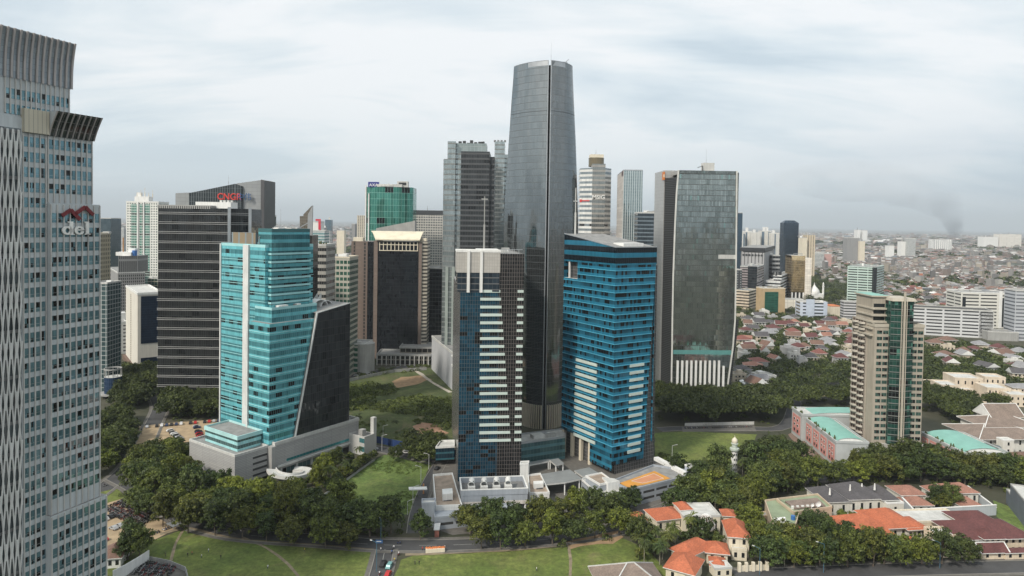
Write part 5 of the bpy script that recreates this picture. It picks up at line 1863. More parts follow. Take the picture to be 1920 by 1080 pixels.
def twin(label, Y, x0, x1, x2, x3, x4, ytop, ycrown, yref, crown):
 P = at(x0, yref, Y); P.z = 0
 par = thing('dark_twin_tower', label, 'office tower', P, 'dark twin towers behind the tallest tower')
 lightg = facade('twin_pale_glass', fh=4.2, cw=1.6, glass=(.20, .25, .26), glass2=(.44, .50, .51), span=(.20, .22, .22), sp=.3, frame=(.16, .16, .16), mw=.15, hw=.25, metal=.7, rough=.08, vary=1)
 darkg = facade('twin_dark', fh=4.2, cw=2.1, glass=(.014, .017, .019), glass2=(.05, .055, .06), span=(.075, .08, .085), sp=.36, frame=(.06, .062, .065), mw=.16, hw=.25, metal=.35, rough=.12, vary=1, dark=.2)
 a = rad(-2)
 S = lambda px: hit(P, a, px, yref)
 zt = zat(P, ytop)
 zc = zat(P, ycrown)
 at_ = lambda s, d: V2(P, a, s) + Vector((0, d, 0))
 for s0, s1, d, mt, z, nm in ((S(x0), S(x1), 3, lightg, zt - 8, 'glass_wing'), (S(x1), S(x2), 0, lightg, zc, 'glass_fin'), (S(x2), S(x3), 2, lightg, zt - 3, 'glass_wing'),
         (S(x3), S(x4), -1.5, darkg, zt - 2, 'dark_facade'), (S(x4), S(x4) + 4, 1.0, darkg, zt - 6, 'dark_facade')):
  b = MB()
  q = [at_(s0, d), at_(s1, d), at_(s1, 34), at_(s0, 34)]
  b.prism(q, 0, z, 0, 1)
  b.build(nm, [mt, ROOFG], par)
 keep_clear([at_(S(x0), -2), at_(S(x4) + 4, -2), at_(S(x4) + 4, 34), at_(S(x0), 34)], 3)
 if crown:
  b = MB()
  q = [at_(S(x2), 5), at_(S(x4) - 3, 5), at_(S(x4) - 3, 28), at_(S(x2), 28)]
  b.prism(q, zt - 4, zc - 1, 0, 1)
  b.build('crown', [facade('twin_crown', fh=8, cw=3, glass=(.24, .29, .29), glass2=(.32, .37, .37), frame=(.3, .33, .33), mw=.15, hw=.3, metal=.5, rough=.15, vary=1), ROOFG], par)
  for k in range(7):
   b = MB()
   c = at_(lerp(S(x2) + 3, S(x4) - 6, k / 6), 8 + (k % 3) * 5)
   b.box((c.x, c.y, zc - 1), (2.6, 2, 1.8 + (k % 2)))
   b.build('roof_unit', DARK, par)
 else:
  for k in range(4):
   b = MB()
   c = at_(lerp(S(x1), S(x2), k / 3), 6)
   b.box((c.x, c.y, zc), (2, 2, 1.8))
   b.build('roof_unit', CONCD, par)
 for px in (x0 + 7, x0 + 19):
  if crown:
   s = S(px)
   b = MB()
   q = [at_(s, -1), at_(s + 2.4, -1), at_(s + 2.4, 1), at_(s, 1)]
   b.prism(q, 0, zat(P, 500), 0, 0)
   b.build('pilaster', plain('pilaster_green', (.30, .34, .32), .5), par)
 return par
twin('dark office slab with pale glass fin and grey drum crown before its twin', 560, 829.5, 837.5, 852.5, 863, 916.5, 279, 264.5, 420, True)
twin('second dark twin slab, half hidden by the tallest tower', 640, 918.5, 926, 945, 952, 985, 283, 265, 380, False)
def grey_wall_hall():
 P = gp(849, 733)
 E = gp(809, 692)
 a = math.atan2(P.y - E.y, P.x - E.x)
 par = thing('blank_walled_hall', 'pale grey hall with tall blank side wall and classical cornice end', 'building', P)
 w_ = (P - E).length
 z1 = zat(P, 664)
 d = Vector((math.cos(a + math.pi / 2), math.sin(a + math.pi / 2), 0))
 pl_ = [E, P, P + d * 24, E + d * 24]
 b = MB()
 b.prism(pl_, 0, z1, 0, 1)
 b.build('wall', [plain('pale_render', (.45, .46, .48), .8, var=.05, streak=.06), ROOFG], par)
 keep_clear(pl_, 2)
 q = MB()
 parapet(q, offs(pl_, .3), z1 - .4, 1.6, .5)
 q.build('parapet', CONCL, par)
 for k, (z, pr_) in enumerate(((z1 - 2, 1.0), (z1 - 9, .8), (z1 - 9.9, .5))):
  b = MB()
  b.wall(P + d * -.1 + Vector((pr_, 0, 0)), P + d * 12 + Vector((pr_, 0, 0)), z, z + .8)
  n = Vector((math.cos(a), math.sin(a), 0))
  c = [P - d * pr_ + n * pr_ - n * 2.5, P - d * pr_ + n * pr_, P + d * 16 + n * pr_, P + d * 16 - n * .1]
  b = MB()
  b.prism([P - d * pr_ - n * 3, P - d * pr_ + n * pr_, P + d * 20 + n * pr_, P + d * 20 - n * .05, P - d * .05 - n * .05, P - d * .05 - n * 3], z, z + .9, 0, 0)
  b.build('cornice', WHITE, par)
grey_wall_hall()
def octagon_tower():
 Y = 1050
 c = at(1116, 380, Y); c.z = 0
 par = thing('octagonal_banded_tower', 'eight sided grey banded tower with bronze drum top and white roof letters', 'office tower', c)
 W = 29 * Y / 1280
 p = [(-W, 0), (-W * .28, -W * .55), (W * .55, -W * .55), (W, 0), (W, W), (W * .3, W * 1.6), (-W * .3, W * 1.6), (-W, W)]
 poly = [Vector((c.x + x, c.y + y, 0)) for x, y in p]
 keep_clear(poly)
 zt, zw = zat(c, 309), zat(c, 316)
 bd = facade('octa_bands', fh=7.2, cw=3, glass=(.16, .20, .22), glass2=(.30, .34, .36), span=(.62, .62, .60), sp=.5, frame=(.5, .5, .5), mw=.1, hw=.1, metal=.5, vary=1, dark=.08)
 gf = facade('octa_glass', fh=7.2, cw=3, glass=(.16, .18, .18), glass2=(.30, .32, .31), span=(.30, .29, .27), sp=.4, frame=(.3, .29, .28), mw=.1, hw=.1, metal=.65, vary=1)
 b = MB()
 for i in range(8):
  j = (i + 1) % 8
  b.wall(poly[i], poly[j], 0, zt if i == 1 else zw, 1 if i == 1 else 0)
 b.face([(*q.xy, zw) for q in poly], 2)
 b.build('facade', [bd, gf, ROOFG], par)
 q = MB()
 q.prism([poly[1] + Vector((0, .3, 0)), poly[2] + Vector((0, .3, 0)), poly[2] + Vector((0, 20, 0)), poly[1] + Vector((0, 20, 0))], zw, zt + .5, 0, 1)
 q.build('upper_block', [gf, ROOFG], par)
 b = MB()
 r = 14.6 * Y / 1280
 b.ring((c.x + 2, c.y + 12), r, r, zt - 2, zat(c, 295), 20, 0, 1)
 b.build('drum', [facade('bronze_drum', fh=5, cw=3, glass=(.10, .08, .05), glass2=(.22, .18, .11), frame=(.16, .13, .09), metal=.6, vary=1), ROOFG], par)
 b = MB()
 b.box((c.x + 2, c.y + 12, zat(c, 295)), (r * 1.7, r * 1.5, zat(c, 289) - zat(c, 295)))
 b.build('penthouse', CREAM, par)
 mast(par, c.x + 1, c.y + 10, zat(c, 289), zat(c, 279), .7)
 M = face_frame(Vector(((poly[1].x + poly[2].x) / 2, poly[1].y - .6, 0)), 0, zat(c, 374))
 text_mesh('lettering', 'MSIG', 9.2, .4, WHITE, par, M, .22, sx=.95)
 a = math.atan2(poly[1].y - poly[0].y, poly[1].x - poly[0].x)
 L = (poly[1] - poly[0]).length
 panel_strip(par, poly[0], a, .2, 3.8, zat(c, 379.5), 4.2, RED, 'red_sign', .6)
 panel_strip(par, poly[0], a, 3.9, L * .8, zat(c, 377.8), 1.7, RED, 'red_sign', .6)
octagon_tower()
par, P, poly, z1, a = bg('slim_glass_tower', 'slim pale blue glass slab with vertical fins and dark sign at its top corner', 'office tower', 950, 1168, 1204, 319,
 facade('pale_fins', fh=4.2, cw=3.0, glass=(.20, .27, .29), glass2=(.30, .38, .40), frame=(.46, .50, .50), mw=.8, hw=.15, metal=.7, vary=1), pl=1156.5, ang=-4,
 side=facade('beige_side', fh=4.2, cw=40, glass=(.42, .39, .36), frame=(.34, .32, .3), mw=0, hw=.3, metal=.1, rough=.5, tilt=0, wob=0), n_roof=1, yref=390, mrim=METAL)
b = MB()
b.wall(V2(P, a + math.pi / 2, 24) + Vector((-.6, 0, 0)), V2(P, a + math.pi / 2, 4) + Vector((-.6, 0, 0)), z1 - 7, z1 - .5)
b.build('sign_board', plain('sign_dark', (.08, .03, .035), .5), par)
bg('slate_banded_tower', 'dark slate tower with pale floor bands beside the slim glass slab', 'office tower', 800, 1195, 1226, 399,
 facade('slate_bands', fh=4.6, cw=2, glass=(.02, .03, .04), glass2=(.05, .065, .08), span=(.15, .19, .22), sp=.32, frame=(.12, .15, .17), mw=.1, hw=.1, metal=.4, vary=1), n_roof=3, ang=-2, yref=430)
bg('slate_banded_tower', 'grey gridded slice of tower behind the blue banded tower', 'office tower', 806, 1226.5, 1246, 398,
 facade('slate_grid', fh=4.6, cw=2, glass=(.04, .06, .07), glass2=(.10, .13, .15), frame=(.2, .23, .25), mw=.3, hw=.4, metal=.4, vary=1), n_roof=1, ang=-2, yref=430)
bg('blue_slice_tower', 'narrow dark blue tower edge just behind the finned tower', 'office tower', 1500, 1378, 1391, 399, facade('slice_blue', fh=4, cw=2, glass=(.03, .06, .09), frame=(.06, .09, .12), metal=.4), n_roof=0)
def white_flats():
 m = facade('flats_white', fh=3.2, cw=3.2, glass=(.10, .11, .12), glass2=(.2, .2, .2), frame=(.66, .65, .61), mw=1.9, hw=1.9, metal=.1, rough=.4, tilt=0, wob=0, vary=1)
 bl = facade('flats_blue', fh=3.2, cw=3, glass=(.08, .13, .18), glass2=(.14, .2, .26), frame=(.2, .25, .3), mw=.3, hw=.9, metal=.2)
 for i, (x0, x1, yt, lab) in enumerate(((1385, 1397, 437, 'with a blue window stripe and low shoulder'), (1397, 1409, 434, 'with a raised lift house and blue flank'), (1409, 1426, 436, 'widest and plain fronted'),
           (1427, 1445, 433, 'with twin lift houses and blue stripes'), (1446, 1461, 437, 'plain, next to the dark blue tower'))):
  par, P, poly, z1, a = bg('white_flats', 'white apartment block of the far row, ' + lab, 'apartment block', 1900 + (i % 2) * 20, x0, x1, yt, m, n_roof=0, depth=24, yref=455, mrim=WHITE, group='row of white apartment blocks')
  L = (poly[1] - poly[0]).length
  for f in ((.05, .3), (.72, .95)) if i in (0, 1, 3) else ((.4, .55),):
   panel_strip(par, P, a, L * f[0], L * f[1], 20, z1 - 22, bl if i != 2 else m, 'window_stripe', .8)
  for k in range(2 if i == 3 else 1):
   b = MB()
   c = V2(P, a, L * (.35 + .3 * k))
   b.box((c.x, c.y + 6, z1), (6, 6, 8 + 3 * (i % 2)))
   b.build('lift_house', WHITE, par)
white_flats()
NAVY = facade('navy_glass', fh=4, cw=2.2, glass=(.012, .025, .045), glass2=(.04, .065, .095), frame=(.02, .035, .055), mw=.12, hw=.2, metal=.5, vary=1, tilt=.03)
par, P, poly, z1, a = bg('navy_glass_tower', 'dark navy glass tower with chamfered top standing above the gold fronted block', 'office tower', 1750, 1469, 1497, 418, NAVY, pl=1462, n_roof=0, rim=0, yref=450, ang=2)
b = MB()
q = offs(poly, -4)
b.prism(poly, z1, zat(P, 413), 0, 1, top=offs(poly, -8))
b.build('chamfered_top', [NAVY, CONCD], par)
par, P, poly, z1, a = bg('navy_side_tower', 'lower navy glass wing between the navy tower and the cream one', 'office tower', 1745, 1497, 1512.5, 443, NAVY, n_roof=0, yref=450)
bg('cream_tower', 'cream apartment tower with brown window slot and pale shoulders beside the navy tower', 'apartment tower', 1700, 1512, 1528, 441,
 facade('cream_tower', fh=3.4, cw=6, glass=(.09, .07, .055), frame=(.58, .50, .38), mw=3.8, hw=1.2, metal=.1, rough=.4), n_roof=2, yref=470, mrim=CREAM)
bg('cream_tower_wing', 'sunlit cream wing joined in front of the cream tower, over the wooded park', 'apartment tower', 1690, 1504, 1513, 446, CREAM, n_roof=1, yref=470)
par, P, poly, z1, a = bg('ribbed_office_block', 'pale grey ribbed office block with wide black attic storey and porthole ring', 'office building', 1250, 1432, 1451, 474,
 facade('pale_ribs', fh=90, cw=6.2, glass=(.34, .34, .35), glass2=(.42, .42, .42), frame=(.10, .10, .105), mw=1.7, hw=0, metal=.1, rough=.5, tilt=0, wob=0, vary=1), pl=1388, ang=64, n_roof=0, yref=510, rim=0)
b = MB()
b.prism(offs(poly, 1.5), z1 + 1.5, zat(P, 465), 0, 1)
b.build('black_attic', [plain('attic_black', (.02, .022, .026), .5), ROOFG], par)
dirL = rad(64 + 90)
for k in range(7):
 s = (poly[3] - poly[0]).length * (.1 + .13 * k)
 c = V2(P, dirL, s)
 n = Vector((-math.cos(rad(64)), -math.sin(rad(64)), 0))
 b = MB()
 u = Vector((math.cos(dirL), math.sin(dirL), 0))
 pts = [(*(c + n * .6 + u * (2.1 * math.cos(t_))).xy, z1 - 5 + 2.1 * math.sin(t_)) for t_ in [2 * math.pi * i / 14 for i in range(14)]]
 b.face(pts[::-1] if False else pts)
 b.build('porthole', DARK, par)
bg('dark_stepped_block', 'low dark block with pale floor bands behind the ribbed office block', 'office building', 1330, 1448, 1462, 479, facade('stepped_dark', fh=8, cw=6, glass=(.03, .032, .035), span=(.42, .42, .42), sp=.45, frame=(.3, .3, .3), mw=.2, hw=.2), n_roof=1, yref=500)
par, P, poly, z1, a = bg('mauve_banded_block', 'mauve grey banded office block with dark glazed corner', 'office building', 1140, 1419, 1431.5, 501,
 facade('mauve_bands', fh=4.4, cw=2, glass=(.02, .022, .026), glass2=(.05, .05, .055), span=(.30, .265, .27), sp=.55, frame=(.25, .22, .22), mw=.1, hw=.1, vary=1, metal=.3), pl=1387, ang=62, n_roof=3, yref=540)
b = MB()
n = Vector((-math.cos(rad(62)), -math.sin(rad(62)), 0))
b.prism([P + n * .8 + V2((0, 0), rad(152), .2), V2(P, rad(62), 6), V2(V2(P, rad(62), 6), rad(152), 10), V2(P, rad(152), 15) + n * .8], 0, z1 + 1, 0, 1)
b.build('glazed_corner', [facade('glazed_corner', fh=4.4, cw=2.2, glass=(.010, .014, .02), glass2=(.04, .05, .055), frame=(.05, .05, .055), mw=.2, hw=.5, metal=.4, vary=1), ROOFG], par)
bg('dark_white_block', 'dark block with white specks of windows at the edge of the finned tower', 'office building', 1100, 1378, 1391, 506, facade('speck_block', fh=4, cw=5, glass=(.3, .32, .32), frame=(.035, .04, .045), mw=3.6, hw=2.6, metal=.1, rough=.5), n_roof=0, yref=530)
ZEB = facade('zebra_bands', fh=5.2, cw=3, glass=(.008, .010, .014), glass2=(.025, .03, .035), span=(.62, .64, .64), sp=.52, frame=(.2, .21, .22), mw=.05, hw=.05, metal=.4, vary=1, rough=.1)
par, P, poly, z1, a = bg('zebra_banded_block', 'black and white banded office block with square emblem box on its roof', 'office building', 1200, 1465, 1482.5, 517, ZEB, pl=1450, ang=60, n_roof=0, yref=540, mrim=WHITE)
b = MB()
c = lerp(poly[0], poly[3], .55)
b.box((c.x + 2, c.y + 6, z1), (14, 8, 7), rad(30))
b.build('emblem_box', DARK, par)
b = MB()
b.box((c.x - 1, c.y + 1.2, z1 + .8), (5.4, .5, 5.4), rad(0))
b.build('emblem_panel', WHITE, par)
bg('zebra_banded_wing', 'lower black and white banded wing in front of the emblem topped block', 'office building', 1185, 1463, 1470, 528, ZEB, pl=1435, ang=60, n_roof=1, yref=545, mrim=WHITE)
def gold_block():
 P = at(1484, 520, 1240); P.z = 0
 par = thing('gold_glass_block', 'gold mirrored office block with curved top and white panelled flank', 'office building', P)
 a = rad(-4)
 S = lambda px: hit(P, a, px, 520)
 z1 = zat(P, 479)
 g = facade('gold_mirror', fh=4.4, cw=3, glass=(.46, .33, .17), glass2=(.62, .47, .27), frame=(.34, .27, .17), mw=.12, hw=.35, metal=.92, rough=.07, vary=1, wob=.03, tilt=.004)
 wm = facade('white_panels', fh=4.4, cw=4, glass=(.58, .54, .48), frame=(.42, .38, .34), mw=.2, hw=.3, metal=0, rough=.6, tilt=0, wob=0)
 b = MB()
 s1 = S(1510)
 p = [P, V2(P, a, s1), V2(P, a, s1) + Vector((0, 30, 0)), P + Vector((0, 30, 0))]
 zb = zat(P, 548)
 prof = [(0, zb)] + [(5.0 * (1 - math.cos(t_)), z1 - 9 + 9 * math.sin(t_)) for t_ in [math.pi / 2 * k / 6 for k in range(7)]]
 for k in range(len(prof) - 1):
  (y0, z0), (y1, zz) = prof[k], prof[k + 1]
  b.face([(p[0].x, p[0].y + y0, z0), (p[1].x, p[1].y + y0, z0), (p[1].x, p[1].y + y1, zz), (p[0].x, p[0].y + y1, zz)], 0, [(0, z0), (s1, z0), (s1, zz), (0, zz)])
 b.wall(p[1], p[2], 0, z1 - 4, 0)
 b.wall(p[3], p[0], 0, z1 - 4, 0)
 b.wall(p[2], p[3], 0, z1, 0)
 b.face([(p[0].x, p[0].y + 5, z1), (p[1].x, p[1].y + 5, z1), (*p[2].xy, z1), (*p[3].xy, z1)], 1)
 b.build('mirror_front', [g, ROOFL], par)
 b = MB()
 q = [V2(P, a, s1 - 1) + Vector((0, -1.5, 0)), V2(P, a, S(1520.5)) + Vector((0, -1.5, 0)), V2(P, a, S(1520.5)) + Vector((0, 30, 0)), V2(P, a, s1 - 1) + Vector((0, 30, 0))]
 b.prism(q, 0, z1 - 4, 0, 1)
 b.build('white_flank', [wm, ROOFL], par)
 for k in range(4):
  c = V2(P, a, s1 * (.08 + .27 * k))
  b = MB()
  b.box((c.x, c.y + .6, 0), (2.4, 1.2, zb))
  b.build('column', WHITE, par)
 b = MB()
 b.box((P.x + s1 / 2, P.y + 14, 0), (s1 * .9, 20, zb))
 b.build('lobby', DARK, par)
 b = MB()
 b.bar((P.x + 6, P.y + 8, z1 + 3), (P.x + s1 - 2, P.y + 8, z1 + 3), .8)
 b.bar((P.x + 6, P.y + 8, z1), (P.x + 6, P.y + 8, z1 + 3), .6)
 b.bar((P.x + s1 - 3, P.y + 8, z1), (P.x + s1 - 3, P.y + 8, z1 + 3), .6)
 b.build('cradle_rail', METAL, par)
 keep_clear(p, 4)
gold_block()
par, P, poly, z1, a = bg('cream_banded_block', 'small cream banded office block at the foot of the finned tower', 'office building', 1060, 1404, 1417, 546,
 facade('cream_bands', fh=4.6, cw=3, glass=(.03, .025, .02), span=(.58, .50, .40), sp=.58, frame=(.5, .43, .34), mw=.1, hw=.1, metal=.2), pl=1379, ang=55, n_roof=4, yref=565, mrim=CREAM)
par, P, poly, z1, a = bg('green_glazed_block', 'tan framed block with big emerald glass front', 'office building', 1010, 1431, 1472, 541, plain('tan_stone', (.46, .34, .20), .7), n_roof=3, yref=565, ang=8, depth=22, mrim=CREAM)
L = (poly[1] - poly[0]).length
panel_strip(par, P, a, L * .07, L * .68, 2, z1 - 7, facade('emerald', fh=2.6, cw=5, glass=(.015, .08, .05), glass2=(.04, .19, .13), frame=(.03, .09, .06), mw=.1, hw=.3, metal=.5, vary=1), 'emerald_glazing', .5)
bg('long_white_roof_hall', 'long low white hall with curved bays linking the emerald and gold blocks', 'hall', 1080, 1466, 1506, 561, facade('hall_bays', fh=9, cw=9, glass=(.54, .51, .45), frame=(.38, .35, .3), mw=.5, hw=.5, metal=0, rough=.6), n_roof=0, yref=570, depth=14)
par, P, poly, z1, a = bg('blue_white_office', 'white and pale blue banded office block with tall stair tower', 'office building', 965, 1500, 1551, 566,
 facade('bluewhite_bands', fh=4.6, cw=40, glass=(.05, .06, .075), glass2=(.1, .12, .14), span=(.52, .57, .66), sp=.55, frame=(.52, .57, .66), mw=4, hw=.1, metal=.2), n_roof=2, yref=580, ang=-6, depth=22, mrim=WHITE)
L = (poly[1] - poly[0]).length
panel_strip(par, P, a, L * .22, L * .52, 0, z1 + 4, plain('pale_blue_panel', (.48, .54, .64), .5), 'stair_tower', 1.2)
panel_strip(par, P, a, L * .86, L * 1.0, 0, z1 + 1, MAT['pale_blue_panel'], 'corner_panel', .6)
bg('orange_roofed_block', 'small block with bright orange roof between two banded offices', 'building', 985, 1557, 1577, 574, CREAM, roof=plain('orange_roof', (.52, .17, .06), .8), n_roof=0, yref=590, rim=.3, mrim=plain('orange_rim', (.5, .17, .07), .8))
CARP = facade('grey_car_decks', fh=3.8, cw=60, glass=(.03, .03, .032), span=(.50, .50, .51), sp=.55, frame=(.5, .5, .5), mw=.3, hw=.0, metal=0, rough=.7)
bg('grey_car_deck', 'grey car park with open dark decks beside the beige apartment tower', 'car park', 940, 1582, 1650, 566, CARP, n_roof=2, yref=585, ang=-8, depth=30, pl=1575)
GRW = facade('mint_bands', fh=4.4, cw=16, glass=(.015, .018, .018), glass2=(.03, .035, .035), span=(.46, .58, .53), sp=.56, frame=(.46, .58, .53), mw=1.2, hw=.1, metal=.3)
par, P, poly, z1, a = bg('mint_banded_tower', 'mint white banded office block with dark glazed corner stripe', 'office building', 1180, 1641, 1657, 502, GRW, pl=1588.5, ang=52, n_roof=4, yref=530, mrim=plain('mint_rim', (.5, .62, .57), .6))
b = MB()
b.prism([P + Vector((-3.5, -1.0, 0)), P + Vector((2, -1.2, 0)), P + Vector((3.4, 3, 0)), P + Vector((-4, 3, 0))], 0, z1 + .5, 0, 0)
b.build('glazed_corner', GLASSD, par)
DECKW = facade('white_decks', fh=4.0, cw=19, glass=(.03, .032, .035), glass2=(.06, .06, .06), span=(.56, .57, .58), sp=.58, frame=(.56, .57, .58), mw=2.2, hw=.1, metal=.1, rough=.5)
par, P, poly, z1, a = bg('long_white_deck_block', 'long white banded block with dark roof deck behind the beige apartment tower', 'office building', 840, 1700, 1862, 576, DECKW, n_roof=0, yref=600, ang=-19, depth=32, mrim=CONCL, roof=plain('deck_dark', (.07, .07, .065), .9))
b = MB()
c = poly[1]
b.prism([V2(c, a, -14), V2(c, a, 1), V2(V2(c, a, 1), a + math.pi / 2, 30), V2(V2(c, a, -14), a + math.pi / 2, 30)], 0, z1 - 1, 0, 1)
b.build('blank_end', [CONCL, ROOFG], par)
par, P, poly, z1, a = bg('white_hospital_block', 'big white banded block with two dark vertical slots', 'office building', 905, 1801, 1898, 548,
 facade('hospital_bands', fh=4.4, cw=22, glass=(.04, .04, .04), glass2=(.08, .08, .08), span=(.64, .63, .58), sp=.60, frame=(.64, .63, .58), mw=2.4, hw=.1, metal=.1, rough=.5), n_roof=4, yref=580, ang=-8, depth=40, mrim=WHITE)
L = (poly[1] - poly[0]).length
for f in (.03, .80):
 panel_strip(par, P, a, L * f, L * (f + .065), 2, z1 - 8, GLASSD, 'dark_slot', .3)
panel_strip(par, P, a, L * .74, L * .80, 0, z1 + 2.5, WHITE, 'white_pier', .5)
panel_strip(par, P, a, L * .87, L * 1.0, 0, z1 + 1.5, WHITE, 'white_pier', .5)
bg('grey_banded_edge_block', 'grey banded block cut by the frame edge beside the white hospital like block', 'office building', 800, 1903, 1990, 545, facade('greyblue_bands', fh=4.2, cw=30, glass=(.12, .13, .15), span=(.44, .46, .49), sp=.6, frame=(.44, .46, .49), mw=1, hw=.1, metal=.1), n_roof=1, yref=580, ang=-10)
bg('link_wing', 'low grey flat wing joining the long deck block to the frame edge', 'building', 800, 1852, 1910, 622, CONC, n_roof=1, yref=635, ang=-10, depth=20)
keep_clear([gp(1455, 812), gp(1495, 800), gp(1600, 882), gp(1600, 890), gp(1485, 890)], 0)
for (x0, x1, yt, Y, nm, lab, m) in (
 (1588, 1612, 446, 2500, 'bare_concrete_tower', 'half built grey concrete slab tower with raking top over the house carpet', SLOT),
 (1612, 1622, 452, 2490, 'pale_slab_tower', 'pale slim slab fixed to the half built grey tower', CREAM),
 (1690, 1703, 453, 3000, 'white_slab_tower', 'white slab tower far off, left half of a stepped pair', WHITE),
 (1703, 1717, 447, 2980, 'white_slab_tower', 'white slab tower far off, taller half of a stepped pair', mk),
 (1667, 1677, 461, 2900, 'white_slab_tower', 'short slim white slab tower far off by itself', WHITE),
 (1752, 1785, 449, 4000, 'wide_white_block', 'wide white ribbed block with green roof far off', facade('far_ribs', fh=60, cw=12, glass=(.6, .6, .58), frame=(.28, .29, .3), mw=4, hw=0, metal=0, rough=.7)),
 (1844, 1872, 444, 4700, 'wide_white_block', 'pair of joined white blocks far off, the lower one', WHITE),
 (1874, 1915, 439, 4700, 'wide_white_block', 'long white apartment block far off near the horizon', facade('far_white', fh=9, cw=18, glass=(.5, .48, .44), frame=(.66, .63, .58), mw=8, hw=3, metal=0, rough=.7)),
 (1722, 1732, 512, 1750, 'orange_block', 'small orange red cube block among trees', plain('orange_wall', (.50, .20, .12), .7)),
 (1528, 1546, 474, 2100, 'pink_white_block', 'low pink and white apartment block beyond the wooded park', mk),
 (1546, 1560, 476, 2120, 'pink_white_block', 'low grey and red apartment block beyond the wooded park', plain('dull_pink', (.48, .30, .27), .7)),
 (1607, 1613, 431, 6000, 'far_white_tower', 'tiny white pair of blocks on the horizon, first', WHITE),
 (1617, 1626, 432, 6000, 'far_white_tower', 'tiny white pair of blocks on the horizon, second', WHITE),
 (600, 606, 428, 1500, 'far_grey_tower', 'little grey tower behind the red angular sign', SLOT),
 (216, 232, 428, 2300, 'far_white_tower', 'pale block in the gap between the slate slab and the white apartment tower', mk),
):
 bg(nm, lab, 'building', Y, x0, x1, yt, m, n_roof=1, yref=455, rim=1.5, depth=30 if Y < 3500 else 60)
def mosque():
 c = gp(1532, 560)
 par = thing('white_mosque', 'small white mosque with onion dome and slim minaret', 'mosque', c)
 k = c.y / 1280
 b = MB()
 b.box((c.x, c.y + 8, 0), (30 * k * .8, 16, 9))
 b.build('hall', WHITE, par)
 b = MB()
 prof = [(0, 9 * k), (4, 9.6 * k), (8, 8.4 * k), (12, 5.4 * k), (15, 2.4 * k), (18, .8 * k), (22, .1)]
 for (z0, r0), (z1, r1) in zip(prof, prof[1:]):
  b.ring((c.x - 2 * k, c.y + 8), r0, r1, 7 + z0, 7 + z1, 18, cap=False)
 b.build('dome', WHITE, par, smooth=True)
 b = MB()
 for (z0, r0), (z1, r1) in zip([(0, 1.9), (22, 1.7), (22.3, 2.4), (23, 2.4), (23.2, 1.4), (27, 1.5), (30, .2)], [(22, 1.7), (22.3, 2.4), (23, 2.4), (23.2, 1.4), (27, 1.5), (30, .2)]):
  b.ring((c.x + 13 * k, c.y + 4), r0, r1, z0, z1, 10, cap=False)
 b.build('minaret', WHITE, par)
 keep_clear([(c.x - 15 * k, c.y), (c.x + 15 * k, c.y), (c.x + 15 * k, c.y + 16), (c.x - 15 * k, c.y + 16)])
mosque()
def vault(par, p0, p1, w, z, rise, mat, matend, name='barrel_roof', N=10, over=.6, ends=True):
 d = (p1 - p0).normalized()
 n = Vector((-d.y, d.x, 0))
 b = MB()
 a = p0 - d * over
 c = p1 + d * over
 pr = [(-(w / 2 + over) * math.cos(math.pi * i / N), z + rise * math.sin(math.pi * i / N)) for i in range(N + 1)]
 for i in range(N):
  (x0, z0), (x1, z1) = pr[i], pr[i + 1]
  b.face([(*(a - n * x0).xy, z0), (*(a - n * x1).xy, z1), (*(c - n * x1).xy, z1), (*(c - n * x0).xy, z0)])
 o = b.build(name, mat, par)
 if ends:
  for e, s in ((a, 1), (c, -1)):
   b = MB()
   b.face([(*(e + d * s * (over - .1) - n * x).xy, zz) for x, zz in pr])
   b.build('roof_end', matend, par)
 return o
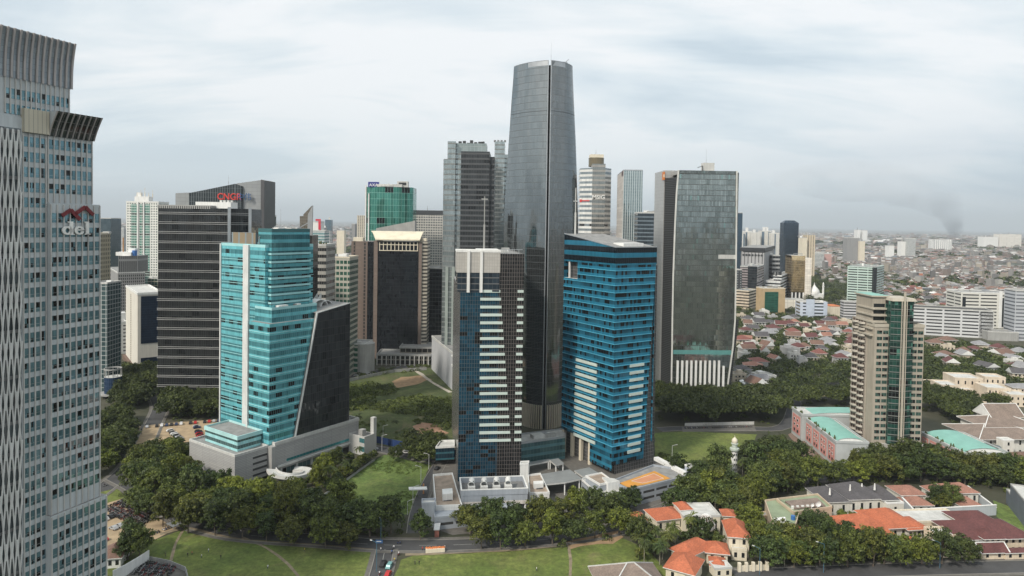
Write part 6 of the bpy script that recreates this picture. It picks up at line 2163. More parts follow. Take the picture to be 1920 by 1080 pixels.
def beige_tower():
 P = gp(1637, 862)
 a = rad(-1)
 par = thing('beige_apartment_tower', 'beige stone apartment tower with green glass bay and curved balconies', 'apartment tower', P)
 S = lambda px: hit(P, a, px, 730)
 A = lambda px, d=0: V2(P, a, S(px)) + Vector((0, d, 0))
 st = plain('beige_stone', (.38, .34, .28), .7, var=.08, streak=.14)
 st2 = plain('beige_stone_light', (.45, .41, .34), .7, var=.08, streak=.12)
 green = plain('copper_roof', (.20, .42, .36), .6, var=.1)
 zs, zt = zat(P, 611), zat(P, 558)
 fh = 3.5
 wl = hit(P, a + math.pi / 2, 1619, 730)
 b = MB()
 for p in ([A(1637), A(1664), A(1664, 24), A(1637, 24)], [A(1704), A(1729.5), A(1729.5, 22), A(1704, 22)]):
  b.prism(p, 0, zs, 0, 1)
 b.build('wall', [st, ROOFL], par)
 keep_clear([A(1630, -3), A(1735, -3), A(1735, 26), A(1630, 26)], 2)
 q = MB()
 for p in ([A(1637), A(1664), A(1664, 24), A(1637, 24)], [A(1704), A(1729.5), A(1729.5, 22), A(1704, 22)]):
  parapet(q, offs(p, .3), zs - .6, 1.8, .6)
 q.build('parapet', st2, par)
 b = MB()
 up = [A(1637, 4) + Vector((.4, 0, 0)), A(1666, 4), A(1666, 22), A(1637, 22) + Vector((.4, 0, 0))]
 b.prism(up, zs - 18, zt, 0, 1)
 b.build('upper_wall', [st, green], par)
 b = MB()
 b.prism(offs(up, .9), zt, zt + .8, 1, 0)
 b.build('copper_roof', [green, st2], par)
 for k in range(5):
  z = zt - 7 - k * fh * 1.06
  e = .4 + k * .7
  b = MB()
  b.prism([A(1637, 2.6 - e * .3) - Vector((e * .5, 0, 0)), A(1664, 2.6 - e * .3), A(1664, 20), A(1637, 20) - Vector((e * .5, 0, 0))], z, z + .9, 0, 0, bottom=True)
  b.build('terrace_slab', st2, par)
  panel_strip(par, A(1638, 4), a, .8, 7.0, z + 1.2, 2.0, GLASSD, 'terrace_window', .06)
 bal = plain('balcony_slab', (.48, .44, .38), .7)
 c0 = A(1627, 12)
 b = MB()
 zbal = zat(P, 603)
 b.prism([A(1637, 8) - Vector((.5, 0, 0)), A(1637, 7.9) + Vector((.1, 0, 0)), A(1637, 24) + Vector((.1, 0, 0)), A(1637, 24) - Vector((.5, 0, 0))], 0, zbal, 0, 1)
 b.build('balcony_wall', [facade('balcony_dark', fh=fh, cw=3, glass=(.06, .035, .03), glass2=(.12, .085, .07), frame=(.36, .32, .27), mw=.9, hw=.7, metal=.1, rough=.4, vary=1), ROOFL], par)
 for k in range(int(zbal / fh)):
  z = k * fh + 1.4
  b = MB()
  N = 8
  pts = []
  for i in range(N + 1):
   t_ = i / N
   q_ = A(1637, 9).lerp(A(1637, 23.5), t_)
   bulge = 1.7 * abs(math.sin(t_ * math.pi * 2)) ** .7
   pts.append(q_ + Vector((-1, -.2, 0)).normalized() * (.9 + bulge))
  base = [A(1637, 9), A(1637, 23.5)]
  for i in range(N):
   p, r = pts[i + 1], pts[i]
   b.wall(p, r, z, z + 1.25)
   m0, m1 = base[0].lerp(base[1], i / N), base[0].lerp(base[1], (i + 1) / N)
   b.face([(*r.xy, z + .15), (*p.xy, z + .15), (*m1.xy, z + .15), (*m0.xy, z + .15)][::-1])
   b.face([(*r.xy, z), (*p.xy, z), (*m1.xy, z), (*m0.xy, z)])
  b.build('balcony', bal, par)
 g = facade('bay_glass', fh=fh, cw=1.7, glass=(.010, .030, .026), glass2=(.04, .15, .12), frame=(.10, .13, .12), mw=.09, hw=.12, metal=.5, vary=1, dark=.25, tilt=.03, lit=.04, litc=(.12, .34, .27))
 N = 8
 bow = [A(1663 + 42.5 * i / N, -1.6 - 1.6 * math.sin(math.pi * i / N)) for i in range(N + 1)]
 poly = bow + [A(1705.5, 14), A(1663, 14)]
 zb = zat(P, 563)
 b = MB()
 u = 0
 for i in range(len(poly)):
  j = (i + 1) % len(poly)
  b.wall(poly[i], poly[j], 9.5, zb, 0, u0=u)
  u += (poly[j] - poly[i]).length
 b.face([(*p.xy, zb) for p in poly], 1)
 b.build('glass_bay', [g, st2], par)
 for k in range(int((zb - 10) / fh)):
  z = 11.5 + k * fh
  b = MB()
  for i in range(N):
   p, r = bow[i] + Vector((0, -.45, 0)), bow[i + 1] + Vector((0, -.45, 0))
   b.wall(p, r, z, z + .4)
   b.face([(*p.xy, z + .4), (*r.xy, z + .4), (*bow[i + 1].xy, z + .4), (*bow[i].xy, z + .4)])
  b.build('bay_ledge', plain('bay_rail', (.16, .17, .16), .5), par)
 b = MB()
 b.prism([A(1662, -3.8), A(1707, -3.8), A(1707, 12), A(1662, 12)], zb, zb + 1.6, 0, 1, top=[A(1664, -3), A(1705, -3), A(1705, 12), A(1664, 12)])
 b.build('bay_cap', [st2, st2], par)
 b = MB()
 c = A(1684.5, -3.8)
 b.box((c.x, c.y, 9), (.9, .8, zat(P, 546) - 9), a)
 b.build('bay_rib', st2, par)
 for dx in (-1.4, 1.4):
  b = MB()
  b.box((c.x + dx, c.y + .1, 9), (.35, .4, zb - 9), a)
  b.build('bay_rib', st2, par)
 gl = pane_mat('beige_pane', (.03, .06, .055), (.10, .19, .16), .4, dark=.3)
 W = window_mesh(2.9, 1.95, [gl, plain('beige_frame', (.20, .19, .17), .6)], None, .06, 1)
 cells = []
 for k in range(3, int((zs - 3) / fh) + 1):
  for px in (1641.2, 1652.6):
   p = A(px)
   cells.append((p.x, p.y, k * fh + .9))
  for px in (1707, 1718.2):
   p = A(px)
   cells.append((p.x, p.y, k * fh + .9))
 windows_grid(par, cells, a, None, W)
 b = MB()
 b.prism([A(1634, -2.2), A(1731, -2.2), A(1731, 1), A(1634, 1)], 0, 9.6, 0, 0)
 b.build('plinth', plain('plinth_stone', (.42, .41, .38), .7), par)
 for px in (1640, 1655, 1711):
  panel_strip(par, A(px, -2.2), a, 0, 3.4, 4.0, 3.2, plain('pale_window', (.34, .37, .36), .2), 'plinth_window', .06)
 return P, green
PB, COPPER = beige_tower()
def pink_wing(label, c0, c1, w, h, zroof, rise, nwin, extra=None, name='pink_wing'):
 par = thing(name, label, 'podium wing', c0)
 pink = plain('pink_render', (.58, .27, .24), .75, var=.06, streak=.12)
 grey = plain('grey_frame', (.42, .44, .44), .7)
 d = (c1 - c0).normalized()
 a = math.atan2(d.y, d.x)
 n = Vector((d.y, -d.x, 0))
 L = (c1 - c0).length
 poly = [c0, c1, c1 - n * w, c0 - n * w]
 b = MB()
 b.prism(poly, 0, h, 0, 1)
 b.build('wall', [grey, ROOFL], par)
 keep_clear(poly, 2)
 q = MB()
 parapet(q, offs(poly, .3), h - .5, 1.3, .6)
 q.build('parapet', grey, par)
 k = nwin
 st = L / k
 for i in range(k):
  s0 = i * st + st * .12
  panel_strip(par, c0, a, s0, s0 + st * .76, h * .16, h * .70, pink, 'pink_panel', .3)
  for j in range(3):
   for e in range(2):
    x = s0 + st * (.16 + .32 * e)
    panel_strip(par, c0, a, x, x + st * .14, h * (.22 + .21 * j), h * .11, WHITE if j else GLASSD, 'window_frame' if j else 'window', .42)
    if j:
     panel_strip(par, c0, a, x + .25, x + st * .14 - .25, h * (.22 + .21 * j) + .25, h * .11 - .5, GLASSD, 'window', .48)
 p0, p1 = c0 - n * w * .52, c1 - n * w * .52
 vault(par, p0 + d * 1.0, p1 - d * 3, w * .80, zroof, rise, COPPER, WHITE)
 rr = random.Random(3)
 for i in range(int(L / 7)):
  c = c0 + d * (3 + i * 7 + rr.uniform(-2, 2)) - n * .8
  b = MB()
  for e in range(3):
   b.ring((c.x + rr.uniform(-1, 1), c.y + rr.uniform(-.6, .6)), .7, .2, h + .3, h + rr.uniform(1.2, 2.2), 6)
  b.build('planter_shrub', plain('shrub_leaf', (.06, .075, .025), .9, var=.5, scale=1.2), par)
 return par
c0, c1 = gp(1510, 829), gp(1566, 878)
hL = zat(c1, 829)
pw = pink_wing('long pink and grey podium wing with copper green barrel roof beside the brown forecourt', c0, c1, 17, hL, hL - .5, 2.3, 4)
b = MB()
f0, f1 = gp(1583, 873), gp(1634, 869)
b.prism([f0, f1, f1 + Vector((0, 16, 0)), f0 + Vector((0, 16, 0))], 0, zat(f0, 846), 0, 1)
b.build('pink_front', [plain('pink_front_render', (.62, .29, .26), .75, streak=.1), ROOFL], pw)
for px in (1587, 1609, 1616):
 s = hit(f0, 0, px, 860)
 panel_strip(pw, f0, math.atan2(f1.y - f0.y, f1.x - f0.x), s, s + 1.8, 2.5, 2.2, WHITE, 'window_frame', .1)
 panel_strip(pw, f0, math.atan2(f1.y - f0.y, f1.x - f0.x), s + .25, s + 1.55, 2.75, 1.7, GLASSD, 'window', .16)
b = MB()
g0 = gp(1568, 877)
b.prism([g0, f0, f0 + Vector((2, 14, 0)), g0 + Vector((0, 14, 0))], 0, hL - 2, 0, 1)
b.build('stair_glazing', [facade('stair_glass', fh=3.5, cw=1.6, glass=(.03, .05, .05), glass2=(.08, .11, .10), frame=(.2, .22, .2), mw=.2, hw=.4, metal=.4), ROOFG], pw)
c0, c1 = gp(1484, 812), gp(1502, 827)
pn = pink_wing('back podium wing of the pink complex with pale green roof running behind the beige tower', c0, c1, 62, zat(c1, 778), zat(c1, 778) - .4, 1.8, 1)
pn.name = 'pink_wing'
c0, c1 = gp(1727, 846), gp(1806, 888)
hR = zat(c0, 812)
pr = pink_wing('pink podium wing with copper green barrel roof between the beige tower and tiled temple roof', c0, c1, 25, hR, hR - .3, 2.5, 5)
b = MB()
f0, f1 = gp(1806, 884), gp(1862, 880)
b.prism([f0, f1, f1 + Vector((2, 15, 0)), f0 + Vector((0, 15, 0))], 0, zat(f0, 851), 0, 1)
b.build('pink_front', [MAT['pink_front_render'], ROOFL], pr)
s = hit(f0, 0, 1846, 860)
panel_strip(pr, f0, math.atan2(f1.y - f0.y, f1.x - f0.x), s, s + 1.8, 4.5, 2.4, WHITE, 'window_frame', .1)
b = MB()
g0 = f1 + Vector((2.5, 6, 0))
b.ring((g0.x, g0.y), 5, 5, 0, zat(f0, 846), 16)
b.build('stair_drum', [MAT['stair_glass']], pr)
def prism_px(par, nm, pix, z, mats, z0=0.0, rim=0.0, mrim=None, clear=True):
 q = [G(px, py, z) for px, py in pix]
 q = [Vector((p.x, p.y, 0)) for p in q]
 if sum(q[i].x * q[(i + 1) % len(q)].y - q[(i + 1) % len(q)].x * q[i].y for i in range(len(q))) < 0:
  q.reverse()
 b = MB()
 b.prism(q, z0, z, 0, 1, bottom=z0 > 0)
 b.build(nm, mats, par)
 if rim:
  m = MB()
  parapet(m, offs(q, .12), z - .3, rim + .3, .4)
  m.build('parapet', mrim or WHITE, par)
 if clear and z0 == 0:
  keep_clear(q, 2)
 return q
GREYB = plain('blue_grey_render', (.33, .36, .40), .75, var=.06, streak=.12)
TAN = plain('tan_deck', (.30, .24, .19), .9, var=.25, scale=.3)
LOUV = facade('deck_louvres', fh=3.0, cw=8, glass=(.03, .03, .03), span=(.36, .39, .43), sp=.62, frame=(.36, .39, .43), mw=1.2, hw=0, metal=0, rough=.7)
def podium():
 A = rad(7)
 P = gp(864, 968)
 par = thing('generator_house', 'grey flat building on columns carrying four round exhaust cowls on its open roof', 'plant building', P)
 wr = hit(P, A, 989, 960)
 q = fp(P, A, wr, 15)
 b = MB()
 b.prism(q, 4.6, 6.2, 0, 0, bottom=True)
 b.build('white_skirt', plain('stained_white', (.66, .62, .58), .7, streak=.25), par)
 b = MB()
 b.prism(offs(q, -.1), 6.2, 9.2, 0, 1)
 b.build('wall', [GREYB, CONCD], par)
 m = MB()
 parapet(m, offs(q, .1), 9.0, 2.4, .5)
 m.build('parapet', [GREYB], par)
 m = MB()
 parapet(m, offs(q, .14), 11.4, .3, .6)
 m.build('coping', WHITE, par)
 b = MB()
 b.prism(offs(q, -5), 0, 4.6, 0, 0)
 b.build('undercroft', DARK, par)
 for i in range(4):
  for j in (0, 1):
   c = V2(V2(P, A, 1 + i * (wr - 2) / 3), A + math.pi / 2, .8 + j * 13)
   b = MB()
   b.box((c.x, c.y, 0), (.8, .8, 4.6), A)
   b.build('column', WHITE, par)
 keep_clear(q, 3)
 for i, f in enumerate((.17, .36, .55, .73)):
  c = V2(V2(P, A, wr * f), A + math.pi / 2, 7)
  cowl = None
  b = MB()
  b.box((c.x, c.y - 1.2, 9.2), (3.2, 4.2, 2.2), A)
  N = 14
  R0 = 1.35
  for k in range(N):
   t0, t1 = 2 * math.pi * k / N, 2 * math.pi * (k + 1) / N
   for (y0, y1, r0, r1) in ((-1.6, 1.6, R0, R0), (1.6, -1.5, R0 - .25, R0 - .25), (-1.6, -1.6, R0 - .25, R0)):
    pt = lambda t_, y, r: (c.x + r * math.cos(t_), c.y + y - r * math.sin(t_) * .5, 12.4 + r * math.sin(t_) + .25 * y)
    b.face([pt(t0, y0, r0), pt(t1, y0, r0), pt(t1, y1, r1), pt(t0, y1, r1)])
  cowl = b.build('exhaust_cowl', plain('cowl_white', (.62, .62, .60), .5), par)
  if i < 3:
   b = MB()
   for k in range(3):
    b.box((c.x, c.y - 1.7 + k * .05, 11.6 + k * .75), (2.2, .2, .3), A)
   g = b.build('cowl_louvre', DARK, None)
   g.parent = cowl
   for v in g.data.vertices:
    v.co -= Vector(par['_o'])
 par = thing('service_deck', 'tan roofed service deck with white parapets left of the exhaust cowls', 'podium building', gp(812, 960))
 prism_px(par, 'deck_block', ((812, 893), (848, 890), (858, 925), (866, 950), (817, 952)), 6.5, [WHITE, TAN], rim=1.0)
 prism_px(par, 'ramp_hood', ((829, 917), (848, 915), (849, 925), (830, 927)), 9.5, [WHITE, WHITE], z0=6.5, clear=False)
 prism_px(par, 'ramp_opening', ((832, 924), (846, 923), (847, 938), (832, 939)), 6.7, [DARK, DARK], z0=6.5, clear=False)
 par = thing('louvred_car_ramp', 'blue grey ramp block of open louvred decks at the tree row', 'podium building', gp(814, 990))
 prism_px(par, 'ramp_deck', ((814, 955), (866, 950), (960, 945), (962, 957), (868, 966), (815, 972)), 5.2, [LOUV, GREYB], rim=.6, mrim=GREYB)
 par = thing('grey_stair_block', 'tall blank blue grey stair block beside the driveway', 'podium building', gp(792, 988))
 prism_px(par, 'wall', ((791, 938), (817, 937), (815, 945), (791, 946)), 10, [GREYB, ROOFL], rim=.8, mrim=GREYB)
 prism_px(par, 'side_door_canopy', ((791, 975), (801, 975), (800, 982), (790, 982)), 2.6, [WHITE, WHITE], z0=2.3, clear=False)
 par = thing('guard_kiosk', 'small white roofed kiosk under the trees by the driveway', 'kiosk', gp(818, 998))
 prism_px(par, 'kiosk_roof', ((815, 981), (826, 980), (824, 993), (813, 993)), 3.4, [WHITE, WHITE], z0=3.1)
 prism_px(par, 'kiosk_wall', ((816, 986), (824, 985), (823, 994), (815, 994)), 3.1, [plain('brick_red', (.28, .11, .08), .8), WHITE])
 par = thing('white_shaft', 'plain white square shaft standing beside the dark blue tower', 'shaft', gp(984, 905))
 prism_px(par, 'shaft_wall', ((976, 866), (992, 865), (991, 870), (975, 871)), 12.5, [WHITE, ROOFL], rim=.4)
 par = thing('ramp_terrace', 'tan terrace with white walled car ramp right of the exhaust cowls', 'podium building', gp(1000, 935))
 prism_px(par, 'terrace_block', ((990, 893), (1013, 890), (1020, 905), (1030, 926), (993, 927)), 6, [WHITE, TAN], rim=.9)
 prism_px(par, 'ramp_hood', ((1000, 902), (1018, 901), (1019, 906), (1001, 908)), 8.2, [WHITE, WHITE], z0=6, clear=False)
 prism_px(par, 'ramp_opening', ((1004, 908), (1016, 908), (1018, 916), (1006, 917)), 6.2, [DARK, DARK], z0=6, clear=False)
 par = thing('blue_annex', 'small blue glazed annex with white roof rim behind the dark blue tower', 'annex', gp(818, 880))
 prism_px(par, 'wall', ((826, 828), (852, 827), (852, 838), (817, 840)), 10, [facade('annex_blue', fh=3.3, cw=1.5, glass=(.012, .03, .05), glass2=(.03, .09, .13), span=(.03, .12, .15), sp=.3, frame=(.05, .06, .07), metal=.4), ROOFL], z0=3.4, rim=.8)
 prism_px(par, 'base', ((822, 838), (850, 837), (850, 845), (819, 846)), 3.4, [CREAM, CREAM])
 par = thing('teal_link_building', 'three storey teal glass link building between the two blue towers', 'podium building', gp(1000, 862))
 prism_px(par, 'wall', ((976, 815), (1060, 805), (1060, 820), (976, 832)), 12, [facade('teal_link', fh=4, cw=2, glass=(.03, .08, .09), glass2=(.08, .17, .18), span=(.07, .17, .19), sp=.4, frame=(.12, .2, .2), mw=.1, hw=.15, metal=.4, vary=1), ROOFL], rim=.8, mrim=METAL)
 plant(par, [G(985, 820, 12), G(1045, 812, 12), G(1045, 818, 12), G(985, 826, 12)], 12, 6, 4, 2.2)
 for pix, z, lab, nm in ((((1013, 889), (1068, 880), (1091, 897), (1060, 904), (1020, 908)), 6.5, 'wide grey curved entrance roof on white posts between the blue towers', 'entrance_canopy'),
       (((1077, 882), (1105, 876), (1126, 889), (1092, 893)), 5.5, 'smaller grey canopy roof touching the bright blue tower', 'entrance_canopy'),
       (((982, 868), (1030, 860), (1031, 864), (990, 872)), 4.5, 'narrow curved walkway roof beside the lawn court', 'walkway_canopy'),
       (((1030, 862), (1047, 859), (1057, 868), (1042, 872)), 5, 'ribbed metal canopy at the foot of the bright blue tower', 'walkway_canopy')):
  par = thing(nm, lab, 'canopy', G(pix[0][0], pix[0][1], z).xy.to_3d(), 'canopies between the blue towers')
  q = prism_px(par, 'canopy_roof', pix, z, [CONCL, plain('canopy_metal', (.30, .31, .31), .5, .3)], z0=z - .7)
  for i, p in enumerate(q):
   c = p.lerp(sum(q, Vector((0, 0, 0))) / len(q), .12)
   b = MB()
   b.box((c.x, c.y, 0), (.5, .5, z - .7))
   b.build('post', WHITE, par)
  keep_clear(q, 2)
 par = thing('stepped_grey_block', 'low blue grey stepped block with white copings before the bright blue tower', 'podium building', gp(1120, 942))
 prism_px(par, 'lower_block', ((1090, 900), (1104, 893), (1180, 912), (1178, 922), (1125, 930)), 5.5, [LOUV, ROOFL], rim=.6)
 prism_px(par, 'upper_block', ((1098, 894), (1128, 888), (1150, 904), (1125, 910)), 8.5, [GREYB, TAN], z0=5.5, rim=.7, clear=False)
 prism_px(par, 'roof_hut', ((1129, 894), (1152, 897), (1162, 902), (1140, 906)), 9.5, [WHITE, ROOFL], z0=5.5, clear=False)
 par = thing('court_building', 'low blue grey building carrying an orange sports court on its roof', 'podium building', gp(1200, 935))
 q = prism_px(par, 'court_block', ((1150, 903), (1225, 874), (1290, 884), (1284, 896), (1178, 922)), 7.5, [LOUV, ROOFG], rim=.9, mrim=GREYB)
 b = MB()
 oc = [G(px, py, 7.62) for px, py in ((1161, 906), (1227, 883), (1257, 897), (1212, 908), (1178, 914))]
 b.face([tuple(p) for p in oc])
 b.build('sports_court', plain('court_orange', (.58, .27, .05), .8, var=.12), par)
 oc = [G(px, py, 7.66) for px, py in ((1184, 902), (1226, 888), (1244, 897), (1205, 906))]
 b = MB()
 b.face([tuple(p) for p in oc])
 b.build('court_center', plain('court_pink', (.55, .25, .13), .8), par)
 b = MB()
 for i in range(4):
  b.bar(oc[i] + Vector((0, 0, .04)), oc[(i + 1) % 4] + Vector((0, 0, .04)), .2, .04)
 b.build('court_line', WHITE, par)
 prism_px(par, 'white_wall', ((1226, 857), (1234, 856), (1288, 884), (1284, 886)), 9.2, [WHITE, WHITE], z0=7.5, clear=False)
 par = thing('corner_turret', 'small pale blue square stair turret at the court building corner', 'podium building', gp(1297, 905))
 prism_px(par, 'wall', ((1284, 872), (1300, 869), (1309, 873), (1294, 877)), 10.5, [plain('turret_blue', (.42, .46, .54), .7), ROOFL], rim=.4)
podium()
TILES = {}
def tiles(name, c):
 if name not in TILES:
  t = NT('tiles_' + name)
  tc = t.n('ShaderNodeTexCoord').outputs['UV']
  u, v, _ = t.sep(tc)
  row = t.m('FRACT', t.m('DIVIDE', v, .38))
  r, _c = t.white(t.xyz(t.m('FLOOR', t.m('DIVIDE', u, .6)), t.m('FLOOR', t.m('DIVIDE', v, .38)), 1.0))
  n = t.noise(t.n('ShaderNodeTexCoord').outputs['Object'], .25, 4, .6)
  k = t.m('MULTIPLY', t.m('MULTIPLY', t.rng(row, 0, .25, .72, 1.0), t.m('MULTIPLY_ADD', r, .3, .85)), t.rng(n, .3, .7, .8, 1.15))
  TILES[name] = t.bsdf(t.vm('SCALE', t.xyz(*c), k), .8)
 return TILES[name]
TILE = {n: tiles(n, c) for n, c in (('orange', (.42, .125, .06)), ('maroon', (.115, .042, .040)), ('terracotta', (.30, .15, .11)), ('charcoal', (.085, .08, .085)), ('brown', (.17, .10, .075)),
         ('grey', (.26, .26, .27)), ('red', (.20, .075, .06)), ('taupe', (.22, .17, .14)), ('slate', (.17, .19, .22)))}
def roof(par, rect, z, kind, rise, m, over=.7, trim=None, nm='roof', hipf=.5):
 r = offs(rect, over)
 a, b_, c, d = r
 if (b_ - a).length < (c - b_).length:
  a, b_, c, d = b_, c, d, a
 L, Wd = (b_ - a).length, (c - b_).length
 u = (b_ - a).normalized()
 m0, m1 = (a + d) / 2, (b_ + c) / 2
 h = min(Wd * hipf, L * .45) if kind == 'hip' else 0
 r0, r1 = m0 + u * h, m1 - u * h
 f3 = lambda p, zz: (p.x, p.y, zz)
 mb = MB()
 sl = math.hypot(Wd / 2, rise)
 mb.face([f3(a, z), f3(b_, z), f3(r1, z + rise), f3(r0, z + rise)], 0, [(0, 0), (L, 0), (L - h, sl), (h, sl)])
 mb.face([f3(c, z), f3(d, z), f3(r0, z + rise), f3(r1, z + rise)], 0, [(0, 0), (L, 0), (L - h, sl), (h, sl)])
 for e0, e1, p in ((b_, c, r1), (d, a, r0)):
  mb.face([f3(e0, z), f3(e1, z), f3(p, z + rise)], 0 if kind == 'hip' else 1, [(0, 0), (Wd, 0), (Wd / 2, sl)])
 mb.face([f3(q, z - .02) for q in (d, c, b_, a)], 1)
 for e0, e1 in ((a, b_), (b_, c), (c, d), (d, a)):
  mb.wall(e0, e1, z - .25, z + .02, 1)
 o = mb.build(nm, [m, trim or WHITE], par)
 if trim:
  mb = MB()
  mb.bar(f3(r0, z + rise + .08), f3(r1, z + rise + .08), .45, .3)
  for e, p in ((a, r0), (d, r0), (b_, r1), (c, r1)):
   mb.bar(f3(e, z + .1), f3(p, z + rise + .08), .4, .3)
  q = mb.build('ridge', trim, None)
  q.parent = o
  for v in q.data.vertices:
   v.co -= Vector(par['_o'])
 return o
def block(par, pxl, pxr, py, depth, h, ang, kind, rise, mw, mr, floors=2, nw=4, trim=None, over=.7, z0=0.0, wm=None, P=None, w=None, clear=True):
 a = rad(ang)
 P = P or gp(pxl, py)
 w = w or hit(P, a, pxr, py)
 rect = fp(P, a, w, depth)
 b = MB()
 b.prism(rect, z0, h, 0, 1)
 b.build('wall', [mw, ROOFL], par)
 if clear:
  keep_clear(rect, 2)
 if kind == 'flat':
  m = MB()
  parapet(m, offs(rect, .1), h - .3, rise + .3, .4)
  m.build('parapet', mr or mw, par)
 elif kind:
  roof(par, rect, h, kind, rise, mr, over, trim)
 for f in range(floors):
  fz = z0 + (h - z0) * f / max(floors, 1)
  fh = (h - z0) / max(floors, 1)
  for i in range(nw):
   s = w * (i + .5) / nw
   panel_strip(par, P, a, s - .55, s + .55, fz + fh * .3, fh * .45, wm or GLASSD, 'window', .06)
 return rect
def villa(name, label, px, py):
 return thing(name, label, 'house', gp(px, py))
v = villa('mansion', 'white mansion with charcoal hip roofs and white corner urns', 1545, 968)
for (x0, x1, y, d, h, k, rs) in ((1549, 1592, 968, 16, 6.5, 'hip', 3.2), (1592, 1655, 966, 17, 7.2, 'hip', 4.6), (1655, 1682, 966, 13, 7, 'hip', 3.6)):
 block(v, x0, x1, y, d, h, 7, k, rs, CREAM if x0 < 1 else plain('mansion_white', (.62, .60, .54), .65, streak=.1), TILE['charcoal'], 1, 4 if x0 == 1592 else 2)
block(v, 1663, 1694, 970, 7, 6.2, 7, 'flat', .4, MAT['mansion_white'], WHITE, 1, 1)
for px, py in ((1594, 915), (1616, 913), (1640, 913), (1556, 922)):
 c = G(px, py, 10.4)
 b = MB()
 b.ring((c.x, c.y), .5, .25, 9.0, 12.0, 8)
 b.build('urn', WHITE, v)
v = villa('flat_roofed_villa', 'beige flat roofed villa with green roof decks, dishes and brown roof panels', 1450, 990)
bei = plain('villa_beige', (.52, .42, .31), .75, streak=.1)
GRD = plain('green_deck', (.24, .29, .19), .9, var=.2)
prism_px(v, 'wall', ((1434, 940), (1456, 937), (1500, 960), (1492, 985), (1450, 985)), 7.5, [bei, GRD], rim=.7, mrim=bei)
prism_px(v, 'wall', ((1456, 937), (1533, 928), (1560, 952), (1488, 962)), 8.2, [bei, GRD], rim=.7, mrim=bei)
b = MB()
q = [G(px, py, 8.9) for px, py in ((1472, 939), (1532, 933), (1548, 948), (1490, 953))]
b.prism([p.xy.to_3d() for p in q][::-1] if False else sorted([p.xy.to_3d() for p in q], key=lambda p: math.atan2(p.y - 300, p.x - 137)), 8.2, 8.9, 0, 0)
b.build('roof_panel', TILE['taupe'], v)
prism_px(v, 'white_lift_house', ((1451, 971), (1472, 969), (1474, 974), (1453, 976)), 9.0, [WHITE, WHITE], rim=0, clear=False)
prism_px(v, 'side_wing', ((1410, 962), (1436, 960), (1440, 967), (1412, 969)), 4, [bei, ROOFG], rim=.4, mrim=bei)
panel_strip(v, gp(1500, 985), rad(2), hit(gp(1500, 985), rad(2), 1497, 985), hit(gp(1500, 985), rad(2), 1515, 985), 2.5, 2.2, GLASSD, 'window', .1)
for px, py, r in ((1534, 946, 1.35), (1523, 948, .9)):
 c = G(px, py, 10)
 b = MB()
 for k in range(4):
  t0, t1 = k * .3, (k + 1) * .3
  for i in range(14):
   s0, s1 = 2 * math.pi * i / 14, 2 * math.pi * (i + 1) / 14
   pt = lambda t_, s_: (c.x + r * math.sin(t_) * math.cos(s_), c.y - r * math.sin(t_) * .25 - .9 * (1 - math.cos(t_)) * 0 + .5 * math.cos(t_), 10 + r * math.sin(t_) * math.sin(s_) + .3)
   b.face([pt(t0, s0), pt(t1, s0), pt(t1, s1), pt(t0, s1)])
 b.bar((c.x, c.y + .5, 8.2), (c.x, c.y + .5, 10.2), .2)
 b.build('satellite_dish', WHITE, v)
for i in range(4):
 c = G(1486 + i * 9.5, 950 - i * .6, 9.2)
 b = MB()
 b.box((c.x, c.y, 8.2), (1.1, .6, 1.3), .1)
 b.build('air_conditioner', WHITE, v)
b = MB()
c = G(1487, 972, 8)
b.ring((c.x, c.y), .9, .9, 7.5, 9.2, 10)
b.build('water_tank', plain('tank_blue', (.04, .14, .38), .5), v)
v = villa('walled_villa', 'pink tiled villa behind a long pale blue wall with courtyard trees', 1700, 968)
for (x0, x1, y, d, h, an, rs) in ((1690, 1735, 950, 11, 5.5, 5, 2.6), (1706, 1748, 962, 9, 3.6, 3, 2.4), (1752, 1778, 946, 9, 5.2, 5, 2.4), (1790, 1834, 946, 11, 5.5, 5, 3), (1800, 1838, 962, 8, 3.6, 4, 2.6)):
 block(v, x0, x1, y, d, h, an, 'hip', rs, plain('mansion_white', (.62, .60, .54), .65), TILE['terracotta'], 1, 3)
g0 = gp(1712, 975)
for pts, hh in ((((1680, 940), (1712, 975)), 4.5), (((1712, 975), (1868, 966)), 4.5), (((1868, 966), (1815, 925)), 3.5)):
 a_, c_ = gp(*pts[0]), gp(*pts[1])
 n_ = (c_ - a_).normalized()
 n_ = Vector((-n_.y, n_.x, 0)) * .5
 b = MB()
 b.prism([a_, c_, c_ + n_, a_ + n_], 0, hh, 0, 0)
 b.build('boundary_wall', plain('pale_blue_wall', (.46, .50, .53), .7, var=.06, streak=.1), v)
 b = MB()
 b.prism(offs([a_, c_, c_ + n_, a_ + n_], .12), hh, hh + .3, 0, 0)
 b.build('coping', WHITE, v)
v = villa('orange_roofed_villa', 'white villa with three sweeping orange tiled roofs', 1620, 1032)
for (x0, x1, y, d, h, an, rs) in ((1600, 1672, 1030, 17, 5.5, 8, 5.4), (1655, 1716, 1016, 16, 6.0, 8, 4.4), (1703, 1735, 1016, 10, 5.5, 8, 2), (1690, 1728, 1040, 6, 3.2, 6, 2.8)):
 block(v, x0, x1, y, d, h, an, 'hip', rs, CREAM if x0 > 2000 else plain('mansion_white', (.62, .60, .54), .65), TILE['orange'], 1, 4, over=1.4)
v = villa('maroon_roofed_villa', 'large cream villa with broad maroon hip roofs and pointed porch', 1760, 1045)
crm = plain('villa_cream', (.64, .54, .41), .7, streak=.08)
block(v, 1805, 1930, 1040, 15, 6.6, 5, 'hip', 4.2, crm, TILE['maroon'], 2, 10, over=1.6)
block(v, 1815, 1880, 1015, 14, 6.4, 5, 'hip', 3.6, crm, TILE['maroon'], 1, 3, over=1.0)
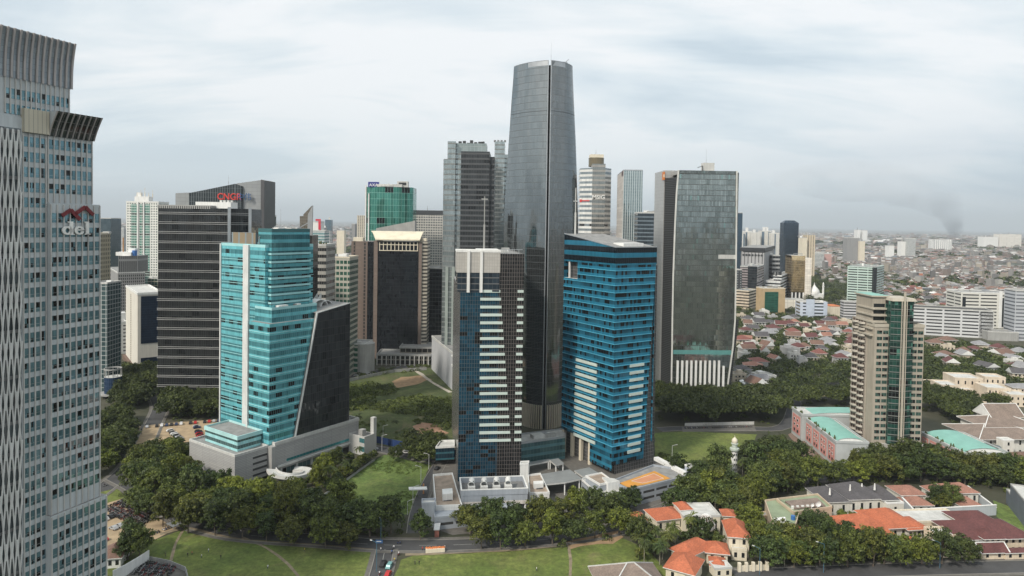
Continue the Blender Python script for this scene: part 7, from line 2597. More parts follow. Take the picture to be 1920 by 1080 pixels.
block(v, 1845, 1876, 1043, 5, 7.4, 5, 'hip', 3.0, crm, TILE['maroon'], 2, 3, over=1.3)
block(v, 1840, 1885, 1050, 4.5, 3.1, 5, 'gable', 2.8, crm, TILE['maroon'], 1, 2, over=1.0, trim=WHITE)
block(v, 1757, 1800, 1036, 8, 6.0, 5, 'flat', 1.0, crm, crm, 1, 2, wm=plain('brown_arch', (.22, .11, .07), .7))
block(v, 1768, 1815, 1046, 3, 3.0, 5, 'hip', 1.1, crm, TILE['maroon'], 1, 2)
block(v, 1885, 1940, 1050, 3, 3.0, 5, 'hip', 1.1, crm, TILE['maroon'], 1, 3)
v = villa('cream_roof_terrace', 'long cream flat roof terrace behind the maroon roofed villa', 1700, 1005)
block(v, 1690, 1810, 1003, 12, 5.2, 5, 'flat', .6, crm, CREAM, 0, 0)
for k in range(3):
 c = G(1697 + 6 * k, 978, 6)
 b = MB()
 b.box((c.x, c.y, 5.2), (1.2, .7, 1.5), .1)
 b.build('air_conditioner', METAL, v)
v = villa('domed_villa', 'orange tiled villa with a brown and white ribbed dome', 1325, 1005)
block(v, 1232, 1283, 1000, 11, 5.5, 16, 'hip', 2.8, CREAM, TILE['orange'], 1, 4)
block(v, 1280, 1350, 1000, 13, 7, 4, 'flat', .6, CREAM, CONCL, 1, 4)
block(v, 1276, 1296, 988, 7, 7.5, 10, 'hip', 1.8, CREAM, TILE['orange'], 1, 2)
block(v, 1356, 1378, 996, 6, 6.8, -6, 'hip', 1.6, CREAM, TILE['orange'], 1, 2)
block(v, 1366, 1404, 1044, 14, 8.2, -8, 'hip', 3.4, CREAM, TILE['orange'], 2, 2)
block(v, 1372, 1400, 1050, 3, 4.2, -8, 'flat', .6, CREAM, CREAM, 1, 2)
block(v, 1190, 1212, 998, 7, 5, 12, 'hip', 2, CREAM, TILE['orange'], 1, 2)
c = G(1324, 982, 8)
b = MB()
r = 13.5 * c.y / 1280
b.prism([(c.x + r * 1.25 * math.cos(rad(22.5 + 45 * i)), c.y + r * 1.25 * math.sin(rad(22.5 + 45 * i))) for i in range(8)], 6.8, 8.4, 0, 0)
b.build('dome_base', WHITE, v)
dome = MB()
for k in range(7):
 t0, t1 = math.pi / 2 * k / 7, math.pi / 2 * (k + 1) / 7
 dome.ring((c.x, c.y), r * math.cos(t0), max(.05, r * math.cos(t1)), 8.4 + r * 1.25 * math.sin(t0), 8.4 + r * 1.25 * math.sin(t1), 32, cap=False)
dm = dome.build('dome', plain('dome_brown', (.17, .09, .07), .35), v, smooth=True)
for i in range(16):
 s = 2 * math.pi * i / 16
 b = MB()
 for k in range(7):
  t0, t1 = math.pi / 2 * k / 7, math.pi / 2 * (k + 1) / 7
  pt = lambda t_: Vector((c.x + (r + .06) * math.cos(t_) * math.cos(s), c.y + (r + .06) * math.cos(t_) * math.sin(s), 8.4 + (r * 1.25 + .06) * math.sin(t_)))
  b.bar(pt(t0), pt(t1), .34 * math.cos(t0 * .75), .1)
 o = b.build('dome_rib', WHITE, None)
 o.parent = dm
 for vv in o.data.vertices:
  vv.co -= Vector(v['_o'])
v = villa('orange_roofed_house', 'low house of crossing orange tiled roofs beside the gate', 1300, 1075)
for (x0, x1, y, d, h, an, rs) in ((1248, 1300, 1088, 12, 5, -30, 4), (1290, 1335, 1066, 8, 4.5, 38, 3), (1325, 1364, 1056, 8, 4.5, -10, 2.6), (1334, 1358, 1074, 6, 3, -12, 1.8)):
 block(v, x0, x1, y, d, h, an, 'hip', rs, CREAM, TILE['orange'], 1, 2, over=.9)
block(v, 1340, 1372, 1084, 5, 3.4, 8, 'flat', .5, CREAM, CONCL, 1, 2)
v = villa('grey_roofed_house', 'wide taupe tiled hip roof cut by the bottom edge of the picture', 1200, 1140)
block(v, 1140, 1256, 1150, 20, 5, 8, 'hip', 6.5, CREAM, TILE['taupe'], 1, 4, over=1.5, trim=CONCL)
v = villa('small_orange_house', 'small orange tiled pavilion roof half hidden by garden trees', 1500, 1020)
block(v, 1490, 1516, 1018, 7, 3.4, 5, 'hip', 2.4, CREAM, TILE['orange'], 1, 2)
v = villa('slate_flat_house', 'tall slate grey house side at the frame edge above a strip of lawn', 1900, 985)
p, q = gp(1924, 992), gp(1893, 952)
sa = math.degrees(math.atan2(q.y - p.y, q.x - p.x)) - 90
block(v, 0, 0, 0, (q - p).length, 11, sa, 'flat', .5, plain('slate_render', (.15, .17, .20), .7), CONC, 0, 0, P=p, w=14)
block(v, 0, 0, 0, 6, 6.5, sa, 'flat', .4, MAT['slate_render'], CONC, 0, 0, P=q, w=9)
b = MB()
b.face([(*gp(px, py).xy, .03) for px, py in ((1868, 968), (1905, 1000), (1960, 1040), (1960, 990), (1893, 950), (1862, 938))])
tag(b.build('garden_lawn', LUSH), kind='structure')
v = villa('villa_gate', 'cream gate wall with square pillars beside the street', 1400, 1062)
for k in range(5):
 P = gp(1386 + k * 13, 1072 - k * .6)
 b = MB()
 b.box((P.x, P.y, 0), (1.1, 1.1, 3.4))
 b.build('pillar', CREAM, v)
b = MB()
P0, P1 = gp(1384, 1072), gp(1440, 1069)
b.bar((P0.x, P0.y, 1.1), (P1.x, P1.y, 1.1), .4, 2.2)
b.build('wall', CREAM, v)
v = thing('temple_roofed_hall', 'white hall with tiered taupe temple roofs edged in white', 'hall', gp(1830, 862))
TW = plain('hall_white', (.66, .65, .60), .65, streak=.08)
r0 = block(v, 1836, 1960, 858, 26, 11, 4, 'hip', 4.5, TW, TILE['taupe'], 2, 9, trim=WHITE, over=2.2)
r1 = block(v, 1846, 1946, 846, 20, 14.5, 4, 'hip', 4.0, TW, TILE['taupe'], 0, 0, trim=WHITE, over=1.6, z0=11, clear=False)
r2 = block(v, 1858, 1912, 836, 12, 17.5, 4, 'gable', 6.5, TW, TILE['taupe'], 0, 0, trim=WHITE, over=1.6, z0=14, clear=False)
block(v, 1880, 1900, 866, 5, 12, 4, 'flat', .5, TW, WHITE, 3, 1)
block(v, 1897, 1960, 880, 14, 4.5, 4, 'hip', 2.4, TW, TILE['brown'], 1, 4, over=1.2)
cm = plain('mansion_cream', (.64, .55, .44), .75, streak=.1)
for i, (lab, bl) in enumerate((('cream mansion with flat roofs and arched porch above the dark tree belt', ((1764, 1800, 745, 18, 9, 'flat'), (1790, 1842, 738, 20, 12, 'flat'), (1800, 1826, 748, 8, 7, 'flat'))),
        ('second cream mansion with stepped flat roofs beside the palm', ((1850, 1895, 752, 18, 9.5, 'flat'), (1846, 1885, 736, 14, 12, 'flat'))),
        ('third cream mansion with pale hip roofs at the frame edge', ((1893, 1935, 762, 16, 8, 'flat'), (1900, 1945, 750, 12, 9.5, 'hip'))),
        ('low cream garden wall house with sloping white wall', ((1732, 1760, 728, 12, 4, 'flat'),)))):
 v = villa('cream_mansion', lab, bl[0][0] + 5, bl[0][2])
 for (x0, x1, y, d, h, k) in bl:
  block(v, x0, x1, y, d, h, -8, k, .9 if k == 'flat' else 2.5, cm, cm if k == 'flat' else TILE['grey'], 2, 4)
for a_, c_ in (((1730, 722), (1800, 752)), ((1800, 752), (1850, 760))):
 p, q = gp(*a_), gp(*c_)
 b = MB()
 b.bar((p.x, p.y, 1.4), (q.x, q.y, 1.4), .6, 2.8)
 tag(b.build('garden_wall', cm), 'sloping cream garden wall below the mansions, ' + ('upper run' if a_[0] == 1730 else 'lower run'), 'wall')
P = gp(1376, 892)
v = thing('minaret', 'slender white minaret with balcony ring and pale onion top among the trees', 'minaret', P)
zt = zat(P, 820)
b = MB()
prof = [(0, 1.75), (zt - 7.2, 1.55)]
b.ring(P, 1.75, 1.55, 0, zt - 7.2, 8)
sh = b.build('shaft', WHITE, v)
for k in range(6):
 for s in (-.55, .45):
  zz = zt - 9 - k * 2.6
  n = 1.62 + .01 * k
  b = MB()
  b.box((P.x + s, P.y - n, zz), (.42, .3, .9))
  b.build('slit_window', DARK, v)
b = MB()
for (z0, r0), (z1, r1) in zip([(zt - 7.2, 1.5), (zt - 6.6, 2.4), (zt - 5.6, 2.4), (zt - 5.4, 1.4), (zt - 3.4, 1.4), (zt - 3.2, 1.9)], [(zt - 6.6, 2.4), (zt - 5.6, 2.4), (zt - 5.4, 1.4), (zt - 3.4, 1.4), (zt - 3.2, 1.9), (zt - 2.8, 1.5)]):
 b.ring(P, r0, r1, z0, z1, 12, cap=False)
b.build('gallery', plain('gallery_grey', (.42, .47, .42), .6), v)
b = MB()
for (z0, r0), (z1, r1) in zip([(0, 1.3), (.9, 1.6), (1.8, 1.35), (2.5, .7), (3.1, .1)], [(.9, 1.6), (1.8, 1.35), (2.5, .7), (3.1, .1), (4.2, .04)]):
 b.ring(P, r0, r1, zt - 2.9 + z0, zt - 2.9 + z1, 14, cap=False)
b.build('dome', CREAM, v, smooth=True)
keep_clear([gp(1362, 898), gp(1360, 930), gp(1394, 930), gp(1390, 898)], 1)
keep_clear([gp(1180, 925), gp(1190, 950), gp(1270, 925), gp(1262, 900)], 1)
keep_clear([gp(1290, 985), gp(1290, 1018), gp(1352, 1018), gp(1352, 985)], 1)
def leaf_mat(name, a, b_, attr=True):
 t = NT(name)
 at_ = t.n('ShaderNodeAttribute', attribute_name='tone')
 info = t.n('ShaderNodeObjectInfo')
 k = t.sep(at_.outputs['Color'])
 c = t.mix(k[0], a, b_)
 h = t.rng(info.outputs['Random'], 0, 1, .8, 1.22)
 c = t.vm('MULTIPLY', t.vm('SCALE', c, h), info.outputs['Color'])
 p = t.n('ShaderNodeBsdfPrincipled')
 t.link(c, p.inputs['Base Color'])
 p.inputs['Roughness'].default_value = .55
 p.inputs['Specular IOR Level'].default_value = .3
 tr = t.n('ShaderNodeBsdfTranslucent')
 t.link(t.vm('MULTIPLY', c, (1.2, 1.3, .6)), tr.inputs[0])
 mx = t.n('ShaderNodeMixShader')
 mx.inputs[0].default_value = .22
 t.link(p.outputs[0], mx.inputs[1])
 t.link(tr.outputs[0], mx.inputs[2])
 o = t.n('ShaderNodeOutputMaterial')
 t.link(mx.outputs[0], o.inputs[0])
 return t.mat
LEAF = leaf_mat('leaves', (.018, .030, .009), (.15, .185, .046))  # wide tone range: lit tops and near-black shade put into the leaf colour
PALM = leaf_mat('palm_leaves', (.04, .062, .02), (.12, .15, .045))
BARK = plain('bark', (.13, .105, .08), .9, var=.3, scale=1.0)
def quads_mesh(name, C, N, S, tone, mat, el=1.5, rs=None):
 rs = rs or np.random.RandomState(1)
 n = len(C)
 a = np.cross(N, rs.normal(size=(n, 3)))
 a /= np.linalg.norm(a, axis=1)[:, None] + 1e-9
 b = np.cross(N, a)
 a *= (S * .5 * el)[:, None]
 b *= (S * .5)[:, None]
 V = np.stack([C - a, C - b, C + a, C + b], 1).reshape(-1, 3)
 me = bpy.data.meshes.new(name)
 me.vertices.add(4 * n)
 me.vertices.foreach_set('co', V.astype(np.float32).ravel())
 me.loops.add(4 * n)
 me.loops.foreach_set('vertex_index', np.arange(4 * n, dtype=np.int32))
 me.polygons.add(n)
 me.polygons.foreach_set('loop_start', np.arange(0, 4 * n, 4, dtype=np.int32))
 me.polygons.foreach_set('loop_total', np.full(n, 4, np.int32))
 at_ = me.attributes.new('tone', 'FLOAT_COLOR', 'FACE')
 col = np.ones((n, 4), np.float32)
 col[:, :3] = tone[:, None]
 at_.data.foreach_set('color', col.ravel())
 me.materials.append(mat)
 me.update()
 me.validate()
 return me
def crown_points(seed, R, zc, ncl, per, rc, leaf, flat=0.0, lump=.28):
 rs = np.random.RandomState(seed)
 d = rs.normal(size=(ncl, 3))
 d /= np.linalg.norm(d, axis=1)[:, None]
 d[:, 2] = np.where(d[:, 2] < -.75, -d[:, 2] * .8, d[:, 2])
 ph = rs.uniform(0, 6.28, 3)
 az = np.arctan2(d[:, 1], d[:, 0])
 k = 1 + lump * np.sin(2 * az + ph[0]) * .6 + lump * np.sin(3 * az + ph[1] + 2 * d[:, 2]) * .6
 rr = rs.uniform(.5, 1.05, ncl) * k
 cc = d * rr[:, None] * np.array(R)
 cc[:, 2] += zc
 if flat:
  cc[:, 2] = zc + (cc[:, 2] - zc) * np.where(cc[:, 2] > zc, 1, .35)
 rcs = rc * rs.uniform(.65, 1.3, ncl)
 ct = rs.uniform(.15, .75, ncl)
 q = rs.normal(size=(ncl, per, 3))
 q /= np.linalg.norm(q, axis=2)[:, :, None]
 q[:, :, 2] = np.where(q[:, :, 2] < -.5, -q[:, :, 2], q[:, :, 2])
 P = cc[:, None, :] + q * rcs[:, None, None] * rs.uniform(.45, 1.2, (ncl, per, 1)) * np.array((1, 1, .8))
 Nn = q + rs.normal(size=q.shape) * .45 + np.array((0, 0, .35))
 Nn /= np.linalg.norm(Nn, axis=2)[:, :, None]
 S = leaf * rs.uniform(.6, 1.35, (ncl, per))
 T = np.clip(ct[:, None] + rs.normal(size=(ncl, per)) * .18, 0, 1)
 T = np.where(rs.uniform(size=T.shape) < .04, 1.3, T)
 return P.reshape(-1, 3), Nn.reshape(-1, 3), S.ravel(), T.ravel(), cc
def limb(b, pts, r0, r1, n=6):
 rows = []
 for i, p in enumerate(pts):
  r = r0 + (r1 - r0) * i / (len(pts) - 1)
  rows.append([(p[0] + r * math.cos(2 * math.pi * k / n), p[1] + r * math.sin(2 * math.pi * k / n), p[2]) for k in range(n)])
 for q, s in zip(rows, rows[1:]):
  for k in range(n):
   b.face([q[k], q[(k + 1) % n], s[(k + 1) % n], s[k]])
def make_tree(kind, seed, R, zc, ncl, per, rc, leaf, flat=0.0):
 P, N, S, T, cc = crown_points(seed, R, zc, ncl, per, rc, leaf, flat)
 cm_ = quads_mesh(kind + '_crown', P, N, S, T, LEAF, rs=np.random.RandomState(seed))
 rr = random.Random(seed)
 b = MB()
 fork = (rr.uniform(-.3, .3), rr.uniform(-.3, .3), zc * .38)
 limb(b, [(0, 0, -.2), (fork[0] * .5, fork[1] * .5, fork[2] * .5), fork], R[0] * .062, R[0] * .045)
 for i in sorted(range(len(cc)), key=lambda i: -cc[i][2] * 0 + rr.random())[:9]:
  c = cc[i]
  mid = ((fork[0] + c[0]) / 2, (fork[1] + c[1]) / 2, fork[2] + (c[2] - fork[2]) * .62)
  limb(b, [fork, mid, tuple(c)], R[0] * .03, R[0] * .008, 5)
 me = bpy.data.meshes.new(kind + '_trunk')
 me.from_pydata(b.v, [], b.f)
 me.materials.append(BARK)
 return cm_, me
def make_palm(seed, h, nf=17, fl=4.2):
 rr = random.Random(seed)
 rs = np.random.RandomState(seed)
 C, N, S, T = [], [], [], []
 for i in range(nf):
  az = 2 * math.pi * i / nf + rr.uniform(-.2, .2)
  el = rr.uniform(-.15, 1.1)
  L = fl * rr.uniform(.85, 1.15)
  p = Vector((0, 0, h))
  d = Vector((math.cos(az) * math.cos(el), math.sin(az) * math.cos(el), math.sin(el)))
  side = Vector((-math.sin(az), math.cos(az), 0))
  for k in range(13):
   d = (d + Vector((0, 0, -.13))).normalized()
   p = p + d * (L / 13)
   w = .75 * math.sin(math.pi * (k + 1.5) / 15)
   for s in (-1, 1):
    C.append(p + side * s * w * .55 + Vector((0, 0, -.2 * w)))
    N.append(d.cross(side * s).normalized() * s + side * s * .5 + Vector((0, 0, .3)))
    S.append(w * .9)
    T.append(rr.uniform(.2, .9))
 N = np.array(N)
 N /= np.linalg.norm(N, axis=1)[:, None]
 cm_ = quads_mesh('palm_crown', np.array(C), N, np.array(S), np.array(T), PALM, 1.3, rs)
 b = MB()
 lean = rr.uniform(-.5, .5)
 limb(b, [(-lean, 0, -.2), (-lean * .4, 0, h * .5), (0, 0, h + .1)], .24, .15)
 me = bpy.data.meshes.new('palm_trunk')
 me.from_pydata(b.v, [], b.f)
 me.materials.append(plain('palm_bark', (.24, .22, .18), .9))
 return cm_, me
KIND = {
 'broad': [make_tree('broad', 20 + i, (6.3, 6.3, 4.9), 7.4, 120, 50, 1.3, .52) for i in range(5)],
 'tall': [make_tree('tall', 40 + i, (4.6, 4.6, 5.9), 8.2, 95, 50, 1.25, .5) for i in range(3)],
 'umbrella': [make_tree('umbrella', 60 + i, (9.5, 9.5, 3.4), 9.0, 170, 46, 1.6, .62, 1.0) for i in range(3)],
 'small': [make_tree('small', 80 + i, (2.6, 2.6, 2.3), 3.9, 34, 48, .9, .45) for i in range(2)],
 'palm': [make_palm(90, 9), make_palm(91, 11), make_palm(92, 7.5)],
}
ORD = 'first second third fourth fifth sixth seventh eighth ninth tenth eleventh twelfth thirteenth fourteenth fifteenth sixteenth seventeenth eighteenth nineteenth twentieth'.split()
def ordinal(i):
 if i < 20:
  return ORD[i]
 n = i + 1
 return '%d%s' % (n, 'th' if 10 <= n % 100 <= 20 else {1: 'st', 2: 'nd', 3: 'rd'}.get(n % 10, 'th'))
TREES = []      # (x, y, kind, scale, group)
def too_near(p, d):
 return any((p[0] - q[0]) ** 2 + (p[1] - q[1]) ** 2 < (d * .5 + q[5] * .5) ** 2 for q in TREES)
def on_road(p, g):
 for pts, w_ in ROADS:
  for q in pts:
   if (q.x - p[0]) ** 2 + (q.y - p[1]) ** 2 < (w_ / 2 + g) ** 2:
    return True
 return False
def grove(pix, n, kinds, space, group, sc=(.85, 1.15), road=1.5, grow=1.0, seed=1):
 rr = random.Random(seed)
 poly = [gp(*p) for p in pix]
 poly = [(p.x, p.y) for p in poly]
 x0, x1 = min(p[0] for p in poly), max(p[0] for p in poly)
 y0, y1 = min(p[1] for p in poly), max(p[1] for p in poly)
 k = 0
 for _ in range(n * 60):
  if k >= n:
   break
  p = (rr.uniform(x0, x1), rr.uniform(y0, y1))
  if not inside(p, poly) or blocked(p, grow) or on_road(p, road):
   continue
  kd = rr.choice(kinds)
  s = rr.uniform(*sc)
  d = space * s * {'umbrella': 1.7, 'palm': .55, 'small': .5}.get(kd, 1)
  if too_near(p, d):
   continue
  TREES.append((p[0], p[1], kd, s, group, d))
  k += 1
def row(pix, step, kinds, group, off=0.0, sc=(.9, 1.15), seed=2, jit=1.5, skip=()):
 rr = random.Random(seed)
 pts = subdiv([gp(*p) for p in pix], 1.0)
 acc = 0
 i = 0
 for a, c in zip(pts, pts[1:]):
  acc += (c - a).length
  if acc >= step:
   acc = 0
   i += 1
   d = (c - a).normalized()
   p = c + Vector((-d.y, d.x, 0)) * (off + rr.uniform(-jit, jit) * .6) + d * rr.uniform(-jit, jit)
   if i in skip or blocked(p, .5):
    continue
   TREES.append((p.x, p.y, rr.choice(kinds), rr.uniform(*sc), group, 5.0))
BT = ['broad', 'broad', 'broad', 'tall']
row([(236, 915), (300, 955), (352, 985), (470, 999), (600, 1008), (700, 1014)], 9, BT, 'street trees along the playing field', off=2, sc=(.9, 1.15), seed=3)
row([(262, 938), (310, 968), (380, 990), (600, 1013), (690, 1020)], 11, BT, 'street trees along the playing field', off=-5.2, sc=(.8, 1.05), seed=8)
row([(745, 1015), (800, 1016)], 9.5, BT, 'street trees along the playing field', off=2, sc=(.85, 1.0), seed=4)
row([(835, 1008), (960, 1003), (1060, 994), (1150, 978), (1225, 948), (1330, 912)], 9.5, BT, 'street trees before the blue towers', off=2.5, sc=(.88, 1.1), seed=5)
row([(850, 1020), (960, 1015), (1060, 1007), (1180, 985)], 9, BT, 'street trees before the blue towers', off=-5.5, sc=(.8, 1.0), seed=6)
row([(1240, 972), (1330, 940), (1450, 917), (1600, 906), (1760, 902), (1930, 900)], 8.5, BT, 'street trees north of the villas', off=-1, sc=(.95, 1.2), seed=51)
row([(1330, 918), (1450, 899), (1600, 888), (1760, 885), (1930, 884)], 9, BT, 'street trees before the pink wings', off=2, sc=(.95, 1.2), seed=52)
row([(990, 985), (1060, 978), (1120, 965), (1180, 945)], 10, BT, 'street trees before the blue towers', off=2, sc=(.7, .85), seed=9)
grove([(228, 915), (300, 868), (350, 872), (352, 918), (440, 948), (480, 956), (560, 956), (600, 968), (700, 990), (775, 998), (775, 1004), (600, 998), (470, 990), (380, 974), (300, 950)], 110, BT + ['small', 'tall'], 6.6, 'grove around the grey podium', (.85, 1.2), seed=11)
grove([(225, 890), (262, 866), (340, 860), (352, 880), (300, 880), (228, 908)], 20, BT, 6.8, 'grove around the grey podium', seed=12)
grove([(186, 800), (232, 785), (240, 800), (238, 840), (250, 872), (200, 905), (180, 900)], 34, BT, 6.8, 'grove beside the near white tower', seed=13)
grove([(305, 752), (412, 752), (412, 784), (330, 788), (300, 785)], 46, BT, 6.8, 'grove under the striped black tower', seed=14)
grove([(200, 740), (230, 715), (296, 700), (300, 750), (285, 760), (230, 772)], 36, BT, 7, 'grove under the striped black tower', seed=15)
grove([(560, 915), (640, 868), (690, 868), (640, 905), (600, 932)], 16, ['small', 'palm', 'small', 'tall'], 7, 'hedge beside the empty plot', (.8, 1.1), .5, .5, seed=16)
row([(608, 928), (655, 893), (700, 862)], 3.2, ['small'], 'hedge beside the empty plot', sc=(.75, 1.0), seed=17, jit=.4)
row([(712, 862), (760, 866), (806, 872)], 8, ['small', 'broad'], 'trees along the blue fence street', sc=(.6, .9), seed=18)
grove([(755, 838), (850, 842), (850, 868), (800, 872), (765, 856)], 9, ['broad'], 7, 'trees along the blue fence street', (.75, .95), 0, seed=19)
grove([(1200, 962), (1260, 942), (1330, 908), (1385, 892), (1415, 862), (1465, 848), (1500, 892), (1480, 900), (1330, 918)], 110, BT + ['palm', 'small'], 6.4, 'wooded belt by the minaret', (.85, 1.15), 1, seed=21)
grove([(1240, 960), (1330, 935), (1440, 918), (1420, 960), (1400, 990), (1330, 965)], 40, BT + ['palm'], 6.6, 'wooded belt by the minaret', (.8, 1.1), 1, seed=22)
grove([(1210, 985), (1330, 948), (1420, 930), (1500, 915), (1450, 935), (1400, 965), (1330, 968), (1240, 995)], 16, BT + ['palm'], 7.5, 'street trees north of the villas', (.8, 1.05), 1, seed=53)
grove([(1500, 878), (1560, 884), (1640, 876), (1720, 874), (1800, 884), (1880, 886), (1930, 880), (1930, 925), (1860, 915), (1700, 905), (1540, 905), (1440, 915)], 90, BT, 6.5, 'wooded belt before the pink wings', (.85, 1.15), 1, seed=23)
grove([(1232, 752), (1240, 798), (1330, 796), (1420, 796), (1470, 780), (1480, 755), (1400, 748), (1330, 742)], 34, ['umbrella'], 6.2, 'spreading rain trees', (.9, 1.2), 1, seed=24)
grove([(1480, 755), (1520, 748), (1600, 745), (1600, 762), (1490, 764)], 10, ['umbrella'], 7, 'spreading rain trees', (.8, 1.0), 1, seed=25)
grove([(1735, 745), (1800, 762), (1870, 772), (1830, 790), (1800, 800), (1735, 772)], 16, ['umbrella'], 7, 'spreading rain trees', (.85, 1.1), 1, seed=26)
grove([(1190, 1016), (1240, 1016), (1330, 1022), (1370, 1028), (1360, 1040), (1290, 1045), (1240, 1060), (1200, 1058)], 22, ['palm', 'palm', 'broad', 'small'], 6, 'garden of the domed villa', (.75, 1.0), 1, seed=27)
grove([(1400, 990), (1450, 998), (1500, 1000), (1590, 1012), (1600, 1040), (1700, 1052), (1700, 1062), (1560, 1068), (1430, 1070), (1410, 1040)], 46, ['broad', 'palm', 'broad', 'tall'], 6.2, 'garden trees by the villas', (.7, 1.0), 1, seed=28)
row([(1440, 1064), (1560, 1060), (1700, 1056), (1930, 1050)], 9.5, BT, 'street trees along the villa street', off=-1, sc=(.75, .95), seed=29)
row([(1560, 978), (1690, 976)], 4.2, ['small'], 'hedge before the white mansion', sc=(.7, .9), seed=30, jit=.4)
for px, py, kd, s, g in ((1752, 952, 'tall', .75, 'garden trees by the villas'), (1766, 955, 'broad', .7, 'garden trees by the villas'), (1782, 952, 'broad', .75, 'garden trees by the villas'), (246, 1040, 'tall', 1.0, 'trees of the motorbike park'),
       (262, 1046, 'broad', .8, 'trees of the motorbike park'), (240, 1050, 'broad', .7, 'trees of the motorbike park'), (1268, 900, 'broad', .9, 'wooded belt by the minaret'), (1360, 885, 'palm', 1.0, 'wooded belt by the minaret'),
       (1440, 905, 'palm', 1.0, 'wooded belt by the minaret'), (1475, 908, 'palm', 1.0, 'wooded belt by the minaret'), (1460, 902, 'palm', 1.1, 'wooded belt by the minaret'), (1533, 915, 'palm', .7, 'garden trees by the villas'),
       (1556, 912, 'palm', .6, 'garden trees by the villas'), (1645, 1010, 'palm', .8, 'garden trees by the villas'), (1390, 770, 'palm', 1.2, 'spreading rain trees'), (1470, 762, 'palm', 1.4, 'spreading rain trees'),
       (740, 812, 'palm', .7, 'trees along the blue fence street'), (672, 806, 'palm', .8, 'trees along the blue fence street')):
 p = gp(px, py)
 TREES.append((p.x, p.y, kd, s, g, 4.0))
LAND = [('white minaret', (1376, 892)), ('ribbed dome', (1325, 1000)), ('flat roofed villa', (1490, 985)), ('orange roofed villa', (1650, 1030)), ('maroon roofed villa', (1850, 1040)), ('villa gate', (1410, 1068)),
  ('brown forecourt', (1520, 850)), ('plinth of the beige tower', (1680, 865)), ('right pink wing'.replace('right ', 'far '), (1800, 880)), ('orange court', (1215, 900)), ('exhaust cowls', (925, 960)), ('guard kiosk', (820, 995)),
  ('road junction', (722, 1025)), ('white ramp curl', (500, 925)), ('grey podium corner', (400, 890)), ('motorbike park shelter', (325, 975)), ('car park', (320, 810)), ('striped black tower', (360, 745)), ('round pavilion', (212, 744)),
  ('empty plot', (690, 910)), ('blue fence', (760, 838)), ('park lawn', (1310, 830)), ('plinth fins', (1310, 745)), ('dry oval field', (1530, 738)), ('white mansion', (1620, 968)), ('temple roofs', (1850, 850)), ('taupe hip roof', (1210, 1070)), ('cream mansions', (1800, 745))]
LANDP = [(n_, gp(*p)) for n_, p in LAND]
def near_rank(items, noun, word):
 by = {}
 for o, x, y, looks in items:
  n_, q = min(LANDP, key=lambda l: (l[1].x - x) ** 2 + (l[1].y - y) ** 2)
  by.setdefault(n_, []).append(((q.x - x) ** 2 + (q.y - y) ** 2, o, looks))
 for n_, L in by.items():
  L.sort(key=lambda q: q[0])
  for i, (_, o, looks) in enumerate(L):
   o['label'] = '%s %s, %s %s out from the %s' % (looks, noun, ordinal(i), word, n_)
TREES.sort(key=lambda q: q[1])
rr = random.Random(5)
TINTS = [((1, 1, 1), 'mid green'), ((.62, .72, .75), 'dark green'), ((1.25, 1.2, .9), 'light green'), ((1.15, 1.0, .8), 'olive green'), ((.85, .9, .95), 'deep green'), ((1.5, 1.38, .85), 'yellow green')]
LOOK = {'broad': 'broad crowned', 'tall': 'tall narrow', 'umbrella': 'flat spreading', 'small': 'small round', 'palm': 'feathery'}
items, rest = [], []
for i, (x, y, kd, s, g, d) in enumerate(TREES):
 cm_, tm_ = rr.choice(KIND[kd])
 tint, tn = rr.choices(TINTS, (4, 4, 3, 3, 3, 2))[0]
 ang, sz = rr.uniform(0, 6.28), s * rr.uniform(.82, 1.2)
 if i >= 300:
  rest.append((cm_, x, y, s, ang, tint))
  continue
 o = thing('palm_tree' if kd == 'palm' else 'tree', '', 'palm tree' if kd == 'palm' else 'tree', (x, y, 0), g)
 o.rotation_euler.z = ang
 o.scale = (s, s, sz)
 for nm, me in (('trunk', tm_), ('crown', cm_)):
  q = bpy.data.objects.new(nm, me)
  COL.objects.link(q)
  q.parent = o
  q.color = (*tint, 1)
 items.append((o, x, y, tn + ' ' + LOOK[kd]))
near_rank([q for q in items if q[0]['category'] == 'tree'], 'tree', 'tree')
near_rank([q for q in items if q[0]['category'] != 'tree'], 'palm', 'palm')
print('TREES', len(TREES), 'rest', len(rest))
def merge_crowns(name, lst, mat):
 A, N, S, T = [], [], [], []
 for me, x, y, s, ang, tint in lst:
  n = len(me.polygons)
  co_ = np.empty(len(me.vertices) * 3, np.float32)
  me.vertices.foreach_get('co', co_)
  co_ = co_.reshape(-1, 4, 3)[::2]
  ca, sa = math.cos(ang), math.sin(ang)
  M = np.array(((ca, -sa, 0), (sa, ca, 0), (0, 0, 1))) * s
  A.append(co_.reshape(-1, 3) @ M.T + np.array((x, y, 0)))
  tn = np.empty(n * 4, np.float32)
  me.attributes['tone'].data.foreach_get('color', tn)
  T.append(tn.reshape(-1, 4)[::2, 0] * (tint[1] - .15))
 V = np.concatenate(A).reshape(-1, 4, 3)
 c = V.mean(1)
 V = c[:, None] + (V - c[:, None]) * 1.3
 T = np.concatenate(T)
 n = len(V)
 me = quads_mesh(name, V[:, 0], np.tile((0., 0., 1.), (n, 1)), np.ones(n), T, mat)
 me.vertices.foreach_set('co', V.astype(np.float32).ravel())
 me.update()
 o = bpy.data.objects.new(name, me)
 COL.objects.link(o)
 return tag(o, kind='stuff')
if rest:
 tag(merge_crowns('distant_grove', rest, LEAF), 'dense dark green grove of trees behind the numbered street trees', 'grove').pop('x', None) if False else tag(merge_crowns('distant_grove', rest, LEAF), 'dense tree belt farther back, under the towers', 'grove')
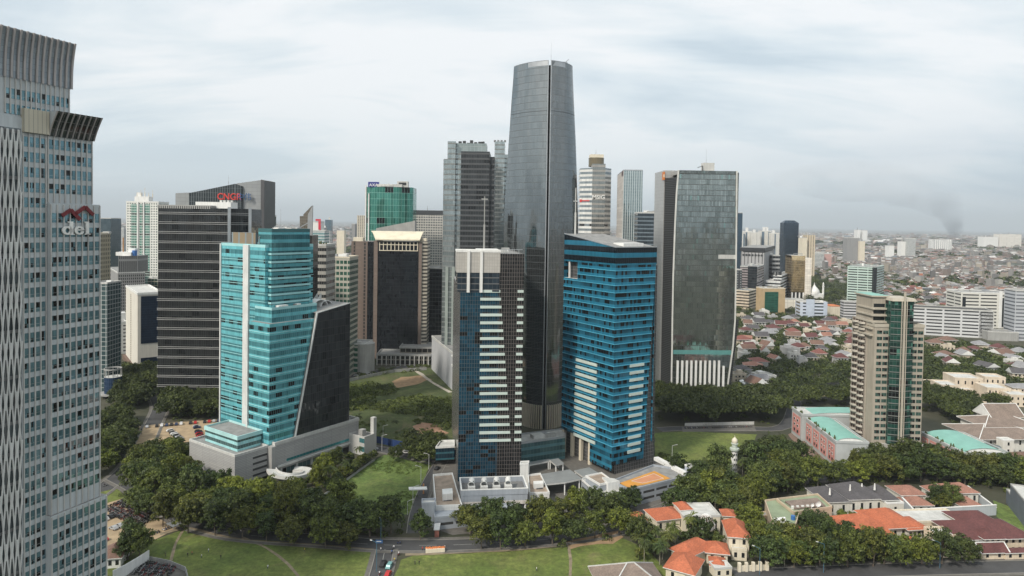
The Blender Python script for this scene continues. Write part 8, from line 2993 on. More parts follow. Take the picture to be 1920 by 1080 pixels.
def mass(name, label, cat, spots, mat, per, leaf, squash=.75, tone=(.15, .7), seed=3):
 rs = np.random.RandomState(seed)
 P, N, S, T = [], [], [], []
 for x, y, r in spots:
  q = rs.normal(size=(per, 3))
  q /= np.linalg.norm(q, axis=1)[:, None]
  q[:, 2] = np.abs(q[:, 2])
  k = 1 + .3 * np.sin(3 * np.arctan2(q[:, 1], q[:, 0]) + x) * (1 - q[:, 2])
  P.append(np.array((x, y, r * .12)) + q * (r * k * rs.uniform(.75, 1.02, per))[:, None] * np.array((1, 1, squash)))
  n_ = q + rs.normal(size=q.shape) * .5
  N.append(n_ / np.linalg.norm(n_, axis=1)[:, None])
  S.append(leaf * r * rs.uniform(.6, 1.4, per))
  T.append(np.clip(rs.uniform(*tone) + rs.normal(size=per) * .16, 0, 1.2))
 me = quads_mesh(name, np.concatenate(P), np.concatenate(N), np.concatenate(S), np.concatenate(T), mat, rs=rs)
 o = bpy.data.objects.new(name, me)
 COL.objects.link(o)
 return tag(o, label, cat, kind='stuff')
def scatter(pix, n, r, seed, grow=1.0, road=0, dens=None):
 rr = random.Random(seed)
 poly = [(p.x, p.y) for p in (gp(*q) for q in pix)]
 x0, x1 = min(p[0] for p in poly), max(p[0] for p in poly)
 y0, y1 = min(p[1] for p in poly), max(p[1] for p in poly)
 out = []
 for _ in range(n * 30):
  if len(out) >= n:
   break
  p = (rr.uniform(x0, x1), rr.uniform(y0, y1))
  if not inside(p, poly) or blocked(p, grow) or (road and on_road(p, road)):
   continue
  if dens and mnoise.noise((p[0] * dens, p[1] * dens, 4)) < -.05:
   continue
  out.append((p[0], p[1], rr.uniform(*r)))
 return out
lot = scatter([(655, 720), (735, 722), (855, 760), (855, 800), (790, 790), (655, 790)], 420, (1.4, 4.0), 1, dens=.03)
lot += scatter([(760, 750), (858, 745), (858, 838), (820, 812), (800, 780), (700, 772)], 130, (1.6, 4.2), 2)
lot += scatter([(655, 790), (790, 790), (780, 830), (700, 822)], 90, (.5, 1.5), 3, dens=.05)
mass('undergrowth', 'tangled bushes and scrub over the fenced wild lot', 'undergrowth', lot, LEAF, 90, .24, .6, (.3, .85))
tuf = scatter([(596, 942), (705, 864), (808, 870), (766, 962), (690, 965)], 420, (.4, 1.1), 4, .2, dens=.04)
mass('tall_grass', 'rough tufts of tall bright grass in the empty plot', 'grass', tuf, leaf_mat('tuft', (.06, .09, .02), (.14, .19, .05)), 26, .35, .5, (.3, .9))
OPEN = [[(gp(*p).x, gp(*p).y) for p in pix] for pix in (((262, 1024), (345, 992), (390, 999), (450, 1010), (600, 1022), (702, 1034), (694, 1120), (150, 1120)), ((752, 1050), (775, 1042), (960, 1034), (1070, 1025), (1165, 1008), (1290, 1120), (722, 1120)), ((186, 1010), (186, 950), (228, 935), (300, 972), (345, 985), (255, 1035)), ((596, 942), (705, 864), (808, 870), (766, 965), (690, 968)), ((815, 870), (1000, 835), (1240, 860), (1310, 895), (1250, 945), (1100, 980), (850, 995)))]
hed = scatter([(1282, 866), (1240, 850), (1228, 862), (1275, 880)], 40, (1, 2), 5) + scatter([(650, 700), (850, 678), (850, 688), (655, 712)], 60, (1.2, 3), 6, 0)
rr = random.Random(77)
for T in TREES:
 if T[2] in ('broad', 'tall', 'umbrella') and rr.random() < .8:
  for _ in range(2):
   q = (T[0] + rr.uniform(-5, 5), T[1] + rr.uniform(-4, 5))
   if not blocked(q, 0) and not on_road(q, 1.5) and not any(inside(q, p_) for p_ in OPEN):
    hed.append((*q, rr.uniform(1, 2.6)))
mass('shrubbery', 'dark shrubs along the hotel street and the court building wall', 'shrubbery', hed, LEAF, 70, .25, .8)
def house_meshes():
 out = []
 rr = random.Random(9)
 par = thing('x', 'x', 'x')
 walls = [plain('house_white', (.62, .61, .58), .7, streak=.1), plain('house_cream', (.56, .49, .39), .7, streak=.1), plain('house_grey', (.42, .42, .42), .75, streak=.1)]
 for wn, wm in zip(('white', 'cream', 'grey'), walls):
  for kd, rs in (('hip', 3.2), ('gable', 3.4), ('flat', .5)):
   for rn in (('maroon', 'terracotta', 'brown', 'charcoal', 'maroon', 'grey', 'red', 'brown') if kd != 'flat' else ('grey', 'slate')):
    rect = [Vector(p + (0,)) for p in ((-6, -5), (6, -5), (6, 5), (-6, 5))]
    b = MB()
    b.prism(rect, 0, 5.5, 0, 1)
    w_ = b.build('wall', [wm, ROOFG if rn == 'slate' else ROOFL], par)
    if kd == 'flat':
     m = MB()
     parapet(m, offs(rect, .1), 5.2, 1.3, .4)
     m.box((2, 1, 5.5), (4, 4, 2.6))
     r_ = m.build('roof_terrace', wm, par)
    else:
     r_ = roof(par, rect, 5.5, kd, rs, TILE[rn], 1.0)
    m = MB()
    for x in (-4, -1, 2.4):
     for z in (1, 3.6):
      m.face([(x, -5.06, z), (x + 1.5, -5.06, z), (x + 1.5, -5.06, z + 1.2), (x, -5.06, z + 1.2)])
    wi = m.build('window', GLASSD, par)
    mm = (w_.data, r_.data, wi.data)
    nm = r_.name.split('.')[0]
    for o in [w_, r_, wi] + list(r_.children):
     bpy.data.objects.remove(o)
    out.append((wn, rn, kd, mm, nm))
 bpy.data.objects.remove(par)
 return out
HM = house_meshes()
rr = random.Random(21)
HOUSES = []
def houses(pix, n, sp, seed, sc=(.8, 1.3)):
 rr = random.Random(seed)
 for x, y, _ in scatter(pix, n * 6, (1, 1), seed, 4, 2):
  if len([1 for h in HOUSES if h[4] == seed]) >= n:
   break
  s = rr.uniform(*sc)
  if any((x - h[0]) ** 2 + (y - h[1]) ** 2 < (sp * (s + h[2]) / 2) ** 2 for h in HOUSES):
   continue
  HOUSES.append((x, y, s, rr.uniform(-.35, .35) + rr.choice((0, 0, math.pi / 2)), seed))
houses([(1388, 598), (1430, 592), (1500, 604), (1590, 606), (1602, 640), (1602, 690), (1560, 678), (1520, 690), (1440, 690), (1385, 706)], 74, 16, 31)
houses([(1736, 650), (1800, 645), (1925, 668), (1925, 720), (1860, 700), (1736, 690)], 24, 17, 32, (.9, 1.4))
houses([(1380, 708), (1440, 700), (1430, 735), (1385, 740)], 8, 14, 33)
houses([(1640, 560), (1700, 548), (1800, 545), (1925, 556), (1925, 590), (1640, 590)], 70, 14, 34, (.8, 1.5))
houses([(1640, 530), (1925, 520), (1925, 556), (1800, 545), (1640, 560)], 80, 13, 35, (.8, 1.4))
HOUSES.sort(key=lambda h: h[1])
items = []
for i, (x, y, s, ang, g) in enumerate(HOUSES[:300]):
 wn, rn, kd, mm, rnm = rr.choice([h for h in HM if (h[2] == 'flat' or rr.random() < .55) and (h[1] not in ('maroon', 'terracotta', 'red') or rr.random() < .6)])
 o = thing('house', '', 'house', (x, y, 0), 'houses among the trees')
 o.rotation_euler.z = ang
 o.scale = (s, s * rr.uniform(.8, 1.15), rr.uniform(.85, 1.35))
 for nm, me in zip(('wall', rnm, 'window'), mm):
  q = bpy.data.objects.new(nm, me)
  COL.objects.link(q)
  q.parent = o
 items.append((o, x, y, wn + ' ' + ('flat roofed' if kd == 'flat' else rn + ' ' + kd + ' roofed')))
 keep_clear([(x - 6 * s, y - 6 * s), (x + 6 * s, y - 6 * s), (x + 6 * s, y + 6 * s), (x - 6 * s, y + 6 * s)], 0)
LANDP = [(n_, gp(*p)) for n_, p in (('emerald glazed block', (1450, 590)), ('blue white office', (1525, 600)), ('grey car deck', (1612, 604)), ('finned glass tower', (1380, 700)), ('long white deck block', (1780, 634)), ('cream mansions', (1800, 745)),
   ('white hospital block', (1850, 612)), ('mint banded tower', (1625, 570)), ('orange red cube', (1727, 530)), ('dry oval field', (1540, 730)))]
near_rank(items, 'house', 'house')
far = scatter([(1384, 588), (1600, 600), (1606, 722), (1470, 742), (1384, 745)], 700, (3.6, 7.5), 41, .0)
far += scatter([(1735, 640), (1925, 660), (1925, 748), (1735, 742)], 460, (4, 8), 42, .0)
far += scatter([(1380, 575), (1925, 605), (1925, 640), (1380, 600)], 160, (3.5, 6.5), 43, 1)
far += scatter([(1480, 478), (1585, 492), (1690, 520), (1760, 545), (1750, 575), (1560, 568), (1480, 560)], 900, (6, 11), 44, .5)
far += scatter([(1384, 562), (1700, 545), (1925, 560), (1925, 590), (1500, 590)], 160, (4, 8), 45, 1)
far += scatter([(180, 700), (296, 680), (300, 705), (180, 745)], 90, (4, 7), 46, 1) + scatter([(655, 655), (850, 640), (850, 672), (660, 690)], 70, (3, 5.5), 47, 0)
far += scatter([(1600, 505), (1925, 500), (1925, 556), (1690, 540)], 200, (4, 9), 48, 1, dens=.006)
mass('distant_trees', 'far leafy clumps among houses and the wooded park', 'trees', far, LEAF, 150, .17, .85, (.05, .55), 8)
fb = []
rr = random.Random(3)
for _ in range(1200):
 Y = 1500 + 7500 * rr.random() ** 1.6
 X = rr.uniform(-.85, .85) * Y
 if mnoise.noise((X * .0009, Y * .0006, 2)) > -.06 and not blocked((X, Y), 5):
  for _k in range(3):
   fb.append((X + rr.uniform(-1, 1) * Y * .03, Y + rr.uniform(-1, 1) * Y * .03, rr.uniform(9, 17) * (1 + Y / 5000)))
mass('distant_woods', 'dark tree belts fading into the far city', 'woods', fb, LEAF, 60, .3, .6, (.0, .4), 9)
PARK = [(p.x, p.y) for p in (gp(*q) for q in ((1480, 478), (1585, 492), (1690, 520), (1765, 545), (1750, 575), (1560, 568), (1480, 560)))]
def carpet():
 rs = np.random.RandomState(4)
 rr = random.Random(4)
 pal = np.array([(.20, .105, .085), (.15, .145, .14), (.28, .275, .265), (.42, .41, .39), (.11, .075, .065), (.23, .16, .13), (.29, .24, .20), (.17, .165, .17), (.55, .54, .53), (.12, .14, .16)])
 wal = np.array([(.42, .41, .38), (.30, .29, .28), (.42, .38, .32), (.23, .225, .22), (.33, .27, .24)])
 spots = []
 def band(y0, y1, px0, px1, n, size):
  k = 0
  tries = 0
  while k < n and tries < n * 6:
   tries += 1
   Y = math.sqrt(rr.uniform(y0 * y0, y1 * y1))
   px = rr.uniform(px0, px1)
   X = (px - 960) / 1280 * Y
   nz = mnoise.noise((X * .0011, Y * .0007, 7))
   if Y < 2600 and inside((X, Y), PARK) and rr.random() < .85:
    continue
   if nz < -.22 or (Y < 3000 and blocked((X, Y), 3)):
    continue
   s = size * rr.uniform(.6, 1.5)
   spots.append((X, Y, s, s * rr.uniform(.5, 1.0), rr.uniform(3.5, 8.5) * (1 if rr.random() > .015 else 3) * (1 + Y / 16000)))
   k += 1
 band(1080, 1500, 1640, 1960, 700, 11)
 band(1420, 2600, 1370, 1990, 8500, 10.5)
 band(2600, 5200, 1340, 2050, 7500, 22)
 band(5200, 13000, 1300, 2100, 8000, 48)
 for px0, px1 in ((160, 310), (570, 700), (1060, 1260)):
  band(1100, 2600, px0, px1, 1100, 14)
  band(2600, 6000, px0, px1, 1500, 24)
 band(2600, 12000, -100, 1340, 7000, 50)
 A = np.array(spots)
 n = len(A)
 ang = rs.uniform(-.5, .5, n) + rs.choice([0, np.pi / 2], n)
 ca, sa = np.cos(ang), np.sin(ang)
 base = np.array([(-1, -1), (1, -1), (1, 1), (-1, 1), (-1, 0), (1, 0)], float)
 lx, ly = base[None, :, 0] * A[:, 2:3] / 2, base[None, :, 1] * A[:, 3:4] / 2
 X = A[:, 0:1] + lx * ca[:, None] - ly * sa[:, None]
 Y = A[:, 1:2] + lx * sa[:, None] + ly * ca[:, None]
 h = A[:, 4]
 pit = np.where(rs.rand(n) < .62, .22, .02)
 top = h + A[:, 3] * pit
 V = np.zeros((n, 10, 3))
 V[:, :4, 0], V[:, :4, 1] = X[:, :4], Y[:, :4]
 V[:, 4:8, 0], V[:, 4:8, 1], V[:, 4:8, 2] = X[:, :4], Y[:, :4], h[:, None]
 V[:, 8:, 0], V[:, 8:, 1], V[:, 8:, 2] = X[:, 4:], Y[:, 4:], top[:, None]
 f4 = [(0, 1, 5, 4), (1, 2, 6, 5), (2, 3, 7, 6), (3, 0, 4, 7), (4, 5, 9, 8), (6, 7, 8, 9)]
 f3 = [(5, 6, 9), (7, 4, 8)]
 idx = np.concatenate([np.array(f4).ravel(), np.array(f3).ravel()])
 L = (np.arange(n)[:, None] * 10 + idx[None]).ravel()
 tot = np.tile(np.array([4] * 6 + [3] * 2), n)
 me = bpy.data.meshes.new('distant_houses')
 me.vertices.add(n * 10)
 me.vertices.foreach_set('co', V.astype(np.float32).ravel())
 me.loops.add(len(L))
 me.loops.foreach_set('vertex_index', L.astype(np.int32))
 me.polygons.add(n * 8)
 me.polygons.foreach_set('loop_start', np.concatenate([[0], np.cumsum(tot)[:-1]]).astype(np.int32))
 me.polygons.foreach_set('loop_total', tot.astype(np.int32))
 rc = pal[rs.choice(len(pal), n, p=[.12, .12, .13, .10, .10, .12, .08, .09, .09, .05])] * rs.uniform(.4, 1.2, (n, 1))
 wc = wal[rs.randint(0, len(wal), n)] * rs.uniform(.5, .85, (n, 1))
 col = np.ones((n, 8, 4), np.float32)
 col[:, :4, :3] = wc[:, None]
 col[:, 4:6, :3] = rc[:, None]
 col[:, 6:, :3] = wc[:, None]
 a_ = me.attributes.new('tint', 'FLOAT_COLOR', 'FACE')
 a_.data.foreach_set('color', col.ravel())
 me.polygons.foreach_set('use_smooth', np.zeros(n * 8, dtype=bool))
 me.update()
 me.validate()
 t = NT('house_carpet')
 me.materials.append(t.bsdf(t.n('ShaderNodeAttribute', attribute_name='tint').outputs['Color'], .85))
 o = bpy.data.objects.new('distant_houses', me)
 COL.objects.link(o)
 tag(o, 'dense carpet of small far houses reaching to the horizon', 'houses', kind='stuff')
carpet()
def car_mesh(body, glassm, tyre, L=4.3, W=1.75, hood=.95, top=1.5, van=False):
 prof = [(-L / 2, .35), (-L / 2, .85), (-L / 2 + .25, .95), (-L / 2 + (.5 if van else .9), top), (L / 2 - (.9 if van else 1.7), top), (L / 2 - (.5 if van else 1.0), hood + .05), (L / 2 - .1, hood - .15), (L / 2, .6), (L / 2, .35)]
 b = MB()
 w_ = lambda z: W / 2 * (1 if z < 1 else .86)
 n = len(prof)
 for i in range(n):
  (x0, z0), (x1, z1) = prof[i], prof[(i + 1) % n]
  b.face([(x0, -w_(z0), z0), (x0, w_(z0), z0), (x1, w_(z1), z1), (x1, -w_(z1), z1)])
 for s in (-1, 1):
  q = [(x, s * w_(z), z) for x, z in prof]
  b.face(q if s > 0 else q[::-1])
 g = MB()
 x3, x4, x5 = prof[3][0], prof[4][0], prof[5][0]
 for s in (-1, 1):
  y0, y1 = s * (W / 2 * .965), s * (W / 2 * .865 + .012)
  q = [(x3 - .1, y0, 1.0), (x5 - .2, y0, 1.0), (x4 - .05, y1, top - .07), (x3 + .12, y1, top - .07)]
  g.face(q if s < 0 else q[::-1])
 for xa, xb, d in ((x5 - .05, x4 + .02, .03), (prof[2][0] + .1, x3 + .02, -.03)):
  q = [(xa + d, -W * .40, 1.0), (xa + d, W * .40, 1.0), (xb + d, W * .39, top - .06), (xb + d, -W * .39, top - .06)]
  g.face(q if d > 0 else q[::-1])
 t = MB()
 N = 10
 for s in (-1, 1):
  q = [(.32 * math.cos(2 * math.pi * k / N), s * .11, .32 * math.sin(2 * math.pi * k / N)) for k in range(N)]
  t.face(q if s < 0 else q[::-1])
 for k in range(N):
  a0, a1 = 2 * math.pi * k / N, 2 * math.pi * (k + 1) / N
  t.face([(.32 * math.cos(a0), .11, .32 * math.sin(a0)), (.32 * math.cos(a1), .11, .32 * math.sin(a1)), (.32 * math.cos(a1), -.11, .32 * math.sin(a1)), (.32 * math.cos(a0), -.11, .32 * math.sin(a0))][::-1])
 ms = []
 for nm, m, mt in (('body', b, body), ('glass', g, glassm), ('wheel', t, tyre)):
  o = m.build(nm, mt)
  ms.append(o.data)
  bpy.data.objects.remove(o)
 return ms, L, W
TYRE = plain('tyre', (.02, .02, .02), .8)
CARS = {c: car_mesh(plain('car_' + c, v, .3, .1, var=.02), GLASSD, TYRE, van=(c in ('white', 'teal'))) for c, v in (('white', (.7, .7, .7)), ('black', (.018, .018, .02)), ('silver', (.38, .39, .40)), ('red', (.42, .025, .025)), ('navy', (.025, .04, .09)), ('teal', (.18, .36, .36)))}
def car(x, y, ang, c, label, group):
 (bd, gl, wh), L, W = CARS[c]
 o = thing('car', c + ' ' + label, 'car', (x, y, .07), group)
 o.rotation_euler.z = ang
 inst('body', bd, o, Matrix())
 inst('glass', gl, o, Matrix())
 for sx in (-1, 1):
  for sy in (-1, 1):
   inst('wheel', wh, o, Matrix.Translation((sx * L * .31, sy * (W / 2 - .1), .32)))
 return o
def on_line(pts, s):
 q = [gp(*p) for p in pts]
 for a, c in zip(q, q[1:]):
  l = (c - a).length
  if s <= l:
   d = (c - a) / l
   return a + d * s, math.atan2(d.y, d.x)
  s -= l
 return None
def car_row(pts, step, label, group, perp=True, seed=0, cols=('white', 'black', 'silver', 'black', 'navy', 'red'), skip=.15):
 rr = random.Random(seed)
 s, i = step / 2, 0
 while True:
  r = on_line(pts, s)
  s += step
  if r is None:
   break
  if rr.random() < skip:
   continue
  p, a = r
  car(p.x, p.y, a + (math.pi / 2 if perp else 0) + rr.uniform(-.04, .04), rr.choice(cols), 'car, %s %s' % (ordinal(i), label), group)
  i += 1
car_row([(262, 803), (330, 797), (412, 790)], 2.7, 'in the back row of the sandy car park', 'cars in the sandy car park', seed=1)
car_row([(318, 808), (340, 826)], 2.8, 'in the slanted middle row of the sandy car park', 'cars in the sandy car park', seed=2, cols=('white', 'silver', 'black'))
car_row([(368, 800), (376, 822)], 2.8, 'in the row beside the cyan tower podium', 'cars in the sandy car park', seed=3)
car_row([(190, 978), (214, 968)], 2.8, 'in the upper car row of the motorbike park', 'cars in the motorbike park', seed=4, cols=('black', 'white', 'navy'), skip=0)
car_row([(207, 995), (232, 985)], 2.6, 'in the middle car row of the motorbike park', 'cars in the motorbike park', seed=5, cols=('black', 'navy', 'silver'), skip=0)
car_row([(188, 1016), (206, 1009)], 2.8, 'beside the white van roofs of the motorbike park', 'cars in the motorbike park', seed=6, cols=('red',), skip=0)
for px, py, a, c, lab in ((718, 1060, -1.7, 'black', 'car queueing in the side road, ahead of the teal one'), (730, 1064, -1.72, 'teal', 'van queueing in the side road beside a black car'), (727, 1080, -1.75, 'red', 'car at the tail of the side road queue'),
       (762, 850, -.2, 'white', 'car parked on the blue fence street'), (738, 849, -.2, 'silver', 'car driving on the blue fence street'), (702, 843, 0, 'silver', 'car under the chimney on the blue fence street'),
       (1505, 845, -1.0, 'silver', 'car parked on the brown forecourt by the pink wing'), (1524, 864, -1.0, 'black', 'car at the tip of the brown forecourt'), (820, 880, 1.2, 'black', 'car on the driveway by the blue annex'),
       (1400, 733, .9, 'white', 'car on the estate street by the white canopies'), (1394, 746, .9, 'silver', 'car lower down the estate street'), (200, 745, .2, 'white', 'car by the round pavilion'), (560, 905, .7, 'silver', 'car between hedge and grey podium'),
       (595, 900, .7, 'white', 'car between hedge and grey podium, nearer the annex'), (1130, 950, .3, 'black', 'car in the yard below the stepped grey block'), (690, 702, .1, 'white', 'car on the hotel street'), (668, 706, .1, 'silver', 'car on the hotel street behind the white one')):
 p = gp(px, py)
 car(p.x, p.y, a, c, lab, 'cars on the streets')
def bike_mesh():
 b = MB()
 N = 9
 for x in (-.62, .62):
  for s in (-1, 1):
   q = [(x + .29 * math.cos(2 * math.pi * k / N), s * .05, .29 + .29 * math.sin(2 * math.pi * k / N)) for k in range(N)]
   b.face(q if s < 0 else q[::-1], 0)
  for k in range(N):
   a0, a1 = 2 * math.pi * k / N, 2 * math.pi * (k + 1) / N
   b.face([(x + .29 * math.cos(a0), -.05, .29 + .29 * math.sin(a0)), (x + .29 * math.cos(a1), -.05, .29 + .29 * math.sin(a1)), (x + .29 * math.cos(a1), .05, .29 + .29 * math.sin(a1)), (x + .29 * math.cos(a0), .05, .29 + .29 * math.sin(a0))], 0)
 b.bar((-.75, 0, .72), (.05, 0, .74), .28, .12, 0)
 b.bar((-.8, 0, .55), (.0, 0, .42), .24, .26, 1)
 b.bar((.0, 0, .42), (.38, 0, .55), .22, .12, 1)
 b.bar((.62, 0, .3), (.42, 0, 1.02), .14, .14, 1)
 b.bar((.40, -.34, 1.02), (.40, .34, 1.02), .07, .07, 2)
 b.bar((.48, 0, .8), (.56, 0, 1.0), .3, .1, 1)
 return b
BB = bike_mesh()
BIKES = []
for c in ((.02, .02, .022), (.02, .02, .022), (.30, .03, .03), (.55, .55, .55), (.03, .06, .16), (.10, .10, .10)):
 o = BB.build('motorbike', [TYRE, plain('bike_%d' % len(BIKES), c, .35), METAL])
 BIKES.append(o.data)
 bpy.data.objects.remove(o)
NB = [0]
MORE = []
def bike(x, y, a, group, label, seed=0):
 if NB[0] >= 300 or not label:
  MORE.append((x, y, a))
  return
 NB[0] += 1
 o = bpy.data.objects.new('motorbike', R_.choice(BIKES))
 COL.objects.link(o)
 o.location = (x, y, .06)
 o.rotation_euler = (.12, 0, a)
 tag(o, label, 'motorbike', group)
def bike_row(pts, label, group, step=.85, seed=0, fill=.92):
 rr = random.Random(seed)
 s = 0
 while True:
  r = on_line(pts, s)
  s += step
  if r is None:
   break
  if rr.random() < fill:
   bike(r[0].x, r[0].y, r[1] + math.pi / 2 + rr.uniform(-.15, .15), group, label)
for i, (a, c) in enumerate((((232, 938), (298, 972)), ((222, 943), (286, 977)), ((205, 950), (272, 984)), ((194, 955), (258, 990)))):
 bike_row([a, c], 'parked motorbike in the %s long row of the sandy motorbike park' % ORD[i], '%s row of the motorbike park' % ORD[i], 1.15, i)
bike_row([(256, 1014), (328, 987)], 'parked motorbike in the row along the edge of the playing field', 'motorbikes along the field edge', 1.0, 7)
for i in range(3):
 bike_row([(252 + 5 * i, 1072 - 7 * i), (318 + 6 * i, 1079 - 6 * i)], 'parked motorbike in the walled yard, %s row' % ORD[i], '%s row of the walled motorbike yard' % ORD[i], 1.05, 8 + i)
bike_row([(1284, 804), (1412, 801)], 'parked motorbike in the line under the rain trees', 'motorbikes under the rain trees', 1.15, 12)
for i in range(6):
 f = i / 6 + .08
 bike_row([(lerp(232, 194, f), lerp(938, 955, f)), (lerp(298, 258, f), lerp(972, 990, f))], '', '', .95, 30 + i, .8)
for i in range(4):
 bike_row([(250 + 6 * i, 1076 - 7 * i), (316 + 6 * i, 1084 - 6 * i)], '', '', .95, 40 + i, .8)
mb = MB()
for x, y, a in MORE:
 ca, sa = math.cos(a), math.sin(a)
 k = R_.randrange(4)
 for f, m in zip(BB.f, BB.m):
  mb.face([(x + BB.v[i][0] * ca - BB.v[i][1] * sa, y + BB.v[i][0] * sa + BB.v[i][1] * ca, BB.v[i][2] + .06) for i in f], m if m != 1 else 1 + 2 * (k == 0) * 1 + (k == 1) * 3)
tag(mb.build('packed_motorbikes', [TYRE, MAT['bike_0'], METAL, MAT['bike_2'], MAT['bike_3']]), 'more motorbikes packed tightly between the long rows', 'motorbikes', kind='stuff')
def person_mesh(seed, ride=False, shirt=(.6, .6, .6), trs=(.05, .05, .08)):
 k = .12 if seed % 2 else .28
 J = [(0, 0, .92), (0, 0, 1.2), (0, .01, 1.42), (0, .02, 1.54), (0, .03, 1.66), (.10, 0, .88), (.11, .5 * k, .48), (.11, -.2 * k, .06), (.12, -.2 * k + .14, .03), (-.10, 0, .88), (-.11, .2 * k, .48), (-.11, -k, .08), (-.12, -k + .14, .04),
   (.19, 0, 1.4), (.25, -.1 * k, 1.13), (.23, .6 * k, .88), (-.19, 0, 1.4), (-.25, .1 * k, 1.13), (-.24, .3 * k, .9)]
 E = [(0, 1), (1, 2), (2, 3), (3, 4), (0, 5), (5, 6), (6, 7), (7, 8), (0, 9), (9, 10), (10, 11), (11, 12), (2, 13), (13, 14), (14, 15), (2, 16), (16, 17), (17, 18)]
 Rr = [.14, .14, .13, .06, .105, .09, .065, .05, .04, .09, .065, .05, .04, .065, .05, .035, .065, .05, .035]
 if ride:
  J = [(x, y, z) for x, y, z in J]
  for a, d in ((6, (.16, .35, .78)), (7, (.18, .1, .4)), (8, (.18, .25, .37)), (10, (-.16, .35, .78)), (11, (-.18, .1, .4)), (12, (-.18, .25, .37)), (14, (.3, .2, 1.18)), (15, (.26, .48, 1.05)), (17, (-.3, .2, 1.18)), (18, (-.26, .48, 1.05))):
   J[a] = d
 me = bpy.data.meshes.new('person')
 me.from_pydata(J, E, [])
 o = bpy.data.objects.new('person', me)
 COL.objects.link(o)
 m = o.modifiers.new('s', 'SKIN')
 for v, r in zip(me.skin_vertices[0].data, Rr):
  v.radius = (r, r)
 me.skin_vertices[0].data[0].use_root = True
 o.modifiers.new('u', 'SUBSURF').levels = 1
 q = bpy.data.meshes.new_from_object(o.evaluated_get(bpy.context.evaluated_depsgraph_get()))
 bpy.data.objects.remove(o)
 q.materials.clear()
 for nm, c in (('skin', (.25, .14, .09)), ('shirt_%d' % seed, shirt), ('trousers_%d' % seed, trs), ('hair', (.012, .01, .01))):
  q.materials.append(plain(nm, c, .7, var=.02))
 for f in q.polygons:
  z, x = f.center.z, abs(f.center.x)
  f.material_index = 3 if z > 1.68 or (z > 1.58 and f.center.y < 0) else 0 if z > 1.5 or (x > .2 and z < 1.12) or z < .07 else 1 if z > .9 else 2
 return q
PEOPLE = [('white shirt', (.7, .7, .7), (.04, .05, .09)), ('red shirt', (.45, .05, .05), (.03, .03, .03)), ('dark clothes', (.03, .03, .035), (.03, .03, .03)), ('blue shirt', (.06, .14, .4), (.05, .05, .05)), ('yellow shirt', (.6, .45, .06), (.06, .06, .08))]
PM = [person_mesh(i, False, s, t_) for i, (_, s, t_) in enumerate(PEOPLE)]
PR = [person_mesh(i + 5, True, s, t_) for i, (_, s, t_) in enumerate(PEOPLE)]
def person(px, py, k, ang, label, ride=False, z=.06, P=None):
 p = P or gp(px, py)
 o = bpy.data.objects.new('person', (PR if ride else PM)[k])
 COL.objects.link(o)
 o.location = (p.x, p.y, z)
 o.rotation_euler.z = ang
 tag(o, 'person in %s %s' % (PEOPLE[k][0].replace(' shirt', ' shirt'), label), 'person')
for i, (px, py, k, lab) in enumerate(((414, 1048, 2, 'standing alone in the middle of the playing field'), (391, 1036, 0, 'standing on the worn patch of the playing field'), (378, 1047, 0, 'near the worn patch of the playing field'), (502, 1067, 0, 'near the dirt path across the field'),
          (360, 1041, 1, 'at the edge of the worn field patch'), (352, 1044, 2, 'beside the red shirted one on the field'), (571, 1035, 4, 'walking at the field edge'), (714, 1034, 0, 'at the corner kerb of the side road'), (834, 1030, 0, 'beside the orange topped planter'),
          (778, 1059, 2, 'standing in the right hand field'.replace('right hand', 'second')), (786, 1059, 2, 'facing another in the second field'), (1006, 1071, 0, 'in the second field by the dirt path'), (452, 1000, 0, 'walking under the street trees'), (612, 1012, 3, 'waiting by the lamp post'),
          (792, 1033, 1, 'by the planter end'), (345, 993, 3, 'near the shelter corner'), (310, 1044, 2, 'by the yard wall'))):
 person(px, py, k, i * 1.3, lab)
for i, (px, py, a, k, lab) in enumerate(((738, 1030, -1.7, 0, 'riding a motorbike out of the side road'), (735, 1038, 1.4, 3, 'riding a motorbike into the side road'), (748, 1041, 1.3, 0, 'riding a motorbike along the kerb'), (740, 1053, 1.35, 4, 'riding a motorbike past the black car'),
           (748, 1020, .1, 2, 'riding a motorbike along the main road'), (626, 1011, .1, 0, 'riding a motorbike under the street trees'), (1000, 1012, .1, 0, 'riding a motorbike below the blue towers'), (736, 1061, 1.35, 2, 'riding a motorbike beside the teal van'), (712, 1078, 1.4, 0, 'riding a motorbike near the frame edge'), (197, 912, .8, 2, 'riding a motorbike round the left avenue bend'))):
 p = gp(px, py)
 o = bpy.data.objects.new('motorbike', BIKES[i % 6])
 COL.objects.link(o)
 o.location = (p.x, p.y, .07)
 o.rotation_euler.z = a
 tag(o, 'motorbike ridden by the person in %s, %s' % (PEOPLE[k][0], ORD[i]), 'motorbike', 'motorbikes in traffic')
 person(0, 0, k, a - math.pi / 2, lab, True, .02, p - Vector((math.cos(a), math.sin(a), 0)) * .25)
def lamp(px, py, h, ang, label, mat=None):
 p = gp(px, py)
 o = thing('street_lamp', label, 'street lamp', p, 'street lamps')
 m = mat or plain('lamp_blue', (.06, .14, .20), .5)
 b = MB()
 b.ring(p, .13, .08, 0, h, 8)
 b.build('pole', m, o)
 d = Vector((math.cos(ang), math.sin(ang), 0))
 e = p + d * 2
 b = MB()
 b.bar((p.x, p.y, h - .1), (e.x, e.y, h + .4), .12)
 b.build('arm', m, o)
 b = MB()
 b.bar((e.x, e.y, h + .38), (e.x + d.x * .9, e.y + d.y * .9, h + .46), .4, .16)
 b.build('lamp_head', CONCL, o)
WL = plain('lamp_white', (.6, .6, .6), .5)
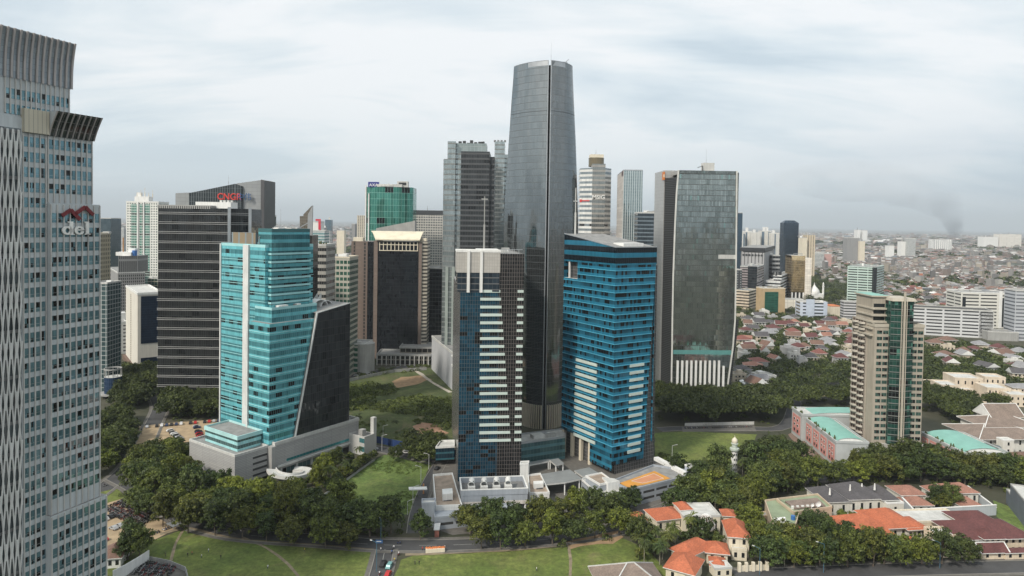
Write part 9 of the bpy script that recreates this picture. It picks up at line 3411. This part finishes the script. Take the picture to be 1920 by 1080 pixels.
for px, py, h, a, lab, m in ((706, 1072, 11, 2.8, 'tall blue street lamp at the mouth of the side road', None), (608, 1017, 9, 1.2, 'blue street lamp among the trees of the main road', None), (714, 1018, 9, 2, 'blue street lamp at the road junction', None), (1544, 1074, 11, 2.8, 'blue street lamp on the villa street by the palms', None),
        (1424, 1078, 10, 2.6, 'blue street lamp beside the villa gate', None), (1762, 1066, 10, 2.6, 'blue street lamp under the maroon roofed villa', None), (1260, 862, 8, 0, 'white lamp at the park lawn edge', WL), (804, 880, 8, 3, 'white lamp along the driveway near the blue annex', WL),
        (789, 905, 8, 3, 'white lamp along the driveway beside the tan deck', WL), (774, 945, 8, .3, 'white lamp at the driveway mouth', WL), (764, 965, 6, .5, 'short white lamp by the driveway entrance', WL), (716, 846, 9, 0, 'white lamp on the blue fence street', WL),
        (1087, 960, 7, .4, 'white lamp in the yard below the entrance roof', WL), (718, 830, 10, 0, 'white lamp standing behind the blue fence', WL)):
 lamp(px, py, h, a, lab, m)
def wall_run(nm, label, cat, pix, h, mat, th=.25, posts=None):
 pts = [gp(*p) for p in pix]
 o = thing(nm, label, cat, pts[0])
 b = MB()
 for i, (a, c) in enumerate(zip(pts, pts[1:])):
  n = (c - a).normalized()
  n = Vector((-n.y, n.x, 0)) * th
  b.prism([a, c, c + n, a + n], 0, h - .002 * i, 0, 0)
 b.build('panel', mat, o)
 if posts:
  for a, c in zip(pts, pts[1:]):
   k = max(1, int((c - a).length / posts))
   for i in range(k):
    p = a.lerp(c, i / k)
    b = MB()
    b.box((p.x, p.y, 0), (.35, .35, h + .25))
    b.build('post', mat, o)
FBL = facade('blue_sheet', fh=9, cw=1.0, glass=(.012, .035, .12), glass2=(.02, .05, .16), frame=(.012, .03, .09), mw=.15, hw=0, metal=0, rough=.6, tilt=0, wob=0, vary=1)
wall_run('blue_fence', 'long dark blue sheet metal fence round the wild lot', 'fence', [(650, 822), (703, 830), (740, 838), (770, 843), (860, 858)], 4.0, FBL, .1)
wall_run('plot_wall', 'low grey wall between the hedge and the empty plot', 'wall', [(598, 938), (650, 902), (704, 863)], 1.3, CONC)
wall_run('lot_wall', 'low concrete wall along the hotel street', 'wall', [(655, 716), (700, 706), (742, 698), (800, 694)], 2.6, CONC, .3, 8)
wall_run('yard_wall', 'grey concrete yard wall at the corner of the playing field', 'wall', [(280, 1052), (318, 1060), (347, 1072), (352, 1090)], 1.8, CONC, .2)
wall_run('white_yard_wall', 'white rendered wall joining the brown roofed shed and the yard', 'wall', [(212, 1092), (236, 1080), (262, 1064), (280, 1052)], 4.2, WHITE, .3)
wall_run('park_wall', 'pale wall behind the line of motorbikes under the rain trees', 'wall', [(1284, 799), (1414, 796)], 2.0, CONCL, .2)
wall_run('oval_fence', 'dark mesh fence along the dry oval field', 'fence', [(1490, 731), (1540, 726), (1616, 724)], 3.5, DARK, .06, 9)
wall_run('planter', 'cream planter wall topped with orange flowers by the main road', 'planter', [(798, 1038), (834, 1036)], 1.6, CREAM, .9)
p0, p1 = gp(799, 1037), gp(833, 1035)
b = MB()
for i in range(34):
 p = p0.lerp(p1, i / 33)
 b.ring((p.x + R_.uniform(-.2, .2), p.y + .45 + R_.uniform(-.3, .3)), .42, .1, 1.6, 2.0 + R_.uniform(0, .3), 6)
tag(b.build('flowers', plain('orange_flowers', (.5, .16, .05), .8, var=.5, scale=2)), 'row of orange flowers growing in the cream planter', 'flowers', kind='stuff')
v = villa('brown_roofed_shed', 'white shed with brown hip roof at the foot of the near tower', 190, 1062)
block(v, 186, 226, 1068, 10, 4, 12, 'hip', 3, WHITE, TILE['brown'], 1, 3)
v = thing('park_shelter', 'grey flat roofed shelter at the motorbike park entrance', 'shelter', gp(322, 986))
prism_px(v, 'shelter_roof', ((311, 981), (329, 976), (341, 981), (325, 988)), 3.2, [METAL, METAL], z0=3.0)
for px, py in ((314, 988), (330, 982), (338, 987), (325, 993)):
 p = gp(px, py)
 b = MB()
 b.box((p.x, p.y, 0), (.25, .25, 3))
 b.build('post', METAL, v)
v = thing('canvas_kiosk', 'small white topped kiosk beside the shelter of the motorbike park', 'kiosk', gp(330, 975))
prism_px(v, 'kiosk_roof', ((323, 972), (334, 970), (338, 974), (327, 977)), 2.6, [WHITE, WHITE], z0=2.3)
prism_px(v, 'kiosk_wall', ((325, 975), (334, 973), (336, 976), (328, 978)), 2.3, [CONC, CONC])
p = gp(304, 972)
v = thing('box_truck', 'blue cab truck with pale box parked by the shelter', 'truck', (p.x, p.y, .06))
b = MB()
b.box((p.x, p.y, .9), (5, 2.2, 2.2), .3)
b.build('cargo_box', CONCL, v)
b = MB()
q = p - Vector((math.cos(.3), math.sin(.3), 0)) * 3.4
b.box((q.x, q.y, .5), (1.6, 2.1, 1.9), .3)
b.build('cab', plain('truck_blue', (.03, .07, .2), .4), v)
for s in (-3.3, -1.2, 1.6):
 for e in (-1, 1):
  c = p + Vector((math.cos(.3), math.sin(.3), 0)) * s + Vector((-math.sin(.3), math.cos(.3), 0)) * e
  o = inst('wheel', CARS['white'][0][2], v, Matrix.Translation((c.x - p.x, c.y - p.y, .3)) @ Matrix.Rotation(.3, 4, 'Z') @ Matrix.Scale(1.3, 4))
v = thing('entrance_gate', 'white flat gate canopy on one post over the driveway', 'canopy', gp(790, 925))
prism_px(v, 'gate_roof', ((766, 913), (800, 912), (801, 917), (767, 918)), 5.2, [WHITE, WHITE], z0=4.8, clear=False)
p = gp(794, 926)
b = MB()
b.box((p.x, p.y, 0), (.6, .6, 4.8))
b.build('post', plain('post_orange', (.5, .24, .1), .6), v)
for i, (pix, z) in enumerate(((((1385, 713), (1392, 711), (1440, 741), (1430, 745)), 5), (((1400, 708), (1404, 707), (1442, 728), (1440, 732)), 6))):
 v = thing('white_canopy', ('lower', 'upper')[i] + ' long white canopy roof beside the estate street', 'canopy', G(pix[0][0], pix[0][1], z).xy.to_3d())
 q = prism_px(v, 'canopy_roof', pix, z, [WHITE, WHITE], z0=z - .5)
 for p in q:
  b = MB()
  b.box((p.x, p.y, 0), (.4, .4, z - .5))
  b.build('post', CONC, v)
p = gp(706, 1040)
v = thing('road_sign', 'blue direction sign on a pole at the junction', 'road sign', p)
b = MB()
b.ring(p, .12, .1, 0, 6, 8)
b.build('pole', MAT['lamp_blue'], v)
b = MB()
b.box((p.x + 1, p.y - .2, 4.6), (2.8, .1, 1.3))
b.build('sign_board', plain('sign_blue', (.03, .09, .22), .4), v)
b = MB()
b.box((p.x + .9, p.y - .28, 5.2), (1.8, .04, .25))
b.build('sign_legend', WHITE, v)
def smoke():
 P0 = at(1791, 440, 9000)
 pts = []
 for px, py, r in ((1791, 446, 40), (1791, 432, 62), (1788, 418, 85), (1781, 400, 120), (1766, 382, 170), (1738, 364, 230), (1695, 350, 280), (1640, 342, 320), (1580, 338, 330), (1510, 336, 280), (1450, 335, 120)):
  p = at(px, py, 9000 + (1791 - px) * 3)
  pts.append((p, r))
 n = 18
 b = MB()
 rows = []
 for i, (p, r) in enumerate(pts):
  d = (pts[min(i + 1, len(pts) - 1)][0] - pts[max(i - 1, 0)][0]).normalized()
  x = Vector((0, 1, 0))
  y = d.cross(x).normalized()
  rows.append([p + (x * math.cos(t_) + y * math.sin(t_) * (.62 if i > 4 else 1)) * r * 1.45 * (1 + .3 * mnoise.noise((i * .7, math.cos(t_) * 1.5, math.sin(t_) * 1.5))) for t_ in [2 * math.pi * k / n for k in range(n)]])
 for q, s in zip(rows, rows[1:]):
  for k in range(n):
   b.face([q[k], q[(k + 1) % n], s[(k + 1) % n], s[k]])
 b.face(rows[0][::-1])
 b.face(rows[-1])
 m = bpy.data.materials.new('smoke')
 m.use_nodes = True
 t = NT.__new__(NT)
 t.mat, t.nt = m, m.node_tree
 t.nt.nodes.clear()
 tc = t.n('ShaderNodeTexCoord').outputs['Object']
 x, y, z = t.sep(tc)
 f = t.m('POWER', t.rng(z, 0, 620, 1, .15), 1.7)
 nz = t.rng(t.noise(tc, .004, 4, .6), .38, .62, .15, 1.3)
 pv = t.n('ShaderNodeVolumePrincipled')
 pv.inputs['Color'].default_value = (.30, .34, .40, 1)
 t.link(t.m('MULTIPLY', t.m('MULTIPLY', f, nz), .005), pv.inputs['Density'])
 o = t.n('ShaderNodeOutputMaterial')
 t.link(pv.outputs[0], o.inputs['Volume'])
 tag(b.build('smoke', m, weld=True), 'dark smoke plume rising far off and drifting across the low sky', 'smoke', kind='stuff')
smoke()
